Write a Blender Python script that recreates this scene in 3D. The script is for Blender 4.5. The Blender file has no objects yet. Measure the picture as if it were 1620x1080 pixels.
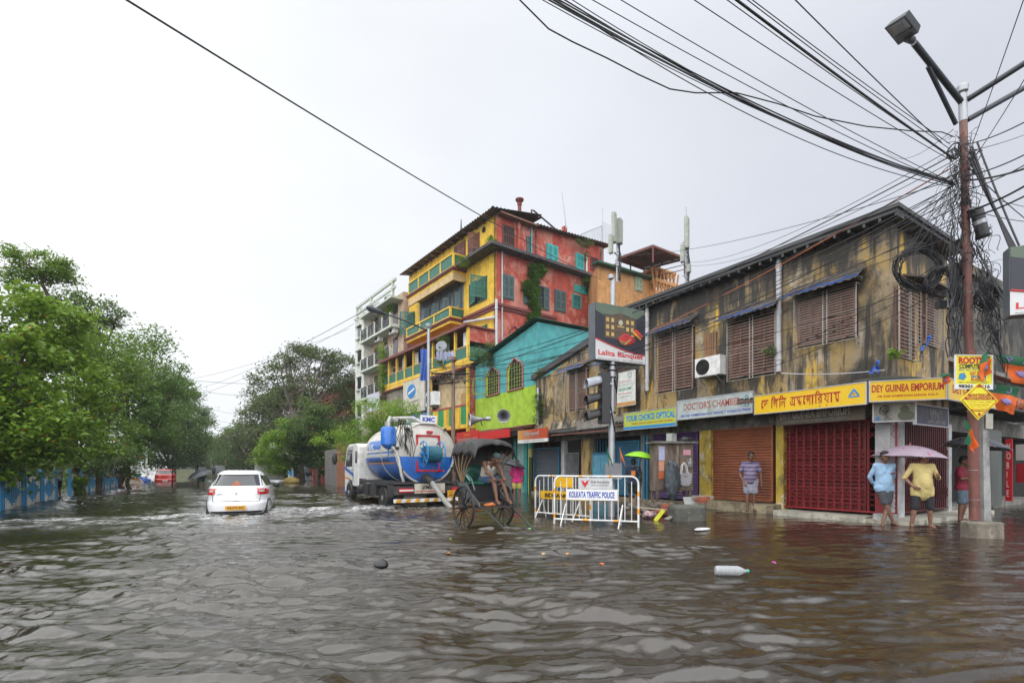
import bpy, math, random
import numpy as np
from mathutils import Vector, Matrix, Euler, noise as mnoise
R = math.radians
PI = math.pi
random.seed(7)
S = bpy.context.scene
COL = S.collection

# ------------------------------------------------------------------ camera, world, sun, exposure
FPX, HZ, CX, CH = 780.0, 738.0, 810.0, 1.40
YAW = math.atan(490 / 780.0)
cam_d = bpy.data.cameras.new('camera')
cam = bpy.data.objects.new('camera', cam_d); COL.objects.link(cam)
cam.location = (0, 0, CH); cam.rotation_euler = (R(90), 0, -YAW)
cam_d.sensor_width = 36; cam_d.lens = 36 * FPX / 1620
cam_d.shift_y = (HZ - 540) / 1620
cam_d.clip_start = 0.05; cam_d.clip_end = 3000
S.camera = cam

SUN_EL, SUN_AZ = 52, -35          # azimuth measured from +Y towards +X
w = bpy.data.worlds.new('World'); S.world = w; w.use_nodes = True
nt = w.node_tree; nt.nodes.clear()
out = nt.nodes.new('ShaderNodeOutputWorld'); bg = nt.nodes.new('ShaderNodeBackground')
sky = nt.nodes.new('ShaderNodeTexSky'); sky.sky_type = 'NISHITA'; sky.sun_disc = False
sky.sun_elevation = R(SUN_EL); sky.sun_rotation = R(SUN_AZ); sky.dust_density = 4
tc = nt.nodes.new('ShaderNodeTexCoord')
dotn = nt.nodes.new('ShaderNodeVectorMath'); dotn.operation = 'DOT_PRODUCT'
dotn.inputs[1].default_value = Vector((-0.55, 0.62, 0.56)).normalized()
nt.links.new(tc.outputs['Generated'], dotn.inputs[0])
ramp = nt.nodes.new('ShaderNodeValToRGB')
ramp.color_ramp.elements[0].position = 0.0; ramp.color_ramp.elements[0].color = (6.1, 6.35, 7.0, 1)
ramp.color_ramp.elements[1].position = 0.95; ramp.color_ramp.elements[1].color = (9.6, 9.75, 9.8, 1)
e = ramp.color_ramp.elements.new(0.5); e.color = (7.7, 7.95, 8.45, 1)
nt.links.new(dotn.outputs['Value'], ramp.inputs[0])
cn = nt.nodes.new('ShaderNodeTexNoise'); cn.inputs['Scale'].default_value = 1.6; cn.inputs['Detail'].default_value = 5
cmap = nt.nodes.new('ShaderNodeMapping'); cmap.inputs['Scale'].default_value = (1, 1, 2.6)
nt.links.new(tc.outputs['Generated'], cmap.inputs[0]); nt.links.new(cmap.outputs[0], cn.inputs['Vector'])
cr = nt.nodes.new('ShaderNodeMapRange'); cr.inputs[1].default_value = .3; cr.inputs[2].default_value = .7
cr.inputs[3].default_value = .925; cr.inputs[4].default_value = 1.045
nt.links.new(cn.outputs[0], cr.inputs[0])
mulc = nt.nodes.new('ShaderNodeVectorMath'); mulc.operation = 'SCALE'
nt.links.new(ramp.outputs[0], mulc.inputs[0]); nt.links.new(cr.outputs[0], mulc.inputs['Scale'])
mx = nt.nodes.new('ShaderNodeMix'); mx.data_type = 'RGBA'; mx.inputs[0].default_value = 0.92
nt.links.new(sky.outputs[0], mx.inputs[6]); nt.links.new(mulc.outputs[0], mx.inputs[7])
nt.links.new(mx.outputs[2], bg.inputs['Color']); bg.inputs['Strength'].default_value = 0.077
nt.links.new(bg.outputs[0], out.inputs[0])

sd = bpy.data.lights.new('sun', 'SUN'); sd.energy = 3.1; sd.angle = R(135); sd.color = (.985, .99, 1)
sun = bpy.data.objects.new('sun', sd); COL.objects.link(sun); sun.location = (0, 0, 60)
# broad sun lamp aimed from behind left, for even fill and water glints
_sv = Vector((-0.52, -0.46, 0.72)).normalized()
sky.sun_elevation = math.asin(_sv.z); sky.sun_rotation = math.atan2(_sv.x, _sv.y)
sun.rotation_euler = _sv.to_track_quat('Z', 'Y').to_euler()
S.view_settings.view_transform = 'Standard'; S.view_settings.look = 'None'
S.view_settings.exposure = 0.68; S.view_settings.gamma = 1
S.cycles.max_bounces = 6; S.cycles.diffuse_bounces = 3; S.cycles.glossy_bounces = 3
S.cycles.transparent_max_bounces = 12; S.cycles.volume_bounces = 1
S.cycles.use_denoising = True
S.cycles.caustics_reflective = False; S.cycles.caustics_refractive = False
S.cycles.volume_max_steps = 64

# ------------------------------------------------------------------ measuring helpers (photo pixel -> point on a real plane)
FW = Vector((math.sin(YAW), math.cos(YAW), 0)); RT = Vector((math.cos(YAW), -math.sin(YAW), 0)); UP = Vector((0, 0, 1))
CAM = Vector((0, 0, CH))
def ray(px, py): return FW + RT * ((px - CX) / FPX) + UP * ((HZ - py) / FPX)
def at(px, py, D): return CAM + ray(px, py) * D
def gnd(px, py, z=0.0):
    return at(px, py, (CH - z) * FPX / (py - HZ))
class Frame:
    def __init__(s, ox, oy, rot=0.0, oz=0.0):
        s.o = Vector((ox, oy, oz)); s.r = R(rot)
        s.M = Matrix.Translation(s.o) @ Matrix.Rotation(s.r, 4, 'Z'); s.I = s.M.inverted()
    def on(s, px, py, x=None, y=None, z=None):
        c = s.I @ CAM; d = (s.I.to_3x3() @ ray(px, py))
        if x is not None: t = (x - c.x) / d.x
        elif y is not None: t = (y - c.y) / d.y
        else: t = (z - c.z) / d.z
        return c + d * t

# ------------------------------------------------------------------ mesh builder
class MB:
    def __init__(s): s.v = []; s.f = []; s.m = []; s.cur = 0
    def add(s, vs, fs):
        b = len(s.v); s.v.extend(tuple(p) for p in vs)
        for f in fs: s.f.append([i + b for i in f]); s.m.append(s.cur)
        return s
    def box(s, x0, x1, y0, y1, z0, z1):
        if x0 > x1: x0, x1 = x1, x0
        if y0 > y1: y0, y1 = y1, y0
        if z0 > z1: z0, z1 = z1, z0
        return s.add([(x0,y0,z0),(x1,y0,z0),(x1,y1,z0),(x0,y1,z0),(x0,y0,z1),(x1,y0,z1),(x1,y1,z1),(x0,y1,z1)],
              [(0,3,2,1),(4,5,6,7),(0,1,5,4),(1,2,6,5),(2,3,7,6),(3,0,4,7)])
    def obox(s, c, size, rot=(0,0,0)):
        M = Matrix.Translation(Vector(c)) @ Euler([R(a) for a in rot]).to_matrix().to_4x4()
        a, b, d = size[0]/2, size[1]/2, size[2]/2
        vs = [M @ Vector(p) for p in ((-a,-b,-d),(a,-b,-d),(a,b,-d),(-a,b,-d),(-a,-b,d),(a,-b,d),(a,b,d),(-a,b,d))]
        return s.add(vs, [(0,3,2,1),(4,5,6,7),(0,1,5,4),(1,2,6,5),(2,3,7,6),(3,0,4,7)])
    def beam(s, a, b, w, h=None):
        h = h or w; a = Vector(a); b = Vector(b); d = b - a; L = d.length
        q = d.to_track_quat('Y', 'Z').to_matrix()
        vs = []
        for y in (0, L):
            for x, z in ((-w/2,-h/2),(w/2,-h/2),(w/2,h/2),(-w/2,h/2)): vs.append(a + q @ Vector((x, y, z)))
        return s.add(vs, [(0,1,2,3),(7,6,5,4),(0,4,5,1),(1,5,6,2),(2,6,7,3),(3,7,4,0)])
    def tube(s, pts, r, n=8, cap=True):
        pts = [Vector(p) for p in pts]; rs = r if isinstance(r, (list, tuple)) else [r] * len(pts)
        ax = None; rings = []; prev = None
        for i, p in enumerate(pts):
            t = (pts[min(i+1, len(pts)-1)] - pts[max(i-1, 0)])
            if t.length < 1e-9: t = Vector((0,0,1))
            t.normalize()
            if prev is None:
                u = t.orthogonal().normalized()
            else:
                u = prev - t * prev.dot(t)
                u = u.normalized() if u.length > 1e-6 else t.orthogonal().normalized()
            prev = u; v = t.cross(u)
            rings.append([p + (u * math.cos(2*PI*k/n) + v * math.sin(2*PI*k/n)) * rs[i] for k in range(n)])
        vs = [q for rg in rings for q in rg]; fs = []
        for i in range(len(pts) - 1):
            for k in range(n): fs.append((i*n+k, i*n+(k+1)%n, (i+1)*n+(k+1)%n, (i+1)*n+k))
        if cap:
            fs.append(tuple(reversed(range(n)))); fs.append(tuple(range((len(pts)-1)*n, len(pts)*n)))
        return s.add(vs, fs)
    def capsule(s, a, b, ra, rb, n=12):
        a = Vector(a); b = Vector(b); d = b - a
        if d.length < 1e-6: d = Vector((0,0,1e-4)); b = a + d
        t = d.normalized(); pts = []; rs = []
        for k in range(4):
            an = -PI/2 + (PI/2) * k / 4 + .12; pts.append(a + t * ra * math.sin(an)); rs.append(ra * math.cos(an))
        pts.append(a); rs.append(ra); pts.append(b); rs.append(rb)
        for k in range(1, 5):
            an = (PI/2) * k / 4 - .12 * (k == 4); pts.append(b + t * rb * math.sin(an)); rs.append(rb * math.cos(an))
        return s.tube(pts, rs, n)
    def lathe(s, prof, n=16, M=None, cap=True):
        M = M or Matrix.Identity(4); vs = []
        for r, z in prof:
            for k in range(n): vs.append(M @ Vector((r*math.cos(2*PI*k/n), r*math.sin(2*PI*k/n), z)))
        fs = []
        for i in range(len(prof)-1):
            for k in range(n): fs.append((i*n+k, i*n+(k+1)%n, (i+1)*n+(k+1)%n, (i+1)*n+k))
        if cap: fs.append(tuple(reversed(range(n)))); fs.append(tuple(range((len(prof)-1)*n, len(prof)*n)))
        return s.add(vs, fs)
    def ell(s, c, r, n=12, rot=None):
        c = Vector(c); M = Euler([R(a) for a in rot]).to_matrix() if rot else Matrix.Identity(3)
        vs = []; m = n // 2 + 1
        for i in range(m):
            th = -PI/2 + PI * (i + .001 + (0 if i < m-1 else -.002)) / (m-1)
            for k in range(n):
                vs.append(c + M @ Vector((r[0]*math.cos(th)*math.cos(2*PI*k/n), r[1]*math.cos(th)*math.sin(2*PI*k/n), r[2]*math.sin(th))))
        fs = [(i*n+k, i*n+(k+1)%n, (i+1)*n+(k+1)%n, (i+1)*n+k) for i in range(m-1) for k in range(n)]
        return s.add(vs, fs)
    def prism(s, pts, off):
        pts = [Vector(p) for p in pts]; off = Vector(off); n = len(pts)
        vs = pts + [p + off for p in pts]
        fs = [tuple(range(n)), tuple(reversed(range(n, 2*n)))] + [(i, n+i, n+(i+1)%n, (i+1)%n) for i in range(n)]
        return s.add(vs, fs)
    def grid(s, fn, nu, nv, closed_u=False):
        vs = [fn(i / nu, j / nv) for j in range(nv+1) for i in range(nu+1)]
        fs = [(j*(nu+1)+i, j*(nu+1)+i+1, (j+1)*(nu+1)+i+1, (j+1)*(nu+1)+i) for j in range(nv) for i in range(nu)]
        return s.add(vs, fs)
    def ring(s, c, R0, r, axis='x', n=32, m=6):
        vs = []; c = Vector(c)
        for i in range(n):
            a = 2*PI*i/n
            for k in range(m):
                b = 2*PI*k/m; rr = R0 + r*math.cos(b); h = r*math.sin(b)
                p = {'x': (h, rr*math.cos(a), rr*math.sin(a)), 'y': (rr*math.cos(a), h, rr*math.sin(a)), 'z': (rr*math.cos(a), rr*math.sin(a), h)}[axis]
                vs.append(c + Vector(p))
        fs = [(i*m+k, i*m+(k+1)%m, ((i+1)%n)*m+(k+1)%m, ((i+1)%n)*m+k) for i in range(n) for k in range(m)]
        return s.add(vs, fs)
    def each(s, name, mats, parent=None, nv=8, **k):
        for i in range(0, len(s.v), nv):
            q = MB(); q.add(s.v[i:i+nv], [[j-i for j in f] for f in s.f if i <= f[0] < i+nv]); q.build(name, mats, parent, **k)
    def tf(s, M, start=0):
        for i in range(start, len(s.v)): s.v[i] = tuple(M @ Vector(s.v[i]))
        return s
    def build(s, name, mats, parent=None, loc=None, smooth=True, ang=38, label=None):
        me = bpy.data.meshes.new(name); me.from_pydata(s.v, [], s.f)
        if not isinstance(mats, (list, tuple)): mats = [mats]
        for m in mats: me.materials.append(m)
        if len(mats) > 1: me.polygons.foreach_set('material_index', s.m)
        fix_normals(me)
        if smooth:
            me.polygons.foreach_set('use_smooth', [True] * len(me.polygons)); me.set_sharp_from_angle(angle=R(ang))
        me.update()
        o = bpy.data.objects.new(name, me); COL.objects.link(o)
        if parent is not None: o.parent = parent
        if loc is not None: o.location = loc
        if label: o['label'] = label
        return o
import bmesh
def fix_normals(me):
    if len(me.polygons) > 60000: return
    b = bmesh.new(); b.from_mesh(me); bmesh.ops.recalc_face_normals(b, faces=b.faces); b.to_mesh(me); b.free()

def tag(o, label, cat, group=None, kind=None):
    if label: o['label'] = label
    if cat: o['category'] = cat
    if group: o['group'] = group
    if kind: o['kind'] = kind
    return o
def thing(name, label, cat, loc=(0,0,0), rz=0.0, group=None, kind=None):
    o = bpy.data.objects.new(name, None); COL.objects.link(o); o.empty_display_size = .2
    o.location = loc; o.rotation_euler = (0, 0, rz)
    return tag(o, label, cat, group, kind)
def fthing(fr, name, label, cat, group=None):
    return thing(name, label, cat, fr.o, fr.r, group)
def copy_tree(o, parent=None):
    c = o.copy(); COL.objects.link(c)
    if parent is not None: c.parent = parent
    for ch in o.children: copy_tree(ch, c)
    return c

# ------------------------------------------------------------------ materials
MATS = {}
def _newmat(name):
    m = bpy.data.materials.new(name); m.use_nodes = True; n = m.node_tree; b = n.nodes['Principled BSDF']; return m, n, b
def _noise(n, scale, sc3=(1,1,1), detail=4, rough=.55, dist=0, coord='Object', off=None):
    t = n.nodes.new('ShaderNodeTexCoord'); mp = n.nodes.new('ShaderNodeMapping'); mp.inputs['Scale'].default_value = sc3
    if off: mp.inputs['Location'].default_value = off
    x = n.nodes.new('ShaderNodeTexNoise'); x.inputs['Scale'].default_value = scale; x.inputs['Detail'].default_value = detail
    x.inputs['Roughness'].default_value = rough; x.inputs['Distortion'].default_value = dist
    n.links.new(t.outputs[coord], mp.inputs[0]); n.links.new(mp.outputs[0], x.inputs['Vector']); return x
def _mr(n, src, a, b, c=0, d=1):
    r = n.nodes.new('ShaderNodeMapRange'); r.inputs[1].default_value = a; r.inputs[2].default_value = b
    r.inputs[3].default_value = c; r.inputs[4].default_value = d; n.links.new(src, r.inputs[0]); return r.outputs[0]
def _mix(n, fac, a, b):
    x = n.nodes.new('ShaderNodeMix'); x.data_type = 'RGBA'
    if isinstance(fac, float): x.inputs[0].default_value = fac
    else: n.links.new(fac, x.inputs[0])
    for sck, v in ((6, a), (7, b)):
        if isinstance(v, tuple): x.inputs[sck].default_value = (*v[:3], 1)
        else: n.links.new(v, x.inputs[sck])
    return x.outputs[2]
def mul(c, k): return tuple(min(1, v * k) for v in c[:3])
def mat(name, col, rough=.6, metal=0, var=.22, scale=4, bump=.0, dirt=.0, dirtcol=(.05,.045,.035), spec=.5, coat=0, sc3=(1,1,1), alpha=None, trans=None):
    if name in MATS: return MATS[name]
    m, n, b = _newmat(name)
    ns = _noise(n, scale, sc3)
    c = _mix(n, _mr(n, ns.outputs[0], .3, .7), mul(col, 1 - var), mul(col, 1 + var * .6))
    if dirt > 0:
        d = _noise(n, scale * .45, (1.3, 1.3, .35), 6, .65, .4, off=(3.1, 1.7, .3))
        c = _mix(n, _mr(n, d.outputs[0], .62 - .25 * dirt, .75, 0, min(1, .35 + dirt)), c, dirtcol)
    n.links.new(c, b.inputs['Base Color'])
    n.links.new(_mr(n, ns.outputs[0], .25, .75, max(.02, rough - .1), min(1, rough + .1)), b.inputs['Roughness'])
    b.inputs['Metallic'].default_value = metal; b.inputs['Specular IOR Level'].default_value = spec
    if coat: b.inputs['Coat Weight'].default_value = coat; b.inputs['Coat Roughness'].default_value = .08
    if alpha is not None: b.inputs['Alpha'].default_value = alpha
    if trans is not None: b.inputs['Transmission Weight'].default_value = trans
    if bump:
        bn = _noise(n, scale * 5, sc3, 5); bp = n.nodes.new('ShaderNodeBump'); bp.inputs['Strength'].default_value = bump; bp.inputs['Distance'].default_value = .02
        n.links.new(bn.outputs[0], bp.inputs['Height']); n.links.new(bp.outputs[0], b.inputs['Normal'])
    MATS[name] = m; return m
def stained(name, base, layers, rough=.85, bump=.35, soot=None):
    """layers: (colour, scale, (sx,sy,sz), lo, hi, max, offset)"""
    m, n, b = _newmat(name)
    ns = _noise(n, 2.2, (1,1,1), 6, .6)
    c = _mix(n, _mr(n, ns.outputs[0], .3, .7), mul(base, .72), mul(base, 1.25))
    for i, (col, sc, s3, lo, hi, mxv, off) in enumerate(layers):
        d = _noise(n, sc, s3, 7, .65, .5, off=(off, off * .7, off * .3))
        c = _mix(n, _mr(n, d.outputs[0], lo, hi, 0, mxv), c, col)
    if soot:
        tcz = n.nodes.new('ShaderNodeTexCoord'); sz = n.nodes.new('ShaderNodeSeparateXYZ'); n.links.new(tcz.outputs['Object'], sz.inputs[0])
        d = _noise(n, 1.3, (2.2,2.2,.22), 7, .65, .4, off=(4,4,1)); a1 = n.nodes.new('ShaderNodeMath'); a1.operation = 'MULTIPLY_ADD'; a1.inputs[1].default_value = .22
        n.links.new(sz.outputs['Z'], a1.inputs[0]); n.links.new(d.outputs[0], a1.inputs[2]); c = _mix(n, _mr(n, a1.outputs[0], soot[0], soot[1], 0, .9), c, soot[2])
    n.links.new(c, b.inputs['Base Color']); b.inputs['Roughness'].default_value = rough
    bn = _noise(n, 9, (1,1,1), 8, .7); bp = n.nodes.new('ShaderNodeBump'); bp.inputs['Strength'].default_value = bump; bp.inputs['Distance'].default_value = .04
    n.links.new(bn.outputs[0], bp.inputs['Height']); n.links.new(bp.outputs[0], b.inputs['Normal'])
    MATS[name] = m; return m
def leafmat(name, col, col2, dead=None):
    m, n, b = _newmat(name)
    g = n.nodes.new('ShaderNodeNewGeometry')
    c = _mix(n, _mr(n, g.outputs['Random Per Island'], 0, 1), col, col2)
    ns = _noise(n, .55, (1,1,1), 3)
    c = _mix(n, _mr(n, ns.outputs[0], .35, .68, 0, .75), c, mul(col, .55))
    if dead:
        mth = n.nodes.new('ShaderNodeMath'); mth.operation = 'GREATER_THAN'; mth.inputs[1].default_value = .983
        n.links.new(g.outputs['Random Per Island'], mth.inputs[0]); c = _mix(n, mth.outputs[0], c, dead)
    n.links.new(c, b.inputs['Base Color']); b.inputs['Roughness'].default_value = .42; b.inputs['Specular IOR Level'].default_value = .45
    t = n.nodes.new('ShaderNodeBsdfTranslucent'); n.links.new(_mix(n, 0.35, c, (.5,.7,.1)), t.inputs[0])
    ms = n.nodes.new('ShaderNodeMixShader'); ms.inputs[0].default_value = .3
    n.links.new(b.outputs[0], ms.inputs[1]); n.links.new(t.outputs[0], ms.inputs[2])
    o = [x for x in n.nodes if x.type == 'OUTPUT_MATERIAL'][0]; n.links.new(ms.outputs[0], o.inputs[0])
    MATS[name] = m; return m

M_black = mat('black_rubber', (.018,.018,.02), .5)
M_cable = mat('cable_black', (.012,.012,.014), .45)
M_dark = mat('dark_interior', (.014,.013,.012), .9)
M_white = mat('white_paint', (.72,.72,.7), .45, dirt=.25, dirtcol=(.3,.27,.22))
M_steel = mat('galvanised_steel', (.38,.39,.41), .42, .6, dirt=.3, dirtcol=(.12,.09,.07), scale=3)
M_grille = mat('grille_paint', (.40,.36,.32), .5, .2, dirt=.4, dirtcol=(.14,.08,.05), scale=6)
M_wood = mat('brown_shutter_wood', (.20,.09,.06), .7, var=.4, scale=3, sc3=(4,4,.4), dirt=.3)
M_conc = stained('grey_concrete', (.2,.19,.17), [((.06,.065,.05),2.2,(1,1,.7),.45,.62,.85,1.0),((.36,.33,.27),3,(1,1,1),.56,.68,.6,4.0)])
M_corr = mat('corrugated_rust', (.11,.1,.095), .6, .3, dirt=.5, dirtcol=(.13,.055,.025), scale=2)
M_bluesheet = mat('blue_plastic_sheet', (.02,.12,.55), .5, scale=6, dirt=.2)
M_pipe = mat('pvc_grey_pipe', (.5,.5,.52), .4, dirt=.25, dirtcol=(.2,.12,.07), scale=2)
M_glass = mat('dark_glass', (.02,.024,.028), .06, var=.1, spec=.8)
M_red_t = mat('sign_red', (.55,.02,.02), .5, var=.08)
M_blue_t = mat('sign_blue', (.02,.06,.4), .5, var=.08)
M_wht_t = mat('sign_white', (.75,.75,.73), .5, var=.08)
M_blk_t = mat('sign_black', (.02,.02,.02), .5, var=.08)
M_chrome = mat('wheel_silver', (.5,.51,.52), .3, .8)

# ------------------------------------------------------------------ lettering (built-in font turned to mesh), fitted to a box
def lettering(txt, w, h, cx, cz, mt, parent, y=-.004, name='lettering', bold=.0, shear=0, nrm='-y', seg=3, space=1.0, track=None, warp=None):
    cu = bpy.data.curves.new(name, 'FONT'); cu.body = txt; cu.extrude = 0; cu.resolution_u = seg; cu.offset = bold; cu.shear = shear
    cu.space_character = space
    o = bpy.data.objects.new(name, cu); COL.objects.link(o)
    bpy.context.view_layer.update()
    dg = bpy.context.evaluated_depsgraph_get(); me = bpy.data.meshes.new_from_object(o.evaluated_get(dg))
    bpy.data.objects.remove(o); bpy.data.curves.remove(cu)
    n = len(me.vertices)
    if n == 0: return None
    a = np.empty(n * 3); me.vertices.foreach_get('co', a); a = a.reshape(-1, 3)
    mn, mxx = a.min(0), a.max(0); sx = w / max(1e-6, mxx[0]-mn[0]); sz = h / max(1e-6, mxx[1]-mn[1])
    X = (a[:,0] - (mn[0]+mxx[0])/2) * sx + cx; Z = (a[:,1] - (mn[1]+mxx[1])/2) * sz + cz
    b = np.stack([X, np.full(n, y), Z], 1); me.vertices.foreach_set('co', b.ravel()); me.update()
    me.materials.clear(); me.materials.append(mt); me.name = name
    ob = bpy.data.objects.new(name, me); COL.objects.link(ob); ob.parent = parent; return ob

def board(P0, P1, z0, z1, name, label, cat, face, frame=None, th=.06, texts=(), group=None, fw=.02, wall=True):
    """flat sign board between two points on the ground plan, seen side = right-hand normal of P0->P1"""
    P0 = Vector((P0[0], P0[1])); P1 = Vector((P1[0], P1[1])); d = P1 - P0; L = d.length; H = z1 - z0
    rz = math.atan2(d.y, d.x)
    t = thing(name, label, cat, (P0.x, P0.y, z0), rz, group)
    MB().box(0, L, 0, th, 0, H).build('panel', face, t, smooth=False)
    if frame:
        m = MB(); a = fw; yb = -.012
        m.box(-.004, L+.004, yb, th+.003, -.004, a); m.box(-.004, L+.004, yb, th+.003, H-a, H+.004)
        m.box(-.004, a, yb, th+.003, a, H-a); m.box(L-a, L+.004, yb, th+.003, a, H-a); m.build('frame', frame, t, smooth=False)
    for tx in texts:
        s_, fx, fz, fw_, fh_, mt = tx[:6]; kw = tx[6] if len(tx) > 6 else {}
        lettering(s_, fw_ * L, fh_ * H, fx * L, fz * H, mt, t, **kw)
    return t, L, H
def board_px(fr, x, c, *a, y=None, **k):
    """c = (pxL, yTL, yBL, pxR, yTR, yBR) measured on the plane x (or y) of a frame"""
    pl = [fr.on(c[0], c[1], x=x, y=y), fr.on(c[0], c[2], x=x, y=y), fr.on(c[3], c[4], x=x, y=y), fr.on(c[3], c[5], x=x, y=y)]
    z1 = (pl[0].z + pl[2].z) / 2; z0 = (pl[1].z + pl[3].z) / 2
    A = fr.M @ Vector((pl[1].x, pl[1].y, 0)); B = fr.M @ Vector((pl[3].x, pl[3].y, 0))
    return board(A, B, z0, z1, *a, **k)

def sag(a, b, s, n=14):
    a = Vector(a); b = Vector(b)
    return [a.lerp(b, i/n) - Vector((0,0,1)) * s * 4 * (i/n) * (1 - i/n) for i in range(n+1)]

# ------------------------------------------------------------------ leaves
RNG = np.random.default_rng(11)
def leaf_mesh(name, C, size, mt, parent=None, up=.7, aspect=.5, hang=0.0, droop=0.0):
    n = len(C)
    nr = RNG.normal(size=(n,3)); nr /= np.linalg.norm(nr, axis=1)[:,None]; nr[:,2] = np.abs(nr[:,2]) ; nr += np.array([0,0,up]); nr /= np.linalg.norm(nr, axis=1)[:,None]
    a = RNG.normal(size=(n,3)); a[:,2] -= droop; a -= nr * (a*nr).sum(1)[:,None]; a /= np.linalg.norm(a, axis=1)[:,None]
    b = np.cross(nr, a); L = size * RNG.uniform(.6, 1.35, (n,1)); W = L * aspect
    fold = nr * L * .16
    V = np.stack([C - a*L*.5, C + b*W*.5 + fold, C + a*L*.5 - np.array([0,0,1])*L*.12, C - b*W*.5 + fold], 1).reshape(-1, 3)
    i = np.arange(n)[:,None] * 4
    T = np.concatenate([i + np.array([0,1,2]), i + np.array([0,2,3])], 1).reshape(-1, 3)
    me = bpy.data.meshes.new(name); me.vertices.add(len(V)); me.vertices.foreach_set('co', V.ravel())
    me.loops.add(T.size); me.loops.foreach_set('vertex_index', T.ravel())
    me.polygons.add(len(T)); me.polygons.foreach_set('loop_start', np.arange(len(T)) * 3); me.polygons.foreach_set('loop_total', np.full(len(T), 3))
    me.materials.append(mt); me.update(calc_edges=True)
    o = bpy.data.objects.new(name, me); COL.objects.link(o)
    if parent is not None: o.parent = parent
    return o
def clumps(blobs, ncl, rcl, per, shell=.55):
    """leaf centres: sub-clumps spread over ellipsoid blobs; returns (leaf centres, clump centres)"""
    out = []; cc = []
    vol = np.array([b[3]*b[4]+b[4]*b[5]+b[3]*b[5] for b in blobs]); vol = vol / vol.sum()
    for b, fr in zip(blobs, vol):
        k = max(3, int(round(ncl * fr)))
        d = RNG.normal(size=(k,3)); d /= np.linalg.norm(d, axis=1)[:,None]
        rr = RNG.uniform(shell**2, 1.0, (k,1)) ** .5
        c = np.array(b[:3]) + d * rr * np.array(b[3:6]); cc.append(c)
        for q in c:
            rad = rcl * RNG.uniform(.6, 1.35); m = int(per * RNG.uniform(.6, 1.4))
            g = RNG.normal(size=(m,3)) * np.array([rad, rad, rad*.55]) * .55
            g[:,2] -= .18 * (g[:,0]**2 + g[:,1]**2) / rad
            out.append(q + g)
    return np.concatenate(out), np.concatenate(cc)
M_bark = stained('bark', (.07,.055,.04), [((.14,.12,.09),6,(1,1,.3),.5,.65,.7,0)], bump=.6)
def tree(name, label, cat, base, blobs, mt, trunk_r=.2, ncl=120, rcl=.7, per=70, leaf=.16, group='street trees', fork=None, limbs=9, lean=(0,0), aspect=.5, shell=.55, up=.7, trunk_h=None, bark=None):
    base = Vector(base); t = thing(name, label, cat, base, 0, group)
    bl = [(b[0]-base.x, b[1]-base.y, b[2]-base.z, *b[3:]) for b in blobs]
    C, cc = clumps(bl, ncl, rcl, per, shell)
    leaf_mesh('crown', C, leaf, mt, t, aspect=aspect, up=up)
    zt = trunk_h or (min(b[2] - b[5]*.6 for b in bl)); zt = max(1.2, zt)
    m = MB(); fk = Vector((lean[0], lean[1], zt))
    pts = [Vector((0,0,-.3))] + [Vector((lean[0]*q + .12*math.sin(q*5+base.x), lean[1]*q + .1*math.cos(q*4+base.y), zt*q)) for q in (.1,.3,.5,.75)] + [fk]
    m.tube(pts, [trunk_r*1.5, trunk_r*1.15, trunk_r, trunk_r*.9, trunk_r*.85, trunk_r*.75], 10)
    idx = RNG.permutation(len(cc))[:limbs]
    for k in idx:
        e = Vector(cc[k]); mid = fk.lerp(e, .5) + Vector((RNG.uniform(-.3,.3), RNG.uniform(-.3,.3), -.1*(e-fk).length))
        m.tube([fk - Vector((0,0,.2)), fk.lerp(mid, .5), mid, mid.lerp(e, .6), e], [trunk_r*.5, trunk_r*.4, trunk_r*.3, trunk_r*.2, trunk_r*.07], 6)
        for q in RNG.permutation(len(cc))[:3]:
            e2 = Vector(cc[q])
            if (e2 - mid).length < (e - fk).length: m.tube([mid, mid.lerp(e2, .5) + Vector((0,0,.1)), e2], [trunk_r*.2, trunk_r*.12, trunk_r*.04], 5)
    m.build('trunk', bark or M_bark, t)
    return t
# ------------------------------------------------------------------ SETTING: ground, flood water, pavement
def smooth01(t): t = np.clip(t, 0, 1); return t*t*(3-2*t)
_perm = np.random.default_rng(5).random((256, 256))
def vnoise(x, y):
    xi = np.floor(x).astype(int); yi = np.floor(y).astype(int); fx = x - xi; fy = y - yi
    fx = fx*fx*fx*(fx*(fx*6-15)+10); fy = fy*fy*fy*(fy*(fy*6-15)+10)
    g = lambda a, b: _perm[a & 255, b & 255]
    return (g(xi,yi)*(1-fx)+g(xi+1,yi)*fx)*(1-fy) + (g(xi,yi+1)*(1-fx)+g(xi+1,yi+1)*fx)*fy - .5
def ridge(x, y, ang, lam, stretch, seed=0):
    return .25 - np.abs(aniso(x, y, ang, lam, stretch, seed)) * 1.6
def aniso(x, y, ang, lam, stretch, seed=0):
    c, s = math.cos(ang), math.sin(ang); lam = lam * .66
    u = (x*c + y*s) / (lam*stretch); v = (-x*s + y*c) / lam
    return vnoise(u + seed*13.7, v + seed*7.3 + .9*vnoise(u*1.3+seed, v*.35))
mgrd, n, b = _newmat('wet_asphalt')
c = _mix(n, _noise(n, 40).outputs[0], (.03,.03,.03), (.07,.068,.065)); n.links.new(c, b.inputs['Base Color']); b.inputs['Roughness'].default_value = .5
g = MB(); g.add([(-700,-300,-.2),(700,-300,-.2),(700,1600,-.2),(-700,1600,-.2)], [(0,1,2,3)])
tag(g.build('road', mgrd, smooth=False), None, None, kind='structure')

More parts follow.
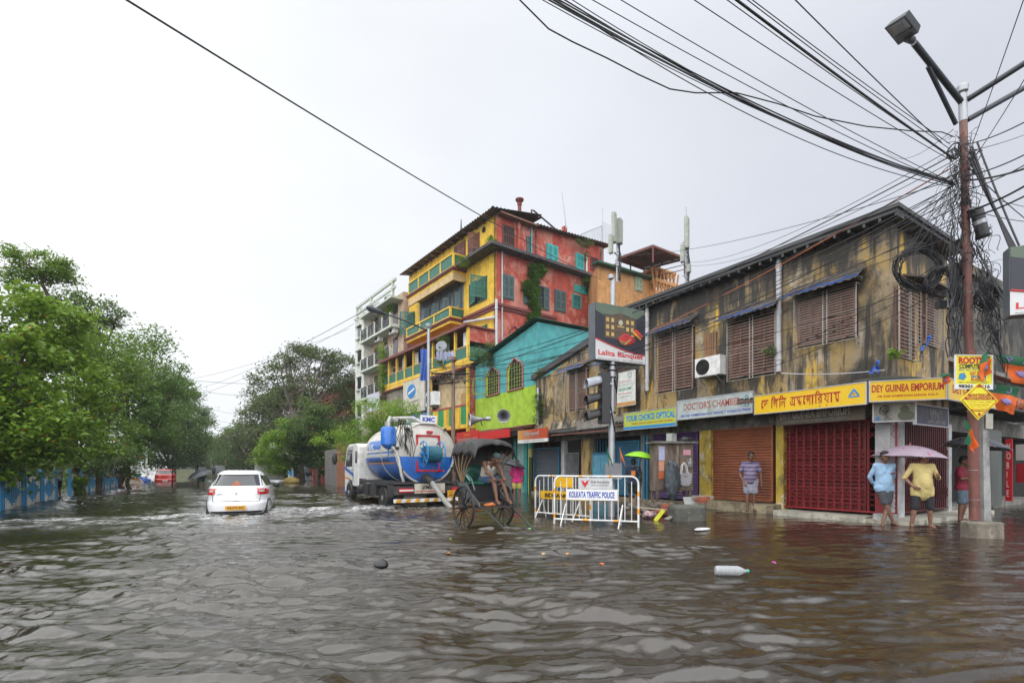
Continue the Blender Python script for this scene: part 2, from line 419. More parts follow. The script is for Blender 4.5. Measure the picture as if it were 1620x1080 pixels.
def build_water():
    NA = 640
    r = np.concatenate([np.geomspace(.8, 2.2, 20, endpoint=False), np.arange(2.2, 13, .021), np.geomspace(13, 60, 300, endpoint=False), np.geomspace(60, 1500, 100)]); NR = len(r)
    a = np.linspace(-R(66), R(66), NA) + YAW
    RR, AA = np.meshgrid(r, a, indexing='ij')
    X = RR * np.sin(AA); Y = RR * np.cos(AA)
    # wave masks, in street coordinates: churned band behind the moving car, calmer by the shops
    cx = .2 + (Y - 16) * .02
    wid = 1.6 + np.clip(17.5 - Y, 0, 30) * .30
    turb = smooth01(1.25 - np.abs(X - cx) / wid) * smooth01((18.8 - Y) / 2)
    front = smooth01((17.6 + .25*np.sin(X*1.3) + .3*vnoise(X*.8, Y*.1) - Y) / .5) * smooth01((Y - 13.5) / 3) * smooth01((8.6 - X) / 3) * smooth01((X + 5.2) / 1.5)
    far = smooth01((Y - 20) / 20) * smooth01((9 - X) / 4)
    right = smooth01((X - 4.5) / 5)
    fade = 1 / (1 + (RR / 26) ** 2)
    wk = -R(38)
    h = (.070 * aniso(X, Y, R(-30), .70, 3.2, 1) + .055 * ridge(X, Y, R(-22), .42, 4.6, 2) + .085 * aniso(X, Y, R(-38), .30, 5.5, 22)) * (1 - .25*right)
    h += (.085 * aniso(X, Y, R(28), 1.05, 2.8, 3) + .04 * aniso(X, Y, R(44), .45, 2.4, 8)) * smooth01((2 - X) / 5) * (1 - turb*.4)
    h += (.055 * aniso(X, Y, R(-50), .7, 3.2, 4)) * right * smooth01((11-X)/5)
    pat = smooth01(.5 + 1.6*aniso(X, Y, R(-25), 1.6, 1.6, 31)); h += (.038 * ridge(X, Y, R(-36), .17, 4.2, 5) + .066 * aniso(X, Y, R(-28), .14, 4.6, 25) + .022 * aniso(X, Y, R(-14), .075, 2.6, 6)) * (1 - .3*right) * (.35 + .9*pat)
    h += (.03 * aniso(X, Y, .4, .3, 1.3, 7) + .018 * aniso(X, Y, 1.2, .14, 1.2, 9)) * np.maximum(turb * .45, front)
    h += .045 * np.exp(-((Y - 17.5 - .25*np.sin(X*1.3)) / .3) ** 2) * smooth01((8 - X) / 2) * smooth01((X + 5.2) / 1.5)
    for k, (yy, sl) in enumerate(((13.2, -.35), (10.6, -.4), (8.6, -.45))):       # bow-wave crests spreading to the left of the car
        d = Y - (yy + sl * (X + 1)); h += .03 * np.exp(-(d / .28) ** 2) * smooth01((0.6 - X) / 1.5) * (1 + .5*vnoise(X, Y))
    h += .02 * aniso(X, Y, -R(32), .5, 3, 12) * far
    patch = .62 + .62 * smooth01(.5 + 2.2*aniso(X, Y, R(-30), 2.6, 2.2, 41)); calm = 1 - .55 * smooth01((X - 7) / 4)
    h *= .74 * patch * calm * (.35 + .65 * np.clip(fade * 1.6, 0, 1)) 
    crest = np.exp(-((Y - 17.45 - .25*np.sin(X*1.3)) / .45) ** 2) * smooth01((8 - X) / 2) * smooth01((X + 5.6) / 1.5)
    foam = np.clip(front * .8 + crest * .75 + turb * .3 * smooth01((Y - 10) / 5) * smooth01((Y - 8) / 8) + .5 * far * .5, 0, 1)
    V = np.stack([X, Y, h], -1).reshape(-1, 3)
    i = np.arange(NR-1)[:,None] * NA + np.arange(NA-1)[None,:]; i = i.ravel()
    Q = np.stack([i, i+1, i+NA+1, i+NA], 1)[:, ::-1]
    me = bpy.data.meshes.new('water'); me.vertices.add(len(V)); me.vertices.foreach_set('co', V.ravel())
    me.loops.add(Q.size); me.loops.foreach_set('vertex_index', Q.ravel().astype(np.int32))
    me.polygons.add(len(Q)); me.polygons.foreach_set('loop_start', np.arange(len(Q))*4); me.polygons.foreach_set('loop_total', np.full(len(Q), 4))
    me.update(calc_edges=True); me.polygons.foreach_set('use_smooth', np.ones(len(Q), bool))
    at_ = me.attributes.new('foam', 'FLOAT', 'POINT'); at_.data.foreach_set('value', foam.ravel().astype(np.float32))
    m, n, b = _newmat('flood_water')
    att = n.nodes.new('ShaderNodeAttribute'); att.attribute_name = 'foam'
    big = _noise(n, .25, (1,1,1), 3)
    c = _mix(n, _mr(n, big.outputs[0], .35, .65), (.020,.015,.008), (.032,.023,.012))
    sx = n.nodes.new('ShaderNodeSeparateXYZ'); tcc = n.nodes.new('ShaderNodeTexCoord'); n.links.new(tcc.outputs['Object'], sx.inputs[0])
    c = _mix(n, _mr(n, sx.outputs['X'], -6, 3, .75, 0), c, (.009,.011,.005))
    c = _mix(n, _mr(n, sx.outputs['X'], 7, 12, 0, .6), c, (.036,.021,.014))
    fn = _noise(n, 5.0, (.8,1.4,1), 8, .75); f2 = _noise(n, 1.1, (1,1,1), 4)
    md = n.nodes.new('ShaderNodeMath'); md.operation = 'MULTIPLY'; n.links.new(_mr(n, fn.outputs[0], .42, .58), md.inputs[0]); n.links.new(att.outputs['Fac'], md.inputs[1])
    m2 = n.nodes.new('ShaderNodeMath'); m2.operation = 'MULTIPLY'; n.links.new(md.outputs[0], m2.inputs[0]); n.links.new(_mr(n, f2.outputs[0], .38, .62, .1, 1), m2.inputs[1])
    sp = _noise(n, 16, (1,1,1), 2, .5); sp2 = _mr(n, sp.outputs[0], .79, .81, 0, .4)
    c = _mix(n, m2.outputs[0], c, (.62,.62,.61)); c = _mix(n, 0.0, c, (.5,.48,.42))
    n.links.new(c, b.inputs['Base Color']); b.inputs['IOR'].default_value = 1.75
    n.links.new(_mr(n, m2.outputs[0], 0, 1, .025, .6), b.inputs['Roughness'])
    b1 = _noise(n, 8, (.8,1.7,1), 5, .62, .8); b2 = _noise(n, 30, (1,1.5,1), 3, .6)
    bp = n.nodes.new('ShaderNodeBump'); bp.inputs['Strength'].default_value = .5; bp.inputs['Distance'].default_value = .012
    n.links.new(b1.outputs[0], bp.inputs['Height'])
    bq = n.nodes.new('ShaderNodeBump'); bq.inputs['Strength'].default_value = .25; bq.inputs['Distance'].default_value = .004
    n.links.new(b2.outputs[0], bq.inputs['Height']); n.links.new(bp.outputs[0], bq.inputs['Normal'])
    n.links.new(bq.outputs[0], b.inputs['Normal'])
    me.materials.append(m)
    o = bpy.data.objects.new('water', me); COL.objects.link(o); tag(o, None, None, kind='structure')
build_water()

# ------------------------------------------------------------------ facade helpers (frame: x inward, y along the street, z up)
def rect_on(fr, px0, px1, yt, yb, x=None, y=None):
    """photo box -> extents on a facade plane: (u0,u1,z0,z1); yt/yb measured at the middle of the box"""
    pm = (px0 + px1) / 2
    a = fr.on(px0, yt, x=x, y=y); b_ = fr.on(px1, yt, x=x, y=y)
    z1 = fr.on(pm, yt, x=x, y=y).z; z0 = fr.on(pm, yb, x=x, y=y).z
    u = (a.y, b_.y) if x is not None else (a.x, b_.x)
    return min(u), max(u), z0, z1
def P(m, x, y, sx): return (x, y) if sx else (y, x)
class Fac:
    """draws boxes on a facade plane. ax='x': plane x=const facing -x, runs along y. ax='y': plane y=const facing -y, runs along x"""
    def __init__(s, ax, c=0.0): s.ax = ax; s.c = c
    def box(s, m, u0, u1, z0, z1, d0, d1):       # d = how far proud of the plane (negative = sunk)
        if s.ax == 'x': m.box(s.c - d1, s.c - d0, u0, u1, z0, z1)
        else: m.box(u0, u1, s.c - d1, s.c - d0, z0, z1)
    def pt(s, u, z, d): return Vector((s.c - d, u, z)) if s.ax == 'x' else Vector((u, s.c - d, z))

def win_grille(F, root, r, wood=M_wood, gm=M_grille, rows=21, awn=True, arch=True, split=.5, awnmat=None, wallm=None):
    u0, u1, z0, z1 = r; W = u1 - u0; H = z1 - z0
    m = MB(); F.box(m, u0+.02, u1-.02, z0+.02, z1, .004, .02); wn = m.build('window', M_dark, root, smooth=False)
    m = MB()
    for a, b_ in ((u0+.04, u0+W*.49), (u0+W*.51, u1-.04)):        # two leaves, each with upper/lower louvre panels
        for c0, c1 in ((z0+.05, z0+H*.47), (z0+H*.50, z1-.1)):
            F.box(m, a, a+.07, c0, c1, .02, .06); F.box(m, b_-.07, b_, c0, c1, .02, .06)
            F.box(m, a+.07, b_-.07, c0, c0+.08, .02, .06); F.box(m, a+.07, b_-.07, c1-.08, c1, .02, .06)
            k = max(3, int((c1-c0) / .1))
            for i in range(k):
                zz = c0+.08 + (c1-c0-.16) * (i+.5) / k
                p = F.pt((a+b_)/2, zz, .035); sz = (.012, b_-a-.14, .075) if F.ax == 'x' else (b_-a-.14, .012, .075)
                m.obox(p, sz, (0, -28, 0) if F.ax == 'x' else (28, 0, 0))
            F.box(m, (a+b_)/2-.02, (a+b_)/2+.02, c0+.08, c1-.08, .062, .075)
    m.build('shutter', wood, wn, smooth=False)
    m = MB(); d = .17
    for u in (u0, u0+W*split-.05, u0+W*split+.05, u1):
        m.beam(F.pt(u, z0-.05, d), F.pt(u, z1+.02, d), .026, .026)
    k = rows
    for i in range(k+1):
        z = z0-.05 + (H+.07) * i / k; m.beam(F.pt(u0-.02, z, d+.016), F.pt(u1+.02, z, d+.016), .013, .013)
    for u in (u0, u1):
        for z in (z0, z1): m.beam(F.pt(u, z, 0), F.pt(u, z, d), .025, .025)
    m.build('grille', gm, wn, smooth=False)
    if arch:
        m = MB(); pts = []
        for i in range(13):
            t = i/12; pts.append(F.pt(u0-.08 + (W+.16)*t, z1+.12 + .38*W/2.6*math.sin(PI*t), .05))
        m.tube(pts, .055, 6); m.build('arch_moulding', wallm or M_conc, wn)
    if awn:
        m = MB(); nn = 18
        def fn(a, b_):
            z = z1+.42 - .42*b_ + (.018*math.sin(a*2*PI*9)); return F.pt(u0-.16 + (W+.28)*a, z, .02 + .55*b_)
        m.grid(fn, 72, 2); m.build('awning', M_corr, wn)
        m = MB()
        def fn2(a, b_):
            return F.pt(u0-.20 + (W+.34)*a, z1+.03 + .035*b_ + .016*math.sin(a*2*PI*9) + .02*math.sin(a*17), .585 + .012*b_)
        m.grid(fn2, 72, 1); m.build('awning_edge', awnmat or M_bluesheet, wn)
    return wn

def roller(F, root, u0, u1, z0, z1, mt, frame, pitch=.085, fwid=.07, d=0.0, label=None):
    m = MB(); F.box(m, u0-fwid, u0, z0, z1+fwid, d, d+.09); F.box(m, u1, u1+fwid, z0, z1+fwid, d, d+.09); F.box(m, u0, u1, z1, z1+fwid, d, d+.09)
    m.build('shutter_frame', frame, root, smooth=False)
    n = max(6, int((z1-z0) / pitch)); m = MB()
    prof = []
    for i in range(n):
        za = z0 + (z1-z0) * i / n; h = (z1-z0)/n
        prof += [(za, .012), (za+h*.12, .012), (za+h*.2, .035), (za+h*.55, .05), (za+h*.9, .035), (za+h*.98, .012)]
    vs = []; fs = []
    for z, dd in prof: vs += [F.pt(u0, z, d+dd), F.pt(u1, z, d+dd)]
    for i in range(len(prof)-1): fs.append((2*i, 2*i+1, 2*i+3, 2*i+2))
    m.add(vs, fs); F.box(m, u0+.02, u1-.02, z0-.02, z0+.1, d+.012, d+.06)
    m.build('roller_shutter', mt, root, smooth=False, label=label)

def lattice_gate(F, root, u0, u1, z0, z1, mt, n, d=.12, diamonds=(), name='collapsible_gate'):
    m = MB(); w_ = (u1-u0)/n
    for i in range(n+1):
        u = u0 + w_*i
        F.box(m, u-.014, u+.014, z0, z1, d, d+.03); F.box(m, u-.028, u-.02, z0, z1, d+.005, d+.025)
    for (za, zb) in diamonds:
        for i in range(n):
            a = u0 + w_*i; b_ = a + w_; zm = (za+zb)/2
            for p, q in (((a,za),(b_,zm)), ((b_,zm),(a,zb)), ((b_,za),(a,zm)), ((a,zm),(b_,zb))):
                m.beam(F.pt(p[0], p[1], d+.036), F.pt(q[0], q[1], d+.036), .022, .008)
    for z in (z0+.01, z1-.02): F.box(m, u0-.03, u1+.03, z-.02, z+.02, d-.02, d+.05)
    m.build(name, mt, root, smooth=False)

def ac_unit(loc, rz, label, sc=1.0, group=None):
    t = thing('air_conditioner', label, 'air conditioner', loc, rz, group)
    W, H, D = .85*sc, .56*sc, .3*sc        # front faces -y
    m = MB(); m.box(-W/2, W/2, -D, 0, 0, H); m.build('casing', M_white, t, smooth=False)
    m = MB(); m.lathe([(.23*sc, 0), (.23*sc, .012)], 28, Matrix.Translation((-W*.18, -D-.001, H*.5)) @ Matrix.Rotation(R(90), 4, 'X')); m.build('fan_opening', M_dark, t)
    m = MB()
    for k in range(6): m.ring((-W*.18, -D-.02, H*.5), (.04+.034*k)*sc, .004, 'y', 24, 4)
    for k in range(4):
        a = k*PI/4; m.beam((-W*.18+.22*sc*math.cos(a), -D-.022, H*.5+.22*sc*math.sin(a)), (-W*.18-.22*sc*math.cos(a), -D-.022, H*.5-.22*sc*math.sin(a)), .008)
    m.build('fan_guard', M_blk_t, t)
    m = MB(); 
    for x in (-W*.35, W*.35): m.beam((x, 0, -.02), (x, -D-.02, -.02), .03); m.beam((x, -.01, -.25), (x, -D*.9, -.03), .025)
    m.build('bracket', M_steel, t, smooth=False)
    return t
def pipe(root, pts, r, mt, name='downpipe', joints=True, n=10):
    m = MB(); m.tube(pts, r, n)
    if joints:
        a, b_ = Vector(pts[0]), Vector(pts[-1]); L = (b_-a).length; k = max(1, int(L/1.6))
        if len(pts) == 2:
            for i in range(k+1):
                p = a.lerp(b_, (i+.3)/(k+.6)); dd = (b_-a).normalized()*.06; m.tube([p-dd, p+dd], r*1.22, n)
    return m.build(name, mt, root)
# ------------------------------------------------------------------ GREY CORNER BUILDING
GB = Frame(14.6, 5.42, 0.0)
M_gw = stained('weathered_plaster', (.29,.225,.14), [
    ((.42,.28,.09), .8, (1,1,.6), .45,.57,.78,2.0), ((.50,.44,.35), 1.3, (1,1,.9), .57,.64,.75,7.0),
    ((.66,.42,.05), .9, (1.2,1.2,.35), .56,.61,.85,11.0), ((.04,.038,.036), .9, (2.4,2.4,.32), .48,.565,.92,5.0),
    ((.028,.027,.026), .5, (1,1,.9), .53,.62,.85,15.0), ((.05,.045,.04), 4.5, (1,1,.7), .56,.64,.6,25.0)], bump=.6, soot=(1.93, 2.06, (.035,.034,.034)))
gb = fthing(GB, 'corner_building', 'stained black and ochre two storey corner building with caged windows above the shops', 'building')
def gpz(px, py): return GB.on(px, py, x=0)
topc = gpz(1405, 350); zt = topc.z
yend = gpz(848, 640).y
L1 = gpz(1012, 482).y
za = gpz(1012, 482).z
prof = [(0, 3.6), (0, 7.55), (L1, 7.55), (gpz(915, 520).y, 7.2), (gpz(912,560).y, gpz(912,525).z-.2), (gpz(862, 600).y, gpz(862, 598).z), (yend, 4.6), (yend, 3.0), (0,3.0)]
prof = [(0, 3.0), (0, 6.2), (L1, 6.2), (yend-1.2, 6.0), (yend, gpz(852,600).z), (yend, 3.0)]
m = MB(); m.prism([(0, y, z) for y, z in prof], (3.9, 0, 0)); m.build('wall', M_gw, gb, smooth=False)
ZR = 7.55
m = MB(); m.box(.03, 3.87, .03, L1, 6.2, ZR); m.prism([(.03, L1, 6.2), (.03, L1+.02, ZR-.02), (.03, L1+3.0, 6.9), (.03, yend-1.3, 6.04)], (3.8, 0, 0)); m.build('upper_wall', M_gw, gb, smooth=False)
# roof slab with thin dark eave
m = MB(); m.box(-.42, 3.97, -.30, L1+.6, ZR+.004, ZR+.10); m.box(-.47, 4.02, -.35, L1+.65, ZR+.10, ZR+.2)
for i in range(26): yy = -.3 + (L1+.6)*i/26; m.box(-.40, -.02, yy, yy+.06, ZR-.09, ZR)
m.build('roof', mat('eave_sheet', (.045,.047,.05), .5, dirt=.3, scale=2), gb, smooth=False)
m = MB(); m.prism([(-.12, L1+2.6, 6.9), (-.12, yend+.3, gpz(850,600).z), (-.12, yend+.3, gpz(850,600).z+.25), (-.12, L1+2.6, 7.2)], (.3,0,0))
m.build('sloping_flashing', mat('eave_sheet', (.045,.047,.05)), gb, smooth=False)
# corner pilaster and string
m = MB(); m.box(-.05, .25, -.05, .3, 3.0, 7.5); m.build('corner_pilaster', M_gw, gb, smooth=False)
FX = Fac('x', 0); FY = Fac('y', 0)
for (p0, p1, yt, yb, sp) in ((1257, 1355, 461, 541, .48), (1151, 1227, 500, 595, .48), (1037, 1096, 523, 617, .48), (897, 928, 586, 648, .5), (950, 1004, 574, 640, .5)):
    win_grille(FX, gb, rect_on(GB, p0, p1, yt, yb, x=-.15), split=sp, wallm=M_conc)
for (p0, p1, yt, yb) in ((1421, 1455, 452, 566), (1464, 1491, 462, 546)):
    win_grille(FY, gb, rect_on(GB, p0, p1, yt, yb, y=-.15), rows=20, awn=False, arch=False)
m = MB(); r = rect_on(GB, 1415, 1500, 448, 566, y=-.15); 
m.prism([(r[0]+.9,-.5,r[3]-.05),(r[1]+.3,-.5,r[3]-.05),(r[1]+.3,0,r[3]+.15),(r[0]+.9,0,r[3]+.15)], (0,0,-.05)); m.build('side_awning', M_corr, gb, smooth=False)
# brown board window with pipe between W2 and W3
r = rect_on(GB, 1116, 1135, 527, 572, x=0); m = MB(); FX.box(m, r[0], r[1], r[2]-.5, r[3], .01, .05)
for i in range(5): u = r[0]+(r[1]-r[0])*(i+.5)/5; FX.box(m, u-.04, u+.04, r[2]-.5, r[3], .05, .07)
m.build('board_window', mat('rusty_boards', (.25,.13,.06), .7, dirt=.4), gb, smooth=False)
# downpipes
for px, ya, yb in ((1232, 400, 588), (1024, 482, 618)):
    a = GB.on(px, ya, x=-.12); b_ = GB.on(px, yb, x=-.12)
    pipe(gb, [(-.12, a.y, a.z), (-.12, a.y, b_.z)], .075, M_pipe)
a = GB.on(851, 613, x=-.12); b_ = GB.on(848, 672, x=-.12); pipe(gb, [(-.12, a.y, a.z), (-.12, a.y, b_.z)], .06, M_pipe)
# band of broken masonry above the signs
m = MB()
def fn(a_, b_):
    y = a_ * yend; h = .06*mnoise.noise(Vector((y*2.3, b_*3, 1))); return Vector((-.05 - .16*(1-b_) + h*.6, y, 3.02 + .55*b_ + h))
m.grid(fn, 200, 5); m.build('broken_ledge', M_gw, gb)

# ---- ground floor: piers, header beam, recesses (z 0.12 .. 3)
def yb_(px, x=0): return GB.on(px, 700, x=x).y
M_pier_y = stained('yellow_pier', (.42,.30,.04), [((.55,.5,.42),4,(1,1,.7),.56,.63,.8,2.0),((.06,.05,.03),2.5,(1.5,1.5,.5),.5,.68,.85,6.0)])
M_pier_g = stained('white_pier', (.42,.42,.42), [((.16,.15,.14),2,(1.4,1.4,.5),.48,.66,.8,2.0)])
m = MB(); m.box(.1, 3.8, .08, yend, 2.65, 3.0); m.build('lintel', M_conc, gb, smooth=False)
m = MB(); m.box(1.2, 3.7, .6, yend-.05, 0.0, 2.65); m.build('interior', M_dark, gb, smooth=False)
piers = [(1385, 1408, M_pier_g), (1228, 1240, M_pier_y), (1107, 1125, M_pier_y), (1014, 1029, M_conc), (920, 933, M_gw), (888, 893, M_pier_g)]
for p0, p1, pm in piers:
    y1, y0 = yb_(p0), yb_(p1)
    if pm is M_pier_g and p0 == 1385: y0 = 0
    m = MB(); m.box(-.02, .45, y0, y1, -.1, 2.64); m.build('pier', pm, gb, smooth=False)
y0, y1 = 0, yb_(1385)
m = MB(); m.box(-.028, -.02, .0, y1, .15, 1.15); m.build('red_dado', mat('dado_red', (.22,.015,.015), .6, dirt=.3), gb, smooth=False)
M_sh_or = mat('rust_orange_shutter', (.27,.085,.035), .55, dirt=.45, dirtcol=(.06,.03,.02), scale=2.2, sc3=(1,1,3))
M_sh_gr = mat('slate_shutter', (.085,.105,.13), .5, dirt=.2, scale=2)
M_sh_bl = mat('blue_shutter', (.025,.13,.22), .5, dirt=.25, scale=2)
M_sh_pu = mat('purple_shutter', (.10,.05,.17), .5, dirt=.3, scale=2)
M_red_g = mat('oxide_red_gate', (.13,.009,.011), .45, dirt=.15, scale=3)
M_skyb = mat('sky_blue_door', (.10,.32,.45), .55, dirt=.3, dirtcol=(.12,.08,.05))
M_sblu = mat('blue_frame', (.03,.16,.27), .5)
FR = Fac('x', .2)
roller(FR, gb, yb_(1227, .2)+.1, yb_(1127, .2)-.1, .33, 2.6, M_sh_or, M_sh_or, label='rusty orange rolling shutter')
roller(FR, gb, yb_(1104, .2), yb_(1031, .2), .25, 2.6, M_sh_pu, M_sh_pu, label='purple rolling shutter')
roller(FR, gb, yb_(1012, .2), yb_(976, .2), .25, 2.4, M_sh_bl, M_sblu, label='blue rolling shutter')
roller(FR, gb, yb_(885, .2), yb_(848, .2), .1, 2.3, M_sh_gr, M_sblu, label='slate grey rolling shutter')
# blue plank door with barred light above
u0, u1 = yb_(972, .2), yb_(935, .2); m = MB()
FR.box(m, u0, u1, .2, 1.95, .0, .05)
for k in range(2):
    for q in range(2):
        a = u0+.1+(u1-u0-.1)/2*q; FR.box(m, a, a+(u1-u0)/2-.15, .35+.8*k, .35+.8*k+.65, .05, .07)
m.build('plank_door', M_skyb, gb, smooth=False)
m = MB(); FR.box(m, u0-.05, u0, .2, 2.62, 0, .1); FR.box(m, u1, u1+.05, .2, 2.62, 0, .1); FR.box(m, u0, u1, 1.96, 2.02, 0, .1)
for i in range(8): u = u0+(u1-u0)*(i+.5)/8; FR.box(m, u-.012, u+.012, 2.02, 2.6, .03, .055)
m.build('door_frame', M_sblu, gb, smooth=False)
m = MB(); FR.box(m, u0+.3, u0+.42, 1.1, 1.2, .07, .1); m.tube([FR.pt(u0+.36, 1.1, .11), FR.pt(u0+.36, 1.0, .12)], .03, 8); m.build('padlock', M_blk_t, gb)
lattice_gate(FR, gb, yb_(918, .2), yb_(895, .2), .2, 2.05, M_steel, 9, d=.1, diamonds=((.3,.9),(.9,1.5),(1.45,1.95)))
m = MB(); FR.box(m, yb_(919,.2), yb_(894,.2), .1, 2.6, -.02, .01); m.build('doorway_back', M_dark, gb, smooth=False)
# the big red lattice gate with a slatted red shutter behind
u0, u1 = yb_(1368, .2), yb_(1243, .2)
roller(FR, gb, u0, u1, .25, 2.6, M_red_g, M_red_g, pitch=.1, label='dark red shutter behind the gate')
nb = 14
lattice_gate(FR, gb, u0-.75, u1, .22, 2.62, mat('gate_red', (.24,.014,.016), .45, scale=3), nb, d=.14, diamonds=((.35,.62),(.62,.89),(1.0,1.27),(1.27,1.54),(1.6,1.87),(2.1,2.6)))
# side street: red bar gate
FS = Fac('y', .1)
sx = lambda px: GB.on(px, 700, y=.1).x
m = MB(); FS.box(m, sx(1424), sx(1500), .15, 2.6, -.02, .0); m.build('doorway_back', M_dark, gb, smooth=False)
lattice_gate(FS, gb, sx(1426), sx(1498), .2, 2.6, mat('maroon_gate', (.10,.012,.014), .5, scale=3), 22, d=.04, diamonds=((.5,.8),(1.6,1.9)))
m = MB(); m.box(.45, sx(1424), .0, .35, -.1, 2.64); m.box(sx(1499), 3.9, .0, .4, -.1, 2.64); m.each('pier', M_pier_g, gb, smooth=False)
# pipes and grilles on the shop fronts
for px, mm in ((1019, M_sblu), (1024, M_sblu)):
    yy = yb_(px, -.1); pipe(gb, [(-.1, yy, .0), (-.1, yy, 2.6)], .05, mm, 'blue_pipe')
# lumpy corrugated lean-to over the shops
def leanto(F, root, u0, u1, zt_, drop, dep, mt, name='shop_awning', wav=.025, pitch=.16):
    m = MB(); n = int((u1-u0)/pitch*6)
    def fn(a, b_):
        u = u0 + (u1-u0)*a; e = mnoise.noise(Vector((u*.9, b_*2, 4.2)))*.05
        return F.pt(u, zt_ - drop*b_ + wav*math.sin(u/pitch*2*PI) + e, dep*b_)
    m.grid(fn, n, 3)
    b0 = len(m.v)
    m.build(name, mt, root)
    m = MB()
    for i in range(int((u1-u0)/.9)+1):
        u = min(u0+.9*i, u1-.05); m.beam(F.pt(u, zt_-.06, 0), F.pt(u, zt_-drop-.06, dep-.03), .05)
    m.beam(F.pt(u0, zt_-drop-.09, dep-.06), F.pt(u1, zt_-drop-.09, dep-.06), .05); m.build('rafter', M_wood, root, smooth=False)
M_tin = mat('mossy_tin', (.05,.06,.045), .6, .2, dirt=.5, dirtcol=(.16,.13,.10), scale=2.5)
M_gtin = mat('green_tin', (.02,.10,.065), .5, .2, dirt=.4, scale=2)
leanto(FX, gb, yb_(1378), yb_(1194), 3.56, .14, .98, M_tin)
leanto(FX, gb, yb_(1192), yb_(1095), 3.55, .14, .85, M_gtin)
leanto(FX, gb, yb_(1093), yb_(990), 3.4, .28, .9, M_tin)
leanto(FX, gb, yb_(985), yb_(850), 3.25, .3, .9, mat('black_tin', (.04,.042,.045), .5, .3, dirt=.4, dirtcol=(.25,.24,.22)))
leanto(FY, gb, .3, 4.6, 3.6, .12, .5, M_tin)
m = MB(); m.prism([(-.98,yb_(1378),3.50),(-.98,.35,3.50),(-.1,-.6,3.52),(1.0,-.62,3.55),(1.0,0,3.66),(0,0,3.66),(0,yb_(1378),3.66)], (0,0,.03)); m.build('shop_awning', M_tin, gb, smooth=False)
# plinths / steps (real concrete)
M_plinth = stained('wet_plinth', (.30,.25,.16), [((.10,.08,.05),3,(1,1,1),.45,.62,.8,2.0)])
m = MB(); m.box(-.5, .45, yb_(1385), yb_(1238), -.19, .14); m.box(-.48, .45, -.55, yb_(1385)-.002, -.19, .10); m.box(.452, 5.5, -.6, .3, -.19, .10)
tag(m.build('pavement', stained('cream_plinth', (.42,.40,.33), [((.14,.12,.09),3,(1,1,1),.5,.66,.8,2.0)]), loc=GB.o, smooth=False), None, None, kind='structure')
m = MB(); m.box(-.45, .6, yb_(1236), yb_(1100), -.19, .28); m.box(-.3, .6, yb_(1098), yend, -.19, .15)
tag(m.build('pavement', M_plinth, loc=GB.o, smooth=False), None, None, kind='structure')
m = MB(); m.obox((-.22, yb_(1404)-.05, .08), (.34,.46,.30), (0,0,8)); tag(m.build('stone_block', M_pier_g, loc=GB.o, smooth=False), 'whitewashed concrete block at the foot of the corner pier', 'block')

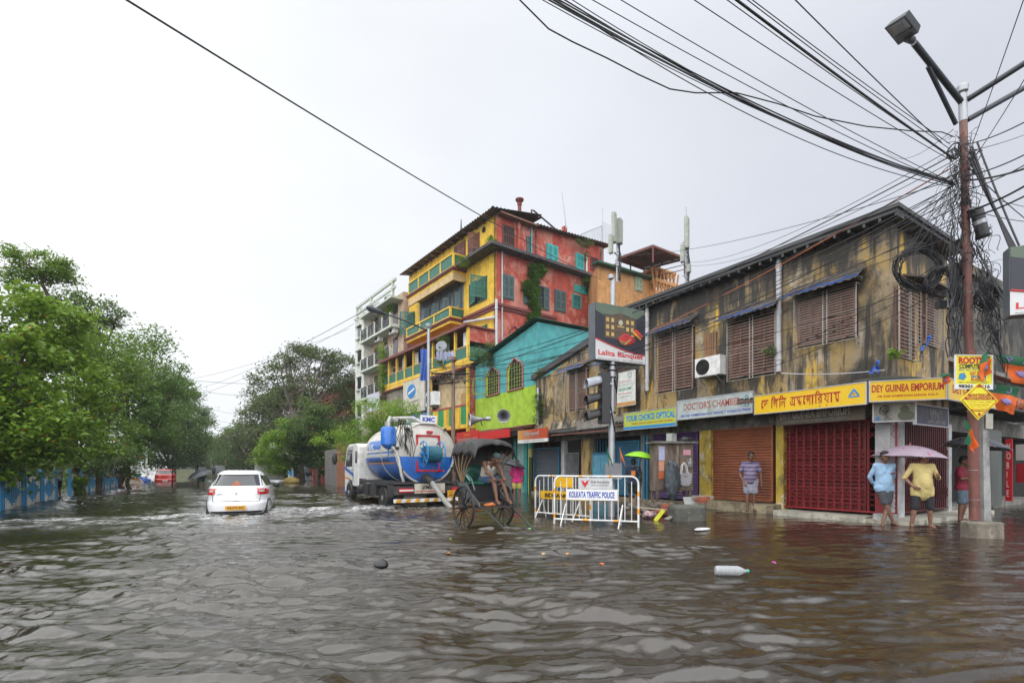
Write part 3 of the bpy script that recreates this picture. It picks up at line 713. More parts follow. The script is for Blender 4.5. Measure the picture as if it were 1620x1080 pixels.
# ---- signs of the shops
M_signy = mat('sign_yellow', (.78,.50,.01), .4, var=.05, scale=1.5)
M_alu = mat('aluminium_frame', (.5,.5,.52), .4, .5)
M_mar = mat('sign_maroon', (.42,.02,.015), .5, var=.05)
X1 = -1.02
GBw = GB
def bpx(x, c, *a, **k):
    return board_px(GB, x, c, *a, **k)
BN = [('\u09a6', 0), ]
t, L, H = bpx(X1, (1193,627,657.5, 1371,602,637), 'shop_sign', 'long yellow shop sign with dark red Bengali lettering over the red gate', 'sign', M_signy, M_alu, fw=.018)
def bengali(t, L, H, mt):
    # glyphs set by hand, left to right, in the order they are read on the board (vowel marks before their letters)
    D = '\u09a6'; E = '\u09c7'; Gg = '\u0997'; I = '\u09bf'; Nn = '\u09a8'; EE = '\u098f'; Mm = '\u09ae'; Pp = '\u09aa'; AA = '\u09be'; Rr = '\u09b0'; Yy = '\u09af'
    z = H*.47; h = H*.46
    # each: (kind, x centre, width)
    def letter(ch, cx, w_, hh=h, cz=z): lettering(ch, w_, hh, cx, cz, mt, t, y=-.008, bold=.012)
    def bar(x0, x1):
        m = MB(); m.box(x0, x1, -.010, -.004, z+h*.42, z+h*.52); m.build('lettering', mt, t, smooth=False)
    def ekar(x, w_=.05):
        m = MB(); pts = [(x+w_*.5, -.006, z+h*.45), (x+w_*.1, -.006, z+h*.3), (x-w_*.1, -.006, z), (x-w_*.05, -.006, z-h*.28), (x+w_*.25, -.006, z-h*.42), (x+w_*.45, -.006, z-h*.25), (x+w_*.2, -.006, z-h*.15)]
        m.tube(pts, .014, 5); m.build('lettering', mt, t)
    def ikar(x, w_):
        m = MB(); m.tube([(x, -.006, z-h*.45), (x, -.006, z+h*.48), (x+w_*.2, -.006, z+h*.75), (x+w_*.7, -.006, z+h*.8), (x+w_, -.006, z+h*.5)], .014, 5); m.build('lettering', mt, t)
    def akar(x):
        m = MB(); m.tube([(x, -.006, z+h*.48), (x, -.006, z-h*.48)], .015, 5); m.build('lettering', mt, t)
    u = L/100
    ekar(8.5*u, 2.2*u); letter(D, 12.3*u, 4.2*u); bar(8*u, 15*u)
    ikar(18.5*u, 3.2*u); letter(Gg, 22*u, 4.6*u); ikar(26.5*u, 3*u); letter(Nn, 29.8*u, 4.6*u); bar(18*u, 32.6*u)
    letter(EE, 38.5*u, 4.6*u); letter(Mm, 44*u, 4.4*u, h*.62, z+h*.19); letter(Pp, 45.2*u, 3.4*u, h*.5, z-h*.3)
    ekar(49*u, 2*u); letter(Pp, 53*u, 4.2*u); akar(56.6*u); ikar(59.5*u, 3*u); letter(Rr, 63*u, 4.4*u); letter(Yy, 68.6*u, 4.4*u); akar(72.6*u); letter(Mm, 77*u, 4.6*u)
    bar(36.5*u, 80*u)
    m = MB(); m.lathe([(.016,0),(.016,.004)], 8, Matrix.Translation((63*u,-.008,z-h*.75)) @ Matrix.Rotation(R(90),4,'X')); m.lathe([(.016,0),(.016,.004)], 8, Matrix.Translation((68.6*u,-.008,z-h*.75)) @ Matrix.Rotation(R(90),4,'X')); m.build('lettering', mt, t)
def emblem(t, cx, cz, w_, y=-.006):
    mb_ = mat('emblem_blue', (.02,.25,.6), .5)
    m = MB(); m.prism([(cx-w_/2,y,cz-w_*.22),(cx-w_*.08,y,cz+w_*.42),(cx+w_*.08,y,cz+w_*.42),(cx+w_/2,y,cz-w_*.22),(cx+w_*.3,y,cz-w_*.22),(cx,y,cz+w_*.2),(cx-w_*.3,y,cz-w_*.22)], (0,-.003,0))
    m.box(cx-w_/2, cx+w_/2, y-.003, y, cz-w_*.4, cz-w_*.27); m.build('emblem', mb_, t, smooth=False)
    m = MB(); m.ell((cx, y, cz-w_*.08), (w_*.08, .006, w_*.08), 8); m.build('emblem_dot', M_mar, t)
bengali(t, L, H, M_mar); emblem(t, L*.905, H*.55, L*.085)
# corner (chamfer) sign
A = GB.M @ GB.on(1372, 636, x=X1); 
B = at(1498, 631, 11.35)
z1 = at(1372, 603, (A - CAM).dot(FW)).z; z0 = A.z
board((A.x+.02, A.y-.03), (B.x, B.y), z0, z1, 'shop_sign', 'yellow emporium sign in English capitals across the building corner', 'sign', M_signy, M_alu, fw=.018,
      texts=[('DEY GUINEA EMPORIUM', .5, .62, .93, .36, M_mar, dict(bold=.03)), ('108, RAJA RAMMOHAN SARANI, KOL-9', .5, .24, .78, .13, M_mar, dict(bold=.02))])
C2 = B; D2 = at(1582, 622, 13.5)
board((B.x+.05, B.y), (D2.x, D2.y), z0, z1, 'shop_sign', 'yellow sign behind the pole running along the side street', 'sign', M_signy, M_alu, fw=.018,
      texts=[('DEY GUINEA', .33, .55, .5, .4, M_mar, dict(bold=.03))])
# older boards underneath
M_oldb = mat('old_brown_board', (.10,.08,.055), .6, dirt=.4, scale=3)
M_faded = mat('faded_letters', (.30,.28,.25), .6, dirt=.3)
bpx(-.55, (1228,652,674, 1368,635,662), 'shop_sign', 'old faded brown emporium board tucked under the yellow sign', 'sign', M_oldb, None,
    texts=[('DEY GUINEA EMPORIUM', .45, .62, .8, .5, M_faded, dict(bold=.03)), ('gold & silver ornaments, producers & order suppliers', .45, .2, .74, .17, M_faded, {})])
A = GB.M @ GB.on(1379, 668, x=-.5); B = at(1449, 669, 11.9); C_ = at(1500, 671, 12.9)
t, L, H = board((A.x, A.y-.02), (B.x, B.y), at(1379,668,12.3).z, at(1379,638,12.3).z, 'shop_sign', 'pale greenish board with dark roses and a small yellow and blue emblem', 'sign', mat('pale_board', (.28,.28,.24), .5, dirt=.4, scale=4), M_alu)
emblem(t, L*.12, H*.18, L*.16)
m = MB()
for k in range(5): m.ring((L*(.27+.03*math.cos(k*1.9)), -.004, H*(.62+.09*math.sin(k*2.3))), .05+.012*k, .006, 'y', 14, 4)
m.tube([(L*.3,-.004,H*.5),(L*.36,-.004,H*.2),(L*.45,-.004,H*.1)], .006, 5); m.build('rose_print', M_blk_t, t)
m = MB(); m.ell((L*.75,-.003,H*.62),(L*.11,.003,H*.22),14); m.ell((L*.78,-.003,H*.3),(L*.2,.003,H*.26),14); m.build('figure_print', mat('print_olive', (.10,.11,.07), .6), t)
t, L, H = board((B.x, B.y), (C_.x, C_.y), at(1449,671,11.9).z, at(1449,638,11.9).z, 'shop_sign', 'dark navy board with pale flowers under the corner sign', 'sign', mat('navy_board', (.03,.03,.05), .5), M_alu,
    texts=[('\u098f\u09b8 \u098f\u09a8 \u09a6\u09c7', .62, .2, .55, .16, M_faded, {})])
m = MB()
for k in range(9): m.ring((L*(.45+.1*(k%4)), -.004, H*(.62+.1*math.sin(k*2.1))), .05+.008*(k%3), .006, 'y', 12, 4)
m.build('flower_print', M_faded, t)
# doctor, optician, worn stone, orange, red signs
M_docg = mat('sign_pale_grey', (.42,.47,.47), .5, dirt=.25, dirtcol=(.2,.24,.12), scale=3)
t, L, H = bpx(-.9, (1071,634,667, 1191,618,650), 'shop_sign', "pale grey green doctor's chamber sign with faded red letters", 'sign', M_docg, M_alu,
    texts=[("DOCTOR'S CHAMBER", .48, .63, .76, .36, mat('faded_red', (.38,.10,.07), .6, dirt=.4, dirtcol=(.3,.34,.3)), dict(bold=.02)),
           ('108, RAJA RAMMOHAN ROY SARANI  *  KOLKATA-700009', .52, .17, .92, .16, M_blue_t, dict(bold=.02)), ('+', .46, .38, .04, .2, mat('cross_green', (.25,.35,.15), .6), {})])
m = MB(); m.ring((L*.93, -.006, H*.76), .05, .012, 'y', 12, 4); m.ring((L*.93, -.006, H*.42), .06, .012, 'y', 12, 4); m.build('emblem', mat('emblem_teal', (.05,.3,.33), .5), t)
m_opt, n, b = _newmat('optician_face'); tcn = n.nodes.new('ShaderNodeTexCoord'); sx_ = n.nodes.new('ShaderNodeSeparateXYZ'); n.links.new(tcn.outputs['Object'], sx_.inputs[0])
st = n.nodes.new('ShaderNodeMath'); st.operation = 'GREATER_THAN'; st.inputs[1].default_value = .12; n.links.new(sx_.outputs['Z'], st.inputs[0])
n.links.new(_mix(n, st.outputs[0], (.02,.22,.5), (.42,.50,.06)), b.inputs['Base Color']); b.inputs['Roughness'].default_value = .5
bpx(-.92, (987,653,681, 1070,644,673), 'shop_sign', 'lime yellow and blue optician sign beside the pale doctor sign', 'sign', m_opt, M_alu,
    texts=[('YOUR CHOICE OPTICAL', .51, .66, .94, .36, mat('letter_azure', (.02,.22,.55), .5), dict(bold=.04)), ('Quality Optic & Contact Lens Clinic Available', .55, .33, .78, .12, M_red_t, dict(bold=.02))])
bpx(-.7, (912,668,687, 986,656,683), 'shop_sign', 'worn grey stone coloured name board with illegible raised letters', 'sign', mat('worn_board', (.22,.20,.17), .7, dirt=.4, scale=4), None,
    texts=[('SWARN CHANDRA GHOSH', .5, .6, .9, .42, mat('worn_letters', (.34,.31,.28), .7, dirt=.5, scale=8), dict(bold=.02)), ('DR. MAHENDRA MONDAL', .55, .2, .6, .15, M_faded, {})])
# AC on wall
r = rect_on(GB, 1099, 1146, 563, 597, x=-.35)
ac_unit(GB.M @ Vector((-.12, (r[0]+r[1])/2, r[2]+.05)), R(-90), 'white air conditioner unit on brackets between two caged windows', 1.12)
# bamboo / poster / poster board above optician
t, L, H = bpx(-.35, (976,589,644, 1005,586,640), 'poster_board', 'white printed banner with round seal hung on the stained wall', 'poster', mat('poster_white', (.62,.64,.6), .6, dirt=.12, scale=5), None, th=.03,
    texts=[('NOTICE OF', .42, .72, .6, .05, M_red_t, {}), ('HEALTH CAMP', .45, .5, .7, .08, mat('poster_green', (.02,.25,.12), .5), dict(bold=.03)), ('All are invited to', .4, .62, .5, .035, M_blk_t, {}), ('attend the programme', .45, .37, .75, .05, M_red_t, dict(bold=.02)), ('on Sunday morning', .4, .28, .6, .04, M_blk_t, {})])
m = MB(); m.ring((L*.72, -.004, H*.88), .1, .008, 'y', 20, 4); m.build('seal', M_blk_t, t)
m = MB(); m.box(.01, L-.01, -.003, 0, .02, H*.12); m.build('foot_band', mat('poster_ochre', (.5,.25,.08), .6), t, smooth=False)
# blue rags tied on the awning
def rag(loc, label, mt, s=1.0, n=4):
    m = MB(); rr = random.Random(int(loc[0]*100+loc[2]*10))
    for k in range(n):
        dx, dy = rr.uniform(-.3,.3)*s, rr.uniform(-.3,.3)*s; ln = rr.uniform(.3,.6)*s; w_ = rr.uniform(.05,.1)*s
        def fn(a, b_, dx=dx, dy=dy, ln=ln, w_=w_, k=k):
            x = (a-.5)*w_*(1+b_) + dx*b_ + .03*math.sin(b_*6+k); y = dy*b_ + .03*math.cos(b_*5+a*3+k); return Vector((x, y, .12*s - ln*b_))
        m.grid(fn, 4, 10)
    m.ell((0,0,.12*s), (.05*s,.05*s,.06*s), 10)
    return tag(m.build('plastic_rag', mt, loc=loc), label, 'rag')
rag(at(1389, 578, 11.9), 'torn blue plastic rag tied above the corner sign', M_bluesheet, .75)
rag(at(1470, 540, 12.8), 'blue cloth strip hanging from the side window cage', M_bluesheet, .9, 2)
# ------------------------------------------------------------------ GREEN AND TEAL BUILDING
TB = Frame(14.75, 21.0, 0.0)
M_teal = stained('teal_wall', (.07,.32,.33), [((.16,.42,.42),.6,(1,1,.6),.5,.7,.5,2.0),((.05,.16,.17),2,(2,2,.2),.55,.72,.5,6.0)], bump=.15)
M_lime = stained('lime_wall', (.30,.46,.03), [((.45,.58,.10),.7,(1,1,.6),.5,.7,.5,2.0),((.16,.22,.04),2,(2,2,.2),.55,.75,.5,6.0)], bump=.15)
tb = fthing(TB, 'green_building', 'teal building with lime green lower wall and two pointed arch windows', 'building')
zA = TB.on(850, 509, x=0).z; yE = TB.on(752, 580, x=0).y; zB = TB.on(752, 580, x=0).z; zM = TB.on(800, 620, x=0).z
m = MB(); m.prism([(0,0,zM),(0,0,zA),(0,yE,zB),(0,yE,zM)], (9,0,0)); m.build('upper_wall', M_teal, tb, smooth=False)
m = MB(); m.box(.0, 9, 0, yE, 3.3, zM-.003); m.build('lower_wall', M_lime, tb, smooth=False)
m = MB()
def fn(a, b_):
    y = -.25 + (yE+.5)*b_; return Vector((-.35 + 6.6*a, y, zA+.12 - (zA-zB)*(y/yE) + .03*math.sin(y*30) ))
m.grid(fn, 1, 240); m.build('roof', M_gtin, tb)
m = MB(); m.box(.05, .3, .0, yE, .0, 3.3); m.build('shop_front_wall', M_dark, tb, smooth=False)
def ogee(u0, u1, z0, z1, k=16):
    pts = [(u0, z0), (u0, z0+(z1-z0)*.62)]; um = (u0+u1)/2
    for i in range(1, k):
        t = i/k
        if t < .5: q = t*2; u = u0 + (um-u0)*(1-math.cos(q*PI/2))**1.0; z = .62 + .30*math.sin(q*PI/2*.9) + (.08*max(0,(q-.75))/.25)
        else: q = (1-t)*2; u = u1 - (u1-um)*(1-math.cos(q*PI/2)); z = .62 + .30*math.sin(q*PI/2*.9) + (.08*max(0,(q-.75))/.25)
        pts.append((u, z0+(z1-z0)*z))
    pts += [(u1, z0+(z1-z0)*.62), (u1, z0)]; return pts
M_pink = mat('pink_trim', (.38,.14,.12), .6); M_lf = mat('lime_frame', (.25,.33,.04), .6)
for n_, (p0, p1, yt, yb) in enumerate(((770, 790.5, 580, 624.7), (803.5, 828, 566, 616))):
    u0, u1, z0, z1 = rect_on(TB, p0, p1, yt, yb, x=0)
    o = ogee(u0, u1, z0, z1)
    m = MB(); m.prism([(.003-.03, u, z) for u, z in o], (.02,0,0)); wd = m.build('window', M_dark, tb, smooth=False)
    m = MB(); m.tube([(-.05, u, z) for u, z in o] + [(-.05, u0, z0)], .05, 6); m.build('window_trim', M_pink, wd)
    m = MB(); W = u1-u0
    m.prism([(-.035, u1-.22, z0+.03), (-.035, u1-.05, z0+.03), (-.035, u1-.05, z0+(z1-z0)*.62), (-.035, u1-.3, z0+(z1-z0)*.86), (-.035, u1-.36, z0+(z1-z0)*.80), (-.035, u1-.22, z0+(z1-z0)*.6)], (-.02,0,0)); m.build('reveal', M_lime, wd, smooth=False)
    m = MB()
    for i in range(1, 5): u = u0+W*i/5*.85; m.tube([(-.06,u,z0+.05),(-.06,u,z0+(z1-z0)*.85)], .018, 5)
    for i in range(1, 7): z = z0+(z1-z0)*.8*i/7; m.tube([(-.07,u0+.05,z),(-.07,u1-.2,z)], .015, 5)
    m.build('window_bars', M_lf, wd)
    if n_ == 0:
        m = MB(); a = (-.06, u1, z0+.1); 
        for za_, zb_ in ((z0+.15, z0+(z1-z0)*.62),):
            q = [Vector((-.06,u1,za_)), Vector((-.75,u1+.35,za_)), Vector((-.75,u1+.35,zb_)), Vector((-.06,u1,zb_))]
            for i in range(4): m.beam(q[i], q[(i+1)%4], .06)
        m.build('open_casement', M_lf, wd, smooth=False)
# shop front below: red sign with extension, door, pillars
M_tealf = mat('teal_frame', (.03,.25,.24), .5, dirt=.2)
yy = lambda px, x=0: TB.on(px, 700, x=x).y
F0 = Fac('x', 0)
m = MB(); F0.box(m, yy(845), yy(838), 0, 3.3, .0, .1); m.build('lime_pillar', M_lime, tb, smooth=False)
pipe(tb, [(-.25, yy(840,-.25), 0), (-.25, yy(840,-.25), 1.9)], .11, M_blk_t, 'black_pipe', False)
pipe(tb, [(-.25, yy(840,-.25), 1.9), (-.25, yy(840,-.25), 2.35)], .12, mat('cream_band', (.4,.33,.16), .6), 'cream_pipe', False)
pipe(tb, [(-.25, yy(840,-.25), 2.35), (-.25, yy(840,-.25), 3.0)], .13, M_tealf, 'teal_pipe', False)
m = MB(); F0.box(m, yy(834), yy(819), 0, 2.7, -.02, .02); m.build('pale_door', mat('pale_teal_door', (.22,.36,.34), .6, dirt=.3), tb, smooth=False)
m = MB(); F0.box(m, yy(818.5), yy(815), 0, 3.0, .0, .1); F0.box(m, yy(836), yy(831), 0, 3.0, .0, .1); m.build('door_post', M_tealf, tb, smooth=False)
roller(F0, tb, yy(812), yy(775), .1, 2.5, mat('silver_shutter', (.22,.22,.22), .4, .3), M_blk_t)
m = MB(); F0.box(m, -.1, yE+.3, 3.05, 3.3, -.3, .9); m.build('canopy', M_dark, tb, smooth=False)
leanto(F0, tb, -.1, yE+.2, 3.62, .2, 1.0, mat('pinkish_tin', (.16,.05,.04), .6, dirt=.4))
board_px(TB, -1.03, (722,684,712, 757,680,705), 'shop_sign', 'square red shop sign with a silver name strip behind the rickshaw hood', 'sign', M_red_t, None,
    texts=[('ORNAMENTS', .5, .8, .3, .1, M_signy, {}), ('DAS JEWELLERS', .5, .5, .9, .22, M_faded, dict(bold=.04)), ('COLLEGE STREET - 9', .5, .2, .6, .1, M_signy, {})])
board_px(TB, -1.0, (758,681,694, 806,681,693), 'shop_sign', 'plain red fascia strip under the loudspeakers', 'sign', M_red_t, None)
M_grad, n, b = _newmat('orange_fade'); tcn = n.nodes.new('ShaderNodeTexCoord'); sx_ = n.nodes.new('ShaderNodeSeparateXYZ'); n.links.new(tcn.outputs['Object'], sx_.inputs[0])
c_ = _mix(n, _mr(n, sx_.outputs['X'], 0, 1.4), (.62,.32,.10), (.42,.06,.02)); st = n.nodes.new('ShaderNodeMath'); st.operation = 'GREATER_THAN'; st.inputs[1].default_value = .16; n.links.new(sx_.outputs['Z'], st.inputs[0])
n.links.new(_mix(n, st.outputs[0], (.7,.7,.68), c_), b.inputs['Base Color'])
board_px(GB, -1.0, (819,681,703, 866,676,696), 'shop_sign', 'orange shop sign with a white foot strip beside the downpipe', 'sign', M_grad, None,
    texts=[('Elmpel', .48, .66, .5, .34, mat('grey_letters', (.35,.33,.33), .5), dict(bold=.04)), ('OPTICAL WORLD', .5, .4, .5, .12, M_faded, {}), ('SUPREME CORPORATION', .55, .14, .7, .1, M_blk_t, {})])

# ------------------------------------------------------------------ YELLOW AND RED BUILDING
YB = Frame(16.43, 28.1, 4.5)
M_yel = stained('mustard_wall', (.72,.46,.045), [((.72,.50,.12),.5,(1,1,.7),.5,.7,.7,2.0),((.42,.24,.03),1.3,(1.6,1.6,.3),.5,.72,.7,6.0),((.10,.08,.05),2.6,(2,2,.2),.66,.78,.6,9.0)], bump=.15)
M_redw = stained('red_wall', (.42,.075,.05), [((.56,.24,.18),.7,(1,1,.9),.47,.56,.8,2.0),((.20,.025,.018),1.1,(1.5,1.5,.35),.5,.72,.6,6.0),((.62,.36,.30),1.3,(1,1,.6),.58,.66,.7,12.0),((.07,.03,.025),2.4,(2,2,.18),.64,.78,.7,16.0)], bump=.2)
M_mrn = mat('maroon_moulding', (.17,.035,.03), .6, dirt=.3)
M_grn = mat('bottle_green_panel', (.015,.13,.09), .5, var=.35, scale=5, dirt=.3, dirtcol=(.1,.22,.16))
M_slab = stained('dark_slab', (.07,.065,.07), [((.2,.16,.12),2,(1,1,1),.55,.7,.6,2.0)])
M_tq = mat('turquoise_shutter', (.05,.38,.36), .5, dirt=.2)
M_wind = mat('teal_grey_window', (.07,.12,.12), .5, dirt=.3)
yb = fthing(YB, 'yellow_red_building', 'tall mustard yellow and brick red house with green shuttered balconies and a tin roof', 'building')
on = YB.on
ZT = on(785, 338, x=0).z; yL = on(647, 424, x=0).y; xR = on(955, 400, y=0).x; Zsl = on(785, 394, x=0).z; Zb = on(785, 487, x=0).z
m = MB(); m.box(0, .3, 0, yL, 0, ZT); m.build('yellow_wall', M_yel, yb, smooth=False)
# red side wall: slightly lower toward the back
zr = on(955, 392, y=0).z
m = MB(); m.prism([(.0,-.004,0),(xR,-.004,0),(xR,-.004,zr),(0,-.004,ZT)], (0,.3,0)); m.prism([(.302,.3,0),(xR,.3,0),(xR,.3,zr),(.302,.3,ZT)], (0,yL-.3,0)); m.build('red_wall', M_redw, yb, smooth=False)
def roofsheet(c00, c10, c01, c11, n, amp=.05, wave=60, name='roof', mt=M_corr, par=yb, axis=0):
    c00, c10, c01, c11 = map(Vector, (c00, c10, c01, c11)); m = MB()
    def fn(a, b_):
        p = c00.lerp(c10, a).lerp(c01.lerp(c11, a), b_); p.z += amp*math.sin((a if axis == 0 else b_)*wave*2*PI); return p
    m.grid(fn, wave*4 if axis == 0 else 2, 2 if axis == 0 else wave*4); return m.build(name, mt, par)
M_rf = mat('dark_tin_roof', (.07,.065,.06), .6, .2, dirt=.5, dirtcol=(.14,.10,.07), scale=1.2)
roofsheet((-.75,-.6,ZT-.05), (-.75,yL+.4,ZT+.1), (3.5,-.6,ZT+.75), (3.5,yL+.4,ZT+.9), 0, wave=44)
roofsheet((-.75,-.62,ZT+.0), (3.5,-.62,ZT+.55), (-.2,1.5,ZT+.25), (3.5,1.5,ZT+.62), 0, wave=14)
roofsheet((3.0,-.6,ZT+.0), (xR+.4,-.6,zr+.12), (3.0,5,ZT+.5), (xR+.4,5,zr+.4), 0, wave=26)
m = MB(); m.box(-.02, 3.2, -.55, -.05, ZT-.13, ZT-.02)
for i in range(14): u = .4+yL*i/14; m.box(-.6, 0, u, u+.07, ZT-.14, ZT-.06)
m.each('eave_rafter', M_wood, yb, smooth=False)
# projecting slab round the corner with weeds, and red band
m = MB(); u1 = on(737, 430, x=-.0).y
m.box(-.9, .0, -.75, u1, Zsl-.1, Zsl+.1); m.box(.0, xR*.99, -.75, -.006, Zsl-.1, Zsl+.1); m.build('ledge', M_slab, yb, smooth=False)
m = MB(); m.box(-.12, .0, -.14, yL, Zb-.05, Zb+.12); m.box(-.2, 0, -.22, yL, Zb+.12, Zb+.3); m.box(-.0, 5.2, -.13, -.006, Zb-.05, Zb+.12); m.box(0, 5.2, -.22, -.006, Zb+.12, Zb+.3); m.build('string_course', M_mrn, yb, smooth=False)
# windows on yellow face
def shut_win(F, root, r, fm, lm, openl=0, openr=0, lw=.5, bars=True, panes=False):
    u0, u1, z0, z1 = r; W = u1-u0
    m = MB(); F.box(m, u0, u1, z0, z1, .004, .03); wd = m.build('window', M_dark, root, smooth=False)
    m = MB(); f = .07; F.box(m, u0-f, u0, z0-f, z1+f, 0, .08); F.box(m, u1, u1+f, z0-f, z1+f, 0, .08); F.box(m, u0, u1, z1, z1+f, 0, .08); F.box(m, u0, u1, z0-f, z0, 0, .08)
    m.build('window_frame', fm, wd, smooth=False)
    if bars:
        m = MB()
        for i in range(1, 6): u = u0+W*i/6; F.box(m, u-.015, u+.015, z0, z1, .03, .05)
        F.box(m, u0, u1, (z0+z1)/2-.02, (z0+z1)/2+.02, .03, .055); m.build('window_bars', fm, wd, smooth=False)
    def leaf(ua, ub, ang, hinge):
        m = MB(); w_ = abs(ub-ua); d = 1 if ub > ua else -1
        ca, sa = math.cos(R(ang)), math.sin(R(ang))
        def P3(s_, z, o): # s_ along the leaf
            u = ua + d*(s_*ca - o*sa*0) ; dd = .08 + s_*sa + o
            return F.pt(u, z, dd)
        def slab(s0, s1, za_, zb_, o0, o1):
            q = [P3(s0,za_,o0), P3(s1,za_,o0), P3(s1,za_,o1), P3(s0,za_,o1), P3(s0,zb_,o0), P3(s1,zb_,o0), P3(s1,zb_,o1), P3(s0,zb_,o1)]
            m.add(q, [(0,3,2,1),(4,5,6,7),(0,1,5,4),(1,2,6,5),(2,3,7,6),(3,0,4,7)])
        slab(0, .07, z0, z1, 0, .04); slab(w_-.07, w_, z0, z1, 0, .04); slab(.07, w_-.07, z0, z0+.1, 0, .04); slab(.07, w_-.07, z1-.1, z1, 0, .04); slab(.07,w_-.07,(z0+z1)/2-.05,(z0+z1)/2+.05,0,.04)
        k = int((z1-z0)/.13)
        for i in range(k): z = z0+.1+(z1-z0-.2)*(i+.5)/k; slab(.07, w_-.07, z-.045, z+.03, .005+.01*(i%2), .03)
        m.build('shutter_leaf', lm, wd, smooth=False)
    if openl is not None: leaf(u0, u0+W*lw, openl, 0)
    if openr is not None: leaf(u1, u1-W*lw, openr, 1)
    return wd
M_brw = mat('brown_window_frame', (.16,.06,.045), .6)
shut_win(F0, yb, rect_on(YB, 742, 758, 375, 400, x=0), M_brw, M_brw, 70, 0)
shut_win(F0, yb, rect_on(YB, 720, 736, 387, 412, x=0), M_brw, M_brw, 0, 0)
shut_win(F0, yb, rect_on(YB, 744, 770, 445, 478, x=0), M_grn, M_grn, 75, 10)
shut_win(F0, yb, rect_on(YB, 638, 656, 499, 534, x=0), M_grn, M_grn, 60, 0)
shut_win(F0, yb, rect_on(YB, 745, 770, 520, 545, x=0), M_grn, M_grn, 0, 0)
for p, q in ((766,363.5),(777,377)):
    a = on(p, q, x=0); m = MB(); m.ring((-.03, a.y, a.z), .16, .05, 'x', 16, 5); m.ell((-.02,a.y,a.z),(.03,.12,.12),8); m.build('vent', M_dark, yb)
# balconies
def balcony(root, F, y0, y1, d, zf, h, slab=.25, und=None, panel=M_grn, side=True, rail=M_yel, posts=3, top=None, label=None, cant=True):
    bl = MB(); bl.box(-d, 0, y0, y1, zf-slab, zf); B_ = bl.build('balcony', M_yel, root, smooth=False)
    m = MB(); m.box(-d-.1, -.0, y0-.1, y1+.1, zf-.06, zf+.03); m.box(-d-.16, 0, y0-.16, y1+.16, zf+.03, zf+.12); m.build('balcony_moulding', M_mrn, B_, smooth=False)
    m = MB(); 
    m.box(-d, -d+.08, y0, y1, zf+.12, zf+.28)
    for k in range(posts+1): u = y0 + (y1-y0-.14)*k/posts; m.box(-d-.02, -d+.12, u, u+.14, zf+.12, zf+h)
    m.box(-d-.04, -d+.14, y0, y1, zf+h, zf+h+.1)
    m.box(-d+.14, 0, y0, y0+.1, zf+h, zf+h+.1); m.box(-d+.12, 0, y0, y0+.08, zf+.12, zf+.28)
    m.build('railing', rail, B_, smooth=False)
    for k in range(posts):
        m = MB(); a = y0+.14+(y1-y0-.14)*k/posts; b2 = y0+(y1-y0-.14)*(k+1)/posts
        nn = max(4, int((b2-a)/.12))
        for i in range(nn): u = a+(b2-a)*i/nn; m.box(-d+.02, -d+.05+.015*(i%2), u, u+(b2-a)/nn, zf+.28, zf+h)
        m.build('balcony_panel', panel, B_, smooth=False)
    m = MB(); nn = max(4, int(d/.12))
    for i in range(nn): x = -d+.14+(d-.2)*i/nn; m.box(x, x+(d-.2)/nn, y0+.03, y0+.05+.01*(i%2), zf+.28, zf+h)
    m.build('balcony_panel', panel, B_, smooth=False); return B_
# upper balcony: front plane found from its own corner
def dep(yloc, px): return -on(px, 450, y=yloc).x
ya = on(737, 430, x=0).y
d1 = dep(ya, 717); z_up = on(717, 425, x=-d1).z; z_rt = on(717, 399, x=-d1).z; y_end = on(646, 466, x=-d1).y
balcony(yb, F0, ya, y_end, d1, z_up, z_rt-z_up-.1, posts=4)
m = MB(); zz = on(717, 442, x=-d1).z; m.box(-d1, -d1+.12, ya, y_end, zz, z_up-.26); m.box(-d1+.12, 0, ya, ya+.12, zz, z_up-.26); m.build('balcony_skirt', stained('cream_skirt', (.55,.40,.2), [((.3,.2,.1),2,(1,1,1),.5,.7,.5,1.)]), yb, smooth=False)
ya2 = on(734, 500, x=0).y; d2 = dep(ya2, 712.5); z2 = on(712, 505, x=-d2).z; zr2 = on(712, 484, x=-d2).z; ye2 = on(643, 537, x=-d2).y
balcony(yb, F0, ya2, ye2, d2, z2, zr2-z2-.1, posts=3)
# recessed dark loggia between the two balconies, with shutter doors
m = MB(); y0_, y1_ = on(733, 470, x=-.02).y, on(664, 470, x=-.02).y; za_, zb_ = z2+.1, z_up-.3
m.box(-.03, 0, y0_, y1_, za_, zb_); m.build('recess_wall', stained('blue_grey_wall', (.13,.15,.18), [((.05,.05,.06),1.5,(1,1,.5),.45,.65,.8,2.)]), yb, smooth=False)
for k in range(4):
    u = y0_ + .3 + (y1_-y0_-.6)*k/4
    shut_win(Fac('x', -.03), yb, (u, u+.95, za_+.1, za_+2.2), M_wind, M_wind, 20+12*k, None, bars=False)
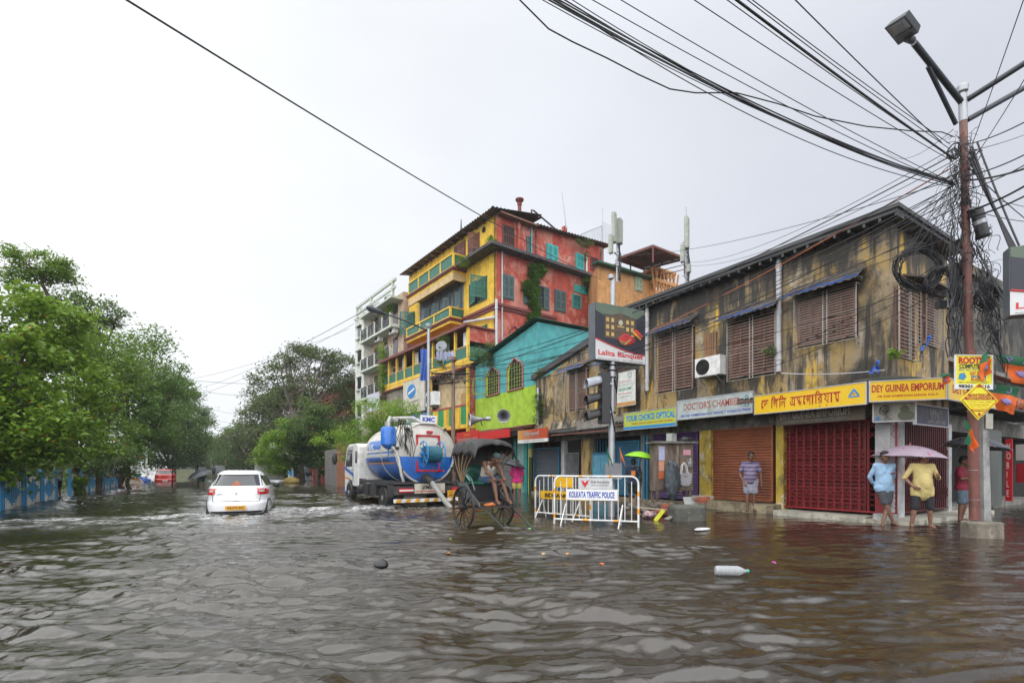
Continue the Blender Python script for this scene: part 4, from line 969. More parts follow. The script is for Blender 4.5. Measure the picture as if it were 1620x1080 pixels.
# middle long veranda (posts, roof, panels)
yv0, dv = None, 2.15
yv0 = 0.05; zf = on(738, 571, x=-dv).z; zrail = on(738, 548, x=-dv).z; zroof = on(738, 517, x=-dv).z; yv1 = on(603, 618, x=-dv).y
m = MB(); m.box(-dv, -.0, yv0, yv1, zf-.3, zf); m.box(-dv-.02, -dv+.12, yv0, yv1, zf, zf+.22); vf = m.build('veranda', M_yel, yb, smooth=False)
m = MB(); m.box(-dv-.12, 0, yv0-.1, yv1+.1, zf-.42, zf-.3); m.build('veranda_moulding', M_mrn, vf, smooth=False)
m = MB(); nP = 9
for k in range(nP+1): u = yv0+(yv1-yv0-.16)*k/nP; m.box(-dv-.03, -dv+.13, u, u+.16, zf+.2, zroof)
m.each('veranda_post', M_yel, vf, smooth=False)
m = MB(); m.box(-dv, -dv+.1, yv0, yv1, zrail, zrail+.1); m.build('handrail', mat('ochre_wood', (.35,.22,.08), .6), vf, smooth=False)
m = MB(); nn = int((yv1-yv0)/.13)
for i in range(nn): u = yv0+(yv1-yv0)*i/nn; m.box(-dv+.02, -dv+.05+.015*(i%2), u, u+(yv1-yv0)/nn, zf+.22, zrail)
for i in range(12): x = -dv+.1+(dv-.1)*i/12; m.box(x, x+(dv-.1)/12, yv0+.02, yv0+.04+.01*(i%2), zf+.1, zrail)
m.build('veranda_panel', M_grn, vf, smooth=False)
m = MB(); m.box(-dv-.3, 0, yv0-.15, yv1+.2, zroof, zroof+.1); m.box(-dv-.33,-dv-.3,yv0-.15,yv1+.2,zroof-.06,zroof+.13); m.build('veranda_roof', M_mrn, vf, smooth=False)
m = MB(); m.box(-dv, 0, yv0+.02, yv0+.1, zroof-.9, zroof); m.build('veranda_side', M_redw, vf, smooth=False)
m = MB(); m.box(-.03, -.004, yv0, yv1, zf, zroof); m.build('veranda_back', stained('grey_back', (.10,.10,.10), [((.03,.03,.03),1,(1,1,.5),.45,.6,.8,2.),((.3,.28,.22),2,(2,.6,.4),.58,.66,.7,5.)]), vf, smooth=False)
for i in range(5):
    u = yv0+.5+2.4*i; m = MB(); m.box(-dv+.3-.02, -dv+.3, u, u+.55, zrail-.2, zrail+1.1); m.build('hung_screen', (M_white, mat('grey_screen', (.3,.33,.34), .5), M_dark)[i%3], vf, smooth=False)
# first floor: cream wall bay, posts, balcony with green and yellow fretwork
M_crm = stained('cream_wall', (.55,.42,.24), [((.35,.24,.12),1.6,(1,1,.5),.5,.7,.7,2.)])
zf1 = on(738, 668, x=-dv).z; zr1 = on(738, 640, x=-dv).z; yq = on(680, 640, x=-dv).y
m = MB(); m.box(-dv+.7, -dv+.8, yv0+.1, yq, zf1-.1, zf-.42); m.build('bay_wall', M_crm, yb, smooth=False)
m = MB(); m.box(-dv+.66,-dv+.69, yv0+.9, yv0+2.0, zf1+.1, zf1+2.1); m.build('bay_door', mat('ochre_door', (.42,.25,.09), .6), yb, smooth=False)
m = MB(); m.box(-dv-.05, .0, yv0, yq, zf1-.35, zf1-.1); fb = m.build('balcony', M_yel, yb, smooth=False)
m = MB(); m.box(-dv-.02, -dv+.04, yv0, yq, zr1-.04, zr1+.06); m.build('handrail', mat('handrail_red', (.35,.04,.05), .5), fb, smooth=False)
m = MB(); m2 = MB(); nn = 26
for i in range(nn):
    u = yv0+.15+(yq-yv0-.2)*i/nn; w_ = (yq-yv0)/nn
    (m if (i//4) % 2 == 0 else m2).box(-dv, -dv+.03, u, u+w_*.72, zf1-.1, zr1-.04)
m.each('balcony_panel', mat('leaf_green_fret', (.03,.30,.10), .5, dirt=.2), fb, smooth=False); m2.each('balcony_panel', M_yel, fb, smooth=False)
m = MB(); 
for u in (yv0, yq-.15): m.box(-dv-.04, -dv+.12, u, u+.16, 0, zf-.3)
m.build('corner_post', M_yel, yb, smooth=False)
m = MB(); m.box(-dv+.13, 0, yv0+.02, yv0+.1, 0, zf-.42); m.build('side_wall', M_redw, yb, smooth=False)
m = MB(); m.box(-dv+.1, -dv+.2, yq, yL, 3.3, zf-.42); m.build('lower_facade', stained('blotched_wall', (.25,.22,.17), [((.06,.05,.05),1,(1,1,.5),.45,.6,.8,2.)]), yb, smooth=False)  # drab grey-brown wall colour with random dark blotches
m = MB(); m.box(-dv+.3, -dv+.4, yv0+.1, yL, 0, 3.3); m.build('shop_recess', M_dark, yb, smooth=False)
m = MB(); m.box(-dv-.5, 0, yv0, yL, 3.1, 3.35); m.build('shop_canopy', mat('canopy_red', (.3,.03,.03), .6), yb, smooth=False)
# red side: windows, doors, pipes
FRd = Fac('y', -.004)
def rs(p0, p1, yt, yb_2): return rect_on(YB, p0, p1, yt, yb_2, y=0)
shut_win(FRd, yb, rs(795.5, 812, 359, 386), M_brw, M_wind, None, None)
shut_win(FRd, yb, rs(834, 838, 376, 398), M_wind, M_wind, None, None)
shut_win(FRd, yb, rs(865, 881, 389, 421), M_tq, M_tq, 0, 0, bars=False)
shut_win(FRd, yb, rs(911, 922, 403, 427), M_tq, M_tq, 0, 0, bars=False)
shut_win(FRd, yb, rs(935, 945, 409, 427), M_mrn, M_wind, None, None)
shut_win(FRd, yb, rs(796, 811, 437, 472), M_wind, M_wind, 0, 0, bars=False)
shut_win(FRd, yb, rs(829, 836, 463, 480), M_wind, M_wind, 0, 0, bars=False)
shut_win(FRd, yb, rs(851, 867, 455, 488), M_wind, M_wind, None, 0)
shut_win(FRd, yb, rs(878, 893, 461, 492), M_wind, M_wind, 0, 0)
shut_win(FRd, yb, rs(906, 917, 468, 486), M_tq, M_wind, None, None)
r = rs(908, 928, 452, 464); m = MB(); FRd.box(m, *r, 0, .06); m.build('board_panel', M_tq, yb, smooth=False)
r = rs(805, 822, 522, 540); m = MB(); m.tube([FRd.pt(r[0]+(r[1]-r[0])*i/10, r[2]+.5+.5*math.sin(PI*i/10), .03) for i in range(11)], .06, 6); m.build('arch_moulding', M_mrn, yb)
for px, ya_, y_b, mm, rr in ((794.5, 388, 545, M_pipe, .05), (821, 352, 403, M_redw, .12), (841, 355, 415, M_tq, .05), (848, 364, 410, M_mrn, .04), (928, 400, 442, M_white, .07), (934, 455, 485, M_tealf, .07), (952, 395, 425, M_tealf, .05)):
    a = on(px, ya_, y=-.12); b2 = on(px, y_b, y=-.12); pipe(yb, [(a.x, -.12, a.z), (a.x, -.12, b2.z)], rr, mm)
a = on(785, 483, x=-.2); pipe(yb, [(-.2,-.3,a.z+.4), (-.2,-.3,on(785,548,x=-.2).z)], .09, M_pipe)
pipe(yb, [(-.25,-.3,on(785,502,x=-.2).z), (-.25, on(735,510,x=-.2).y, on(735,510,x=-.2).z)], .09, M_pipe, 'waste_pipe')
for px, q0, q1 in ((850, 418, 400), (820, 408, 401), (838, 415, 408)):
    a = on(px, q0, y=-.4); m = MB(); m.beam((a.x, -.05, a.z), (a.x+.6, -.8, a.z+.4), .05); m.build('bracket', M_mrn, yb, smooth=False)
# roof-top things on it
def rt(px, py, D=34): return at(px, py, D)
a = on(822, 352, y=.6); b2 = on(822, 313, y=.6)
g = fthing(YB, 'chimney_pipe', 'rusty brown flue pipe with a cap rising above the tin roof corner', 'flue'); g.location = YB.M @ Vector((a.x, .6, a.z)); hh = b2.z-a.z
MB().tube([(0,0,-.3),(0,0,hh-.3)], .13, 10).build('flue', M_mrn, g); MB().lathe([(.14,hh-.55),(.17,hh-.5),(.17,hh-.42),(.14,hh-.38),(.2,hh-.3),(.3,hh-.18),(.3,hh-.1),(.05,hh)], 14).build('cap', M_mrn, g)
pts = [on(841, 362, y=.2), on(841, 332, y=.2), on(844, 333, y=.2), on(884, 367, y=.2)]
m = MB(); m.tube([YB.M @ p for p in pts], .06, 8); tag(m.build('bent_pipe', M_blk_t), 'bent black pipe frame sticking up from the red house roof', 'pipe')
m = MB(); m.tube([YB.M @ on(896, 362, y=.5), YB.M @ on(889, 303, y=.5)], [.05,.03], 6); tag(m.build('aerial_rod', M_steel), 'tall thin leaning metal rod above the red house', 'aerial')
m = MB(); m.tube([YB.M @ on(729.5, 366, x=1), YB.M @ on(729.5, 347, x=1)], [.07,.03], 6); tag(m.build('aerial_rod', M_blk_t), 'short dark rod on the yellow roof edge', 'aerial')
a, b2 = on(888, 372, y=.6), on(915, 384, y=.6); m = MB(); m.box(a.x, b2.x, .6, 1.8, a.z-1.5, a.z+.1); m.box(a.x+.3,a.x+.6,.6,.9,a.z+.1,a.z+.8); m.build('stair_head', M_redw, yb, smooth=False)
g = fthing(YB, 'wire_mesh_screen', 'wire mesh screen panel standing at the back end of the red roof', 'fence panel'); m = MB()
c1, c2, c3, c4 = [on(p, q, y=.8) for p, q in ((918,381),(953,392),(953,357),(918,371))]
for i in range(22): t_ = i/21; m.tube([c1.lerp(c2,t_), c4.lerp(c3,t_)], .015, 4)
m.tube([c1,c2],.03,4); m.tube([c4,c3],.03,4); m.tube([c2,c2+Vector((0,0,3.2))],.06,6)
for i in range(10): t_=i/9; q=c2+Vector((.1+1.1*t_,.1,0)); m.tube([q,q+Vector((0,0,2.2))],.012,4)
m.build('mesh', M_steel, g)
# ------------------------------------------------------------------ PALE BALCONY BLOCK
M_pal = stained('pale_grey_render', (.62,.62,.57), [((.36,.36,.34),1.2,(1.5,1.5,.2),.5,.7,.6,2.0),((.16,.16,.15),2.4,(2,2,.15),.66,.78,.5,8.)], bump=.1)
M_ppk = stained('peach_render', (.50,.36,.27), [((.34,.25,.2),1.2,(1.5,1.5,.2),.5,.7,.6,2.0)], bump=.1)
M_mint = mat('mint_trim', (.50,.56,.49), .6, dirt=.2)
pb = fthing(YB, 'balcony_block', 'pale grey apartment block with mint parapet, iron railed balconies and air conditioners', 'building')
xw = -1.2
y0p = yL+.25; y1p = on(562, 520, x=xw).y; zt_ = on(562, 507, x=xw).z; ycol = on(575.5, 520, x=xw).y
m = MB(); m.box(xw+.8, 6, y0p, ycol, 0, zt_+.3); m.build('back_wall', M_ppk, pb, smooth=False)
m = MB(); m.box(xw, 6, ycol, y1p, 0, zt_); m.box(xw-.12, 6.1, ycol-.1, y1p+.1, zt_, zt_+.25); m.build('wall', M_pal, pb, smooth=False)
for q in (526, 565, 607, 650, 690):
    rr = rect_on(YB, 566, 571.5, q-9, q+9, x=xw); m = MB(); m.box(xw-.02, xw, rr[0], rr[1], rr[2], rr[3]); wd = m.build('window', M_glass, pb, smooth=False)
    m = MB(); m.box(xw-.25, xw, rr[0]-.15, rr[1]+.15, rr[2]-.15, rr[2]-.03); m.box(xw-.25, xw, rr[0]-.15, rr[1]+.15, rr[3]+.03, rr[3]+.13); m.each('sill', M_mint, wd, smooth=False)
zs = [on(575, q, x=xw-.4).z for q in (497, 538, 585, 630)]
M_iron = mat('wrought_iron', (.03,.032,.04), .5)
for i, z in enumerate(zs):
    yr = y0p if i < 3 else y0p+3
    m = MB(); m.box(xw-.35, xw+.8, y0p, ycol+.3, z-.14, z+.04); sl = m.build('balcony' if i else 'roof_slab', M_mint, pb, smooth=False)
    if i == 0:
        continue
    m = MB(); ym = (y0p+ycol)/2
    for k in range(5): u = y0p+.3+(ycol-y0p-.3)*k/4; m.box(xw-.34, xw-.2, u-.1, u+.1, z+.04, z+1.15)
    m.build('railing_pier', M_mint, sl, smooth=False)
    m = MB(); 
    for k in range(46):
        u = y0p+.2+(ycol-y0p)*k/46; m.box(xw-.3, xw-.27, u, u+.03, z+.1, z+1.05)
    for k in range(8):
        u = y0p+.9+(ycol-y0p-1.2)*k/7; m.ring((xw-.3, u, z+.6), .25, .03, 'x', 12, 4); m.ell((xw-.3,u,z+.6),(.03,.14,.3),8)
    m.box(xw-.32, xw-.26, y0p, ycol, z+1.05, z+1.1); m.build('railing', M_iron, sl, smooth=False)
    for k in range(3):
        u = y0p+1.2+(ycol-y0p-2)*k/2.4; m = MB(); m.box(xw+.77, xw+.8, u, u+1.0, z+.1, z+2.3); m.build('window', M_glass, sl, smooth=False)
    if i < 3:
        for k in (0.1, .55): 
            p = YB.M @ Vector((xw+.4, y0p+(ycol-y0p)*(k+.15*(i%2)), z+2.35)); ac_unit(p, YB.r-R(90), ['air conditioner high on the top balcony of the pale block, nearer unit', 'air conditioner high on the top balcony of the pale block, farther unit', 'air conditioner under the second balcony slab, nearer unit', 'air conditioner under the second balcony slab, farther unit'][(i-1)*2+(k > .3)], 1.3, 'air conditioners on the pale block')
m = MB(); c_ = [(xw-.2, y0p-.5), (xw-.2, ycol+1)]
zb0 = zs[0]+.9; zt0 = on(578, 492, x=xw-.2).z
for u in (y0p+.2, (y0p+ycol)/2+1.5, ycol+1.6): m.box(xw-.2, xw+.0, u-.1, u+.1, zs[0], zt0+1.0)
m.box(xw-.2, xw+.0, y0p-.4, ycol+1.8, zt0+.9, zt0+1.12); m.box(xw+.0, xw+2.6, ycol+1.5, ycol+1.7, zt0+.9, zt0+1.12)
m.box(xw-.2, xw-.05, y0p-.4, ycol+1.6, zs[0]+.6, zs[0]+.8); m.build('roof_frame', M_mint, pb, smooth=False)
# ------------------------------------------------------------------ ORANGE HOUSE BEHIND, SHED, MASTS
OB = Frame(24.0, 26.0, 0)
M_org = stained('orange_wall', (.55,.27,.10), [((.65,.38,.18),.7,(1,1,.6),.5,.7,.6,2.),((.25,.12,.05),1.5,(2,2,.2),.55,.72,.6,6.)], bump=.15)
ob = fthing(OB, 'orange_house', 'orange rendered house with green eave behind the corner building', 'building')
x1 = OB.on(1037, 440, y=0).x; ztp = OB.on(960, 424, y=0).z
m = MB(); m.prism([(-.6,0,0),(x1,0,0),(x1+3,8,0),(3.8,8,0)], (0,0,ztp)); m.build('wall', M_org, ob, smooth=False)
m = MB(); m.box(-1.0, x1+.2, -.5, .2, ztp, ztp+.12); m.build('eave', M_gtin, ob, smooth=False)
m = MB(); m.box(-.9, x1+2.6, -1.3, -.9, ztp-4.1, ztp-3.9); m.build('lower_eave', mat('teal_tin', (.02,.2,.22), .5), ob, smooth=False)
r = rect_on(OB, 1005, 1014, 440, 459, y=0); shut_win(Fac('y', 0), ob, r, mat('pale_green_frame', (.35,.42,.3), .6), mat('pale_green_frame', (.35,.42,.3), .6), 0, 0, bars=False)
r1 = rect_on(OB, 1037, 1070, 424, 475, y=-.6)
m = MB(); m.box(r1[0], r1[1], -.6, 3, 0, r1[2]+.6); m.box(r1[0], r1[1], -.6, 3, r1[3]-.3, r1[3]-.1)
for i in range(7): u = r1[0]+(r1[1]-r1[0])*i/6; m.beam((u, -.55, r1[2]+.6), (u+.3, -.55, r1[3]-.2), .1); m.beam((u, -.5, r1[2]+.6), (u-.3, -.5, r1[3]-.2), .1)
m.box(r1[0], r1[1], -.62, 0, (r1[2]+r1[3])/2, (r1[2]+r1[3])/2+.25); m.build('lattice_tower', M_org, ob, smooth=False)
sh = thing('roof_canopy', 'brown sheet canopy on thin posts over the orange roof terrace', 'canopy', OB.M @ Vector((2, 2, ztp)))
cs = [at(975, 409, 36.0), at(1033, 388, 33.9), at(1083, 407.5, 35.9), at(1019, 424, 37.8)]; lo = sh.location
m = MB(); m.prism([c - lo for c in cs], (0,0,.06)); m.build('sheet', mat('brown_sheet', (.12,.10,.09), .6, dirt=.3), sh, smooth=False)
m = MB()
for i in range(4): m.beam(cs[i]-lo-Vector((0,0,.08)), cs[(i+1)%4]-lo-Vector((0,0,.08)), .1)
for t_ in (.25,.5,.75): m.beam(cs[0].lerp(cs[1],t_)-lo-Vector((0,0,.08)), cs[3].lerp(cs[2],t_)-lo-Vector((0,0,.08)), .06); m.beam(cs[0].lerp(cs[3],t_)-lo-Vector((0,0,.1)), cs[1].lerp(cs[2],t_)-lo-Vector((0,0,.1)), .06)
m.build('frame', M_mrn, sh, smooth=False)
for c in cs + [cs[0].lerp(cs[3], .5), cs[3].lerp(cs[2], .4)]:
    p = c - lo; MB().tube([(p.x,p.y,p.z-.05),(p.x,p.y,-.05)], .06, 6).build('post', M_mrn, sh)
m = MB()
for i in range(3):
    a, b2 = cs[0]-lo, cs[3]-lo; a.z = b2.z = .3+.35*i; m.tube([a,b2],.03,5); c2 = cs[2]-lo; c2.z = .3+.35*i; m.tube([b2,c2],.03,5)
m.build('railing', M_mrn, sh)
def mast(px, ytop, ybot, D, label, panels):
    base = at(px, ybot, D); t = thing('antenna_mast', label, 'antenna mast', base, 0.4, 'mobile antenna masts on the roofs'); H = at(px, ytop, D).z - base.z
    MB().tube([(0,0,-.6),(0,0,H)], .05, 8).build('pole', M_steel, t)
    MB().tube([(.35,0,-.6),(.35,0,H*.7)], .035, 6).build('pole', M_steel, t)
    mp = mat('antenna_panel', (.33,.35,.30), .5)
    for (dx, dy, z0, z1, w_) in panels:
        m = MB(); m.box(dx-w_/2, dx+w_/2, dy-.1, dy+.1, z0, z1); m.box(dx-w_/2+.03, dx+w_/2-.03, dy-.13, dy-.1, z0+.04, z1-.04); m.build('antenna_panel', mp, t, smooth=False)
    m = MB()
    for z in np.arange(.3, H*.6, .7): m.beam((-.3,0,z),(.4,0,z+.05),.04); m.beam((0,-.2,z+.2),(0,.2,z+.2),.04)
    for k in range(4): m.tube([(.1*k-.1, -.1, H*.5), (.25*math.sin(k*2), -.2, H*.25), (.1*k, -.1, -.5)], .03, 5)
    m.build('bracket', M_blk_t, t); return t
mast(976, 345, 430, 30, 'antenna mast with pale panels behind the banquet sign', [(-.45,0,2.0-.4,3.8-.6+.2,.3),(.1,-.15,1.9-.2,4.6-1.4,.38),(-.7,.1,.9,2.0,.25)])
mast(1085, 328, 448, 31, 'antenna mast with stacked grey green panels right of the roof canopy', [(-.15,-.1,2.1,4.0,.34),(.15,0,2.4,4.2,.38),(-.4,.1,1.2,2.3,.28),(-.1,-.2,.6,1.1,.3)])
# ------------------------------------------------------------------ FAR RED HOUSE, RIGHT SIDE STREET HOUSES
RB = Frame(15.5, 62, 4)
rb = fthing(RB, 'red_house', 'dark red rendered house half hidden behind the big tree', 'building')
m = MB(); m.box(-2, 8, -6, 10, 0, 10.8); m.build('wall', stained('brick_red_wall', (.25,.03,.02), [((.12,.02,.02),.8,(1,1,.4),.5,.7,.6,2.)]), rb, smooth=False)
m = MB(); m.box(-2.3, 8.3, -6.3, 10, 10.8, 11.0); m.build('roof', M_slab, rb, smooth=False)
for k in range(3): m = MB(); m.box(-2.05, -2, -4.5+3.2*k, -3.3+3.2*k, 5.6, 7.4); m.build('window', M_wind, rb, smooth=False)
SB = Frame(18.75, 6.6, 0)
sb = fthing(SB, 'side_street_house', 'low blackened concrete house behind the cable laden pole', 'building')
M_blkc = stained('black_mould_wall', (.10,.095,.08), [((.02,.02,.02),1.1,(1,1,.7),.42,.55,.9,2.),((.30,.24,.15),1.6,(1,1,.5),.55,.68,.7,9.)], bump=.5)
m = MB(); m.prism([(0,0,3),(25,0,3),(25,0,9.2),(5,0,8.8),(0,0,7.4)], (0,6,0)); m.prism([(-.1,0,7.2),(5,0,8.6),(25,0,9.0),(25,0,9.35),(5,0,8.95),(-.1,0,7.55)], (0,-.15,0)); m.build('wall', M_blkc, sb, smooth=False)
m = MB(); m.box(-.1, 12, -.5, -.15, 4.9, 5.05); m.build('ledge', M_conc, sb, smooth=False)
m = MB(); m.box(.6, 1.5, -.03, 0, 3.7, 5.4-.6); m.build('window', M_glass, sb, smooth=False)
m = MB(); 
for i in range(5): m.box(.1+.45*i, .16+.45*i, -.42, -.4, 3.3, 3.75)
for z in (3.3, 3.5, 3.73): m.box(.1, 2.1, -.44, -.4, z, z+.04)
m.build('window_cage', M_white, sb, smooth=False)
m = MB(); m.box(-.2, 25, .6, 6, 0, 3.0); m.build('interior', M_dark, sb, smooth=False)
m = MB(); m.box(-.1, 25, -.4, .2, 2.6, 3.15); m.build('lintel', M_conc, sb, smooth=False)
# tiled lean-to
TL = stained('terracotta_tiles', (.42,.13,.06), [((.25,.07,.04),5,(1,1,1),.45,.65,.8,2.),((.1,.06,.04),2,(1,1,1),.6,.72,.7,7.)])
tr = thing('tiled_awning', 'terracotta tiled lean-to roof over the side street shops', 'awning', SB.M @ Vector((2.0, -.2, 3.9)))
m = MB()
for i in range(34):
    for j in range(6):
        x = .25*i; a = Vector((x, -.0-.24*j, .30-.13*j+.02*((i*7+j*3)%3))); m.tube([a, a+Vector((0,-.27,-.12))], [.10,.12], 6)
m.build('tiles', TL, tr)
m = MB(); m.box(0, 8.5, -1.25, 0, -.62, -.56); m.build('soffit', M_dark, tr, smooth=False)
# shop interior bits at the right edge
M_rban = mat('red_banner', (.55,.02,.03), .5)
A = at(1590, 780, 15.2); B = at(1601, 780, 15.0)
board((A.x, A.y), (B.x+.02, B.y), .35, 2.25, 'shop_banner', 'tall narrow red banner with white lettering at the shop opening', 'banner', M_rban, None, th=.02, texts=[('M\nO\nB\nI\nL\nE', .5, .5, .55, .85, M_wht_t, {})])
A = at(1607, 780, 15.6); B = at(1625, 780, 15.2)
board((A.x, A.y), (B.x, B.y), .9, 1.5, 'panel_sign', 'red panel with a round white emblem at the right edge', 'sign', M_rban, None, th=.25)
board((A.x, A.y), (B.x, B.y), 1.6, 2.1, 'panel_sign', 'white notice panel above the red one at the right edge', 'sign', M_wht_t, None, th=.05)
A = at(1563, 790, 15.9); B = at(1588, 790, 15.6)
m = MB(); m.box(0, 1.4, 0, .1, 0, 2.5); t = tag(m.build('shop_door', mat('grey_green_door', (.09,.10,.09), .6, dirt=.4), loc=(A.x, A.y, .1), smooth=False), 'grey green plank door in the side street shop', 'door')
g = MB(); g.box(0, 9, -.9, 0, -.19, .2); tag(g.build('pavement', M_conc, loc=SB.M @ Vector((.2,-.2,0)), smooth=False), None, None, kind='structure')
# left edge: brown gabled upper storey
LB = Frame(-9.6, 17, 3)
lb = fthing(LB, 'left_house', 'brown gabled house top rising behind the left trees', 'building')
m = MB(); m.box(-6, 0, 0, 9, 0, 8.2); m.build('wall', stained('dark_house', (.10,.09,.08), [((.03,.03,.03),1,(1,1,.5),.45,.6,.8,2.)]), lb, smooth=False)
z0 = 8.2; m = MB(); m.box(-6, -.7, .5, 7, 8.2, 10.0); m.build('upper_wall', mat('maroon_cladding', (.12,.02,.018), .6), lb, smooth=False)
m = MB(); m.prism([(.4,-.3,9.5),(-3,-.3,12.2),(-6.4,-.3,9.5),(-6.4,-.3,9.7),(-3,-.3,12.4),(.45,-.3,9.7)], (0,8,0)); m.build('roof', mat('brown_roof', (.07,.045,.04), .6), lb, smooth=False)
# ------------------------------------------------------------------ VEHICLES
def car(loc, rz, label, paint, detail=True, plate='WB 07W 8472', group=None, plate_m=None):
    t = thing('hatchback_car', label, 'car', loc, rz, group)
    zs = [.20,.24,.30,.42,.52,.56,.60,.70,.80,.88,.94,.98,1.02,1.12,1.22,1.32,1.39,1.44,1.47,1.485]
    rb = [.14,.06,.02,.00,.00,.03,.09,.10,.11,.13,.16,.20,.26,.36,.46,.55,.60,.67,.78,.95]
    rf = [3.5,3.58,3.62,3.64,3.64,3.63,3.62,3.58,3.50,3.35,3.05,2.85,2.72,2.55,2.38,2.2,2.08,1.98,1.85,1.6]
    hw = [.76,.80,.84,.86,.865,.865,.86,.855,.85,.845,.835,.82,.80,.755,.712,.662,.622,.565,.49,.36]
    nexp = lambda z: float(np.interp(z, [.2,.95,1.2,1.45], [4.8,4.0,3.2,2.5]))
    def prm(z): return np.interp(z, zs, rb), np.interp(z, zs, rf), np.interp(z, zs, hw)
    def rear(x, z, o=0.0):
        a, b_, h = prm(z); n = nexp(z); mid, hl = (a+b_)/2, (b_-a)/2; q = min(.999, abs(x)/h); return Vector((x, mid - hl*(1-q**n)**(1/n) - o, z))
    def side(y, z, s, o=0.0):
        a, b_, h = prm(z); n = nexp(z); mid, hl = (a+b_)/2, (b_-a)/2; q = min(.999, abs(y-mid)/hl); return Vector((s*(h*(1-q**n)**(1/n) + o), y, z))
    def front(x, z, o=0.0):
        a, b_, h = prm(z); n = nexp(z); mid, hl = (a+b_)/2, (b_-a)/2; q = min(.999, abs(x)/h); return Vector((x, mid + hl*(1-q**n)**(1/n) + o, z))
    m = MB(); NZ, NT = 60, 120; vs = []
    zz = np.interp(np.linspace(0, 1, NZ), np.linspace(0, 1, len(zs)), zs)
    for z in zz:
        n = nexp(z); a, b_, h = prm(z); mid, hl = (a+b_)/2, (b_-a)/2
        for k in range(NT):
            th = 2*PI*k/NT; c, s = math.cos(th), math.sin(th)
            vs.append((h*math.copysign(abs(c)**(2/n), c), mid+hl*math.copysign(abs(s)**(2/n), s), z))
    fs = [(i*NT+k, i*NT+(k+1)%NT, (i+1)*NT+(k+1)%NT, (i+1)*NT+k) for i in range(NZ-1) for k in range(NT)]
    fs.append(tuple(range((NZ-1)*NT, NZ*NT))); m.add(vs, fs); m.build('body', paint, t, ang=50)
    blk = mat('car_trim_black', (.012,.012,.013), .35); gl = mat('car_glass', (.018,.022,.024), .05, spec=.9)
    def patch(fn, a0, a1, z0, z1, name, mt, o=.005, par=t, nu=16, nv=8, inset=0, label=None):
        m = MB(); m.grid(lambda u, v: fn((a0+(a1-a0)*u)*(1-inset*v), z0+(z1-z0)*v, o), nu, nv); return m.build(name, mt, par, label=label)
    rw = patch(rear, -.66, .66, 1.03, 1.36, 'rear_window', gl, .006, inset=.13)
    patch(front, -.66, .66, 1.03, 1.36, 'windscreen', gl, .006, inset=.13)
    for s in (-1, 1):
        m = MB(); m.grid(lambda u, v: side(.62+.55*u + .16*(1-u)*v, 1.03+.30*v, s, .006), 8, 6); m.build('side_window', gl, t)
        m = MB(); m.grid(lambda u, v: side(1.24+.9*u*(1-.32*v), 1.03+.30*v, s, .006), 8, 6); m.build('side_window', gl, t)
        for yc in (.62, 3.0):
            m = MB(); m.tube([Vector((s*.60, yc, .29)), Vector((s*.80, yc, .29))], .29, 28); w_ = m.build('wheel', M_black, t)
            MB().tube([Vector((s*.801, yc, .29)), Vector((s*.806, yc, .29))], .19, 24).build('wheel_cover', M_chrome, w_)
            m = MB(); 
            def arch(u, v, yc=yc, s=s):
                an = PI*u; rr = .30+.05*v; return side(yc+rr*math.cos(an), max(.2, .29+rr*math.sin(an)), s, .01)
            m.grid(arch, 16, 1); m.build('wheel_arch', blk, t)
    if detail:
        # bumper, hatch lines, lamps, plate, mirror
        m = MB(); m.grid(lambda u, v: rear(-.8+1.6*u, .21+.10*v, .012), 20, 2); m.build('bumper_skirt', blk, t)
        m = MB(); m.tube([rear(-.60+1.2*i/20, .585+.015*math.cos((i/20-.5)*PI), .01) for i in range(21)], .008, 5)
        for s in (-1, 1): m.tube([rear(s*.60, .585, .01), rear(s*.62, .75, .008), rear(s*.68, .98, .008)], .006, 5)
        m.build('hatch_seam', blk, t)
        red = mat('tail_lamp_red', (.50,.012,.01), .15, spec=.8); clr = mat('tail_lamp_clear', (.55,.45,.42), .15)
        for s in (-1, 1):
            m = MB(); m.grid(lambda u, v: rear(s*(.54+.275*u), .79+.17*v - .02*u, .03*math.sin(PI*min(1,max(0,u)))+.008), 10, 6)
            m.grid(lambda u, v: side(.22+.16*u, .80+.17*v*(1-.3*u), s, .012), 6, 5)
            l = m.build('tail_lamp', red, t)
            m = MB(); m.grid(lambda u, v: rear(s*(.59+.13*u), .85+.07*v, .042), 6, 4); m.build('lamp_lens', clr, l)
        p0 = rear(0, .42, .012); pl = thing('number_plate', None, None, (0, p0.y-.004, .345)); pl.parent = t
        MB().box(-.26, .26, -.006, .006, 0, .12).build('plate', plate_m or mat('plate_yellow', (.75,.36,.01), .5), pl, smooth=False)
        lettering(plate, .44, .07, 0, .06, M_blk_t, pl, y=-.009, bold=.02)
        m = MB(); m.obox((0, rear(0,.80).y-.01, .82), (.05,.01,.07), (0,0,0)); m.obox((-.42, rear(-.42,.80).y-.008, .80), (.16,.008,.03)); m.build('badge', M_chrome, t, smooth=False)
        m = MB(); m.obox((.0, rear(0,.62).y-.012, .60), (.14,.02,.018)); m.build('hatch_handle', blk, t, smooth=False)
        m = MB()
        for k in range(9): an = PI*k/8; m.tube([rear(.12*math.cos(an)-.02, 1.05, .012), rear(.12*math.cos(an)*.5-.02, 1.05+.11*math.sin(an)+.01, .012)], .008, 4)
        m.tube([rear(-.17, 1.06, .012), rear(.13, 1.06, .012)], .01, 4); m.build('window_sticker', mat('sticker_orange', (.6,.12,.02), .5), rw)
        m = MB(); m.ell((-.93, 2.25, .99), (.10,.05,.075), 12); m.beam((-.80,2.3,.95),(-.9,2.27,.97),.03); m.build('wing_mirror', blk, t)
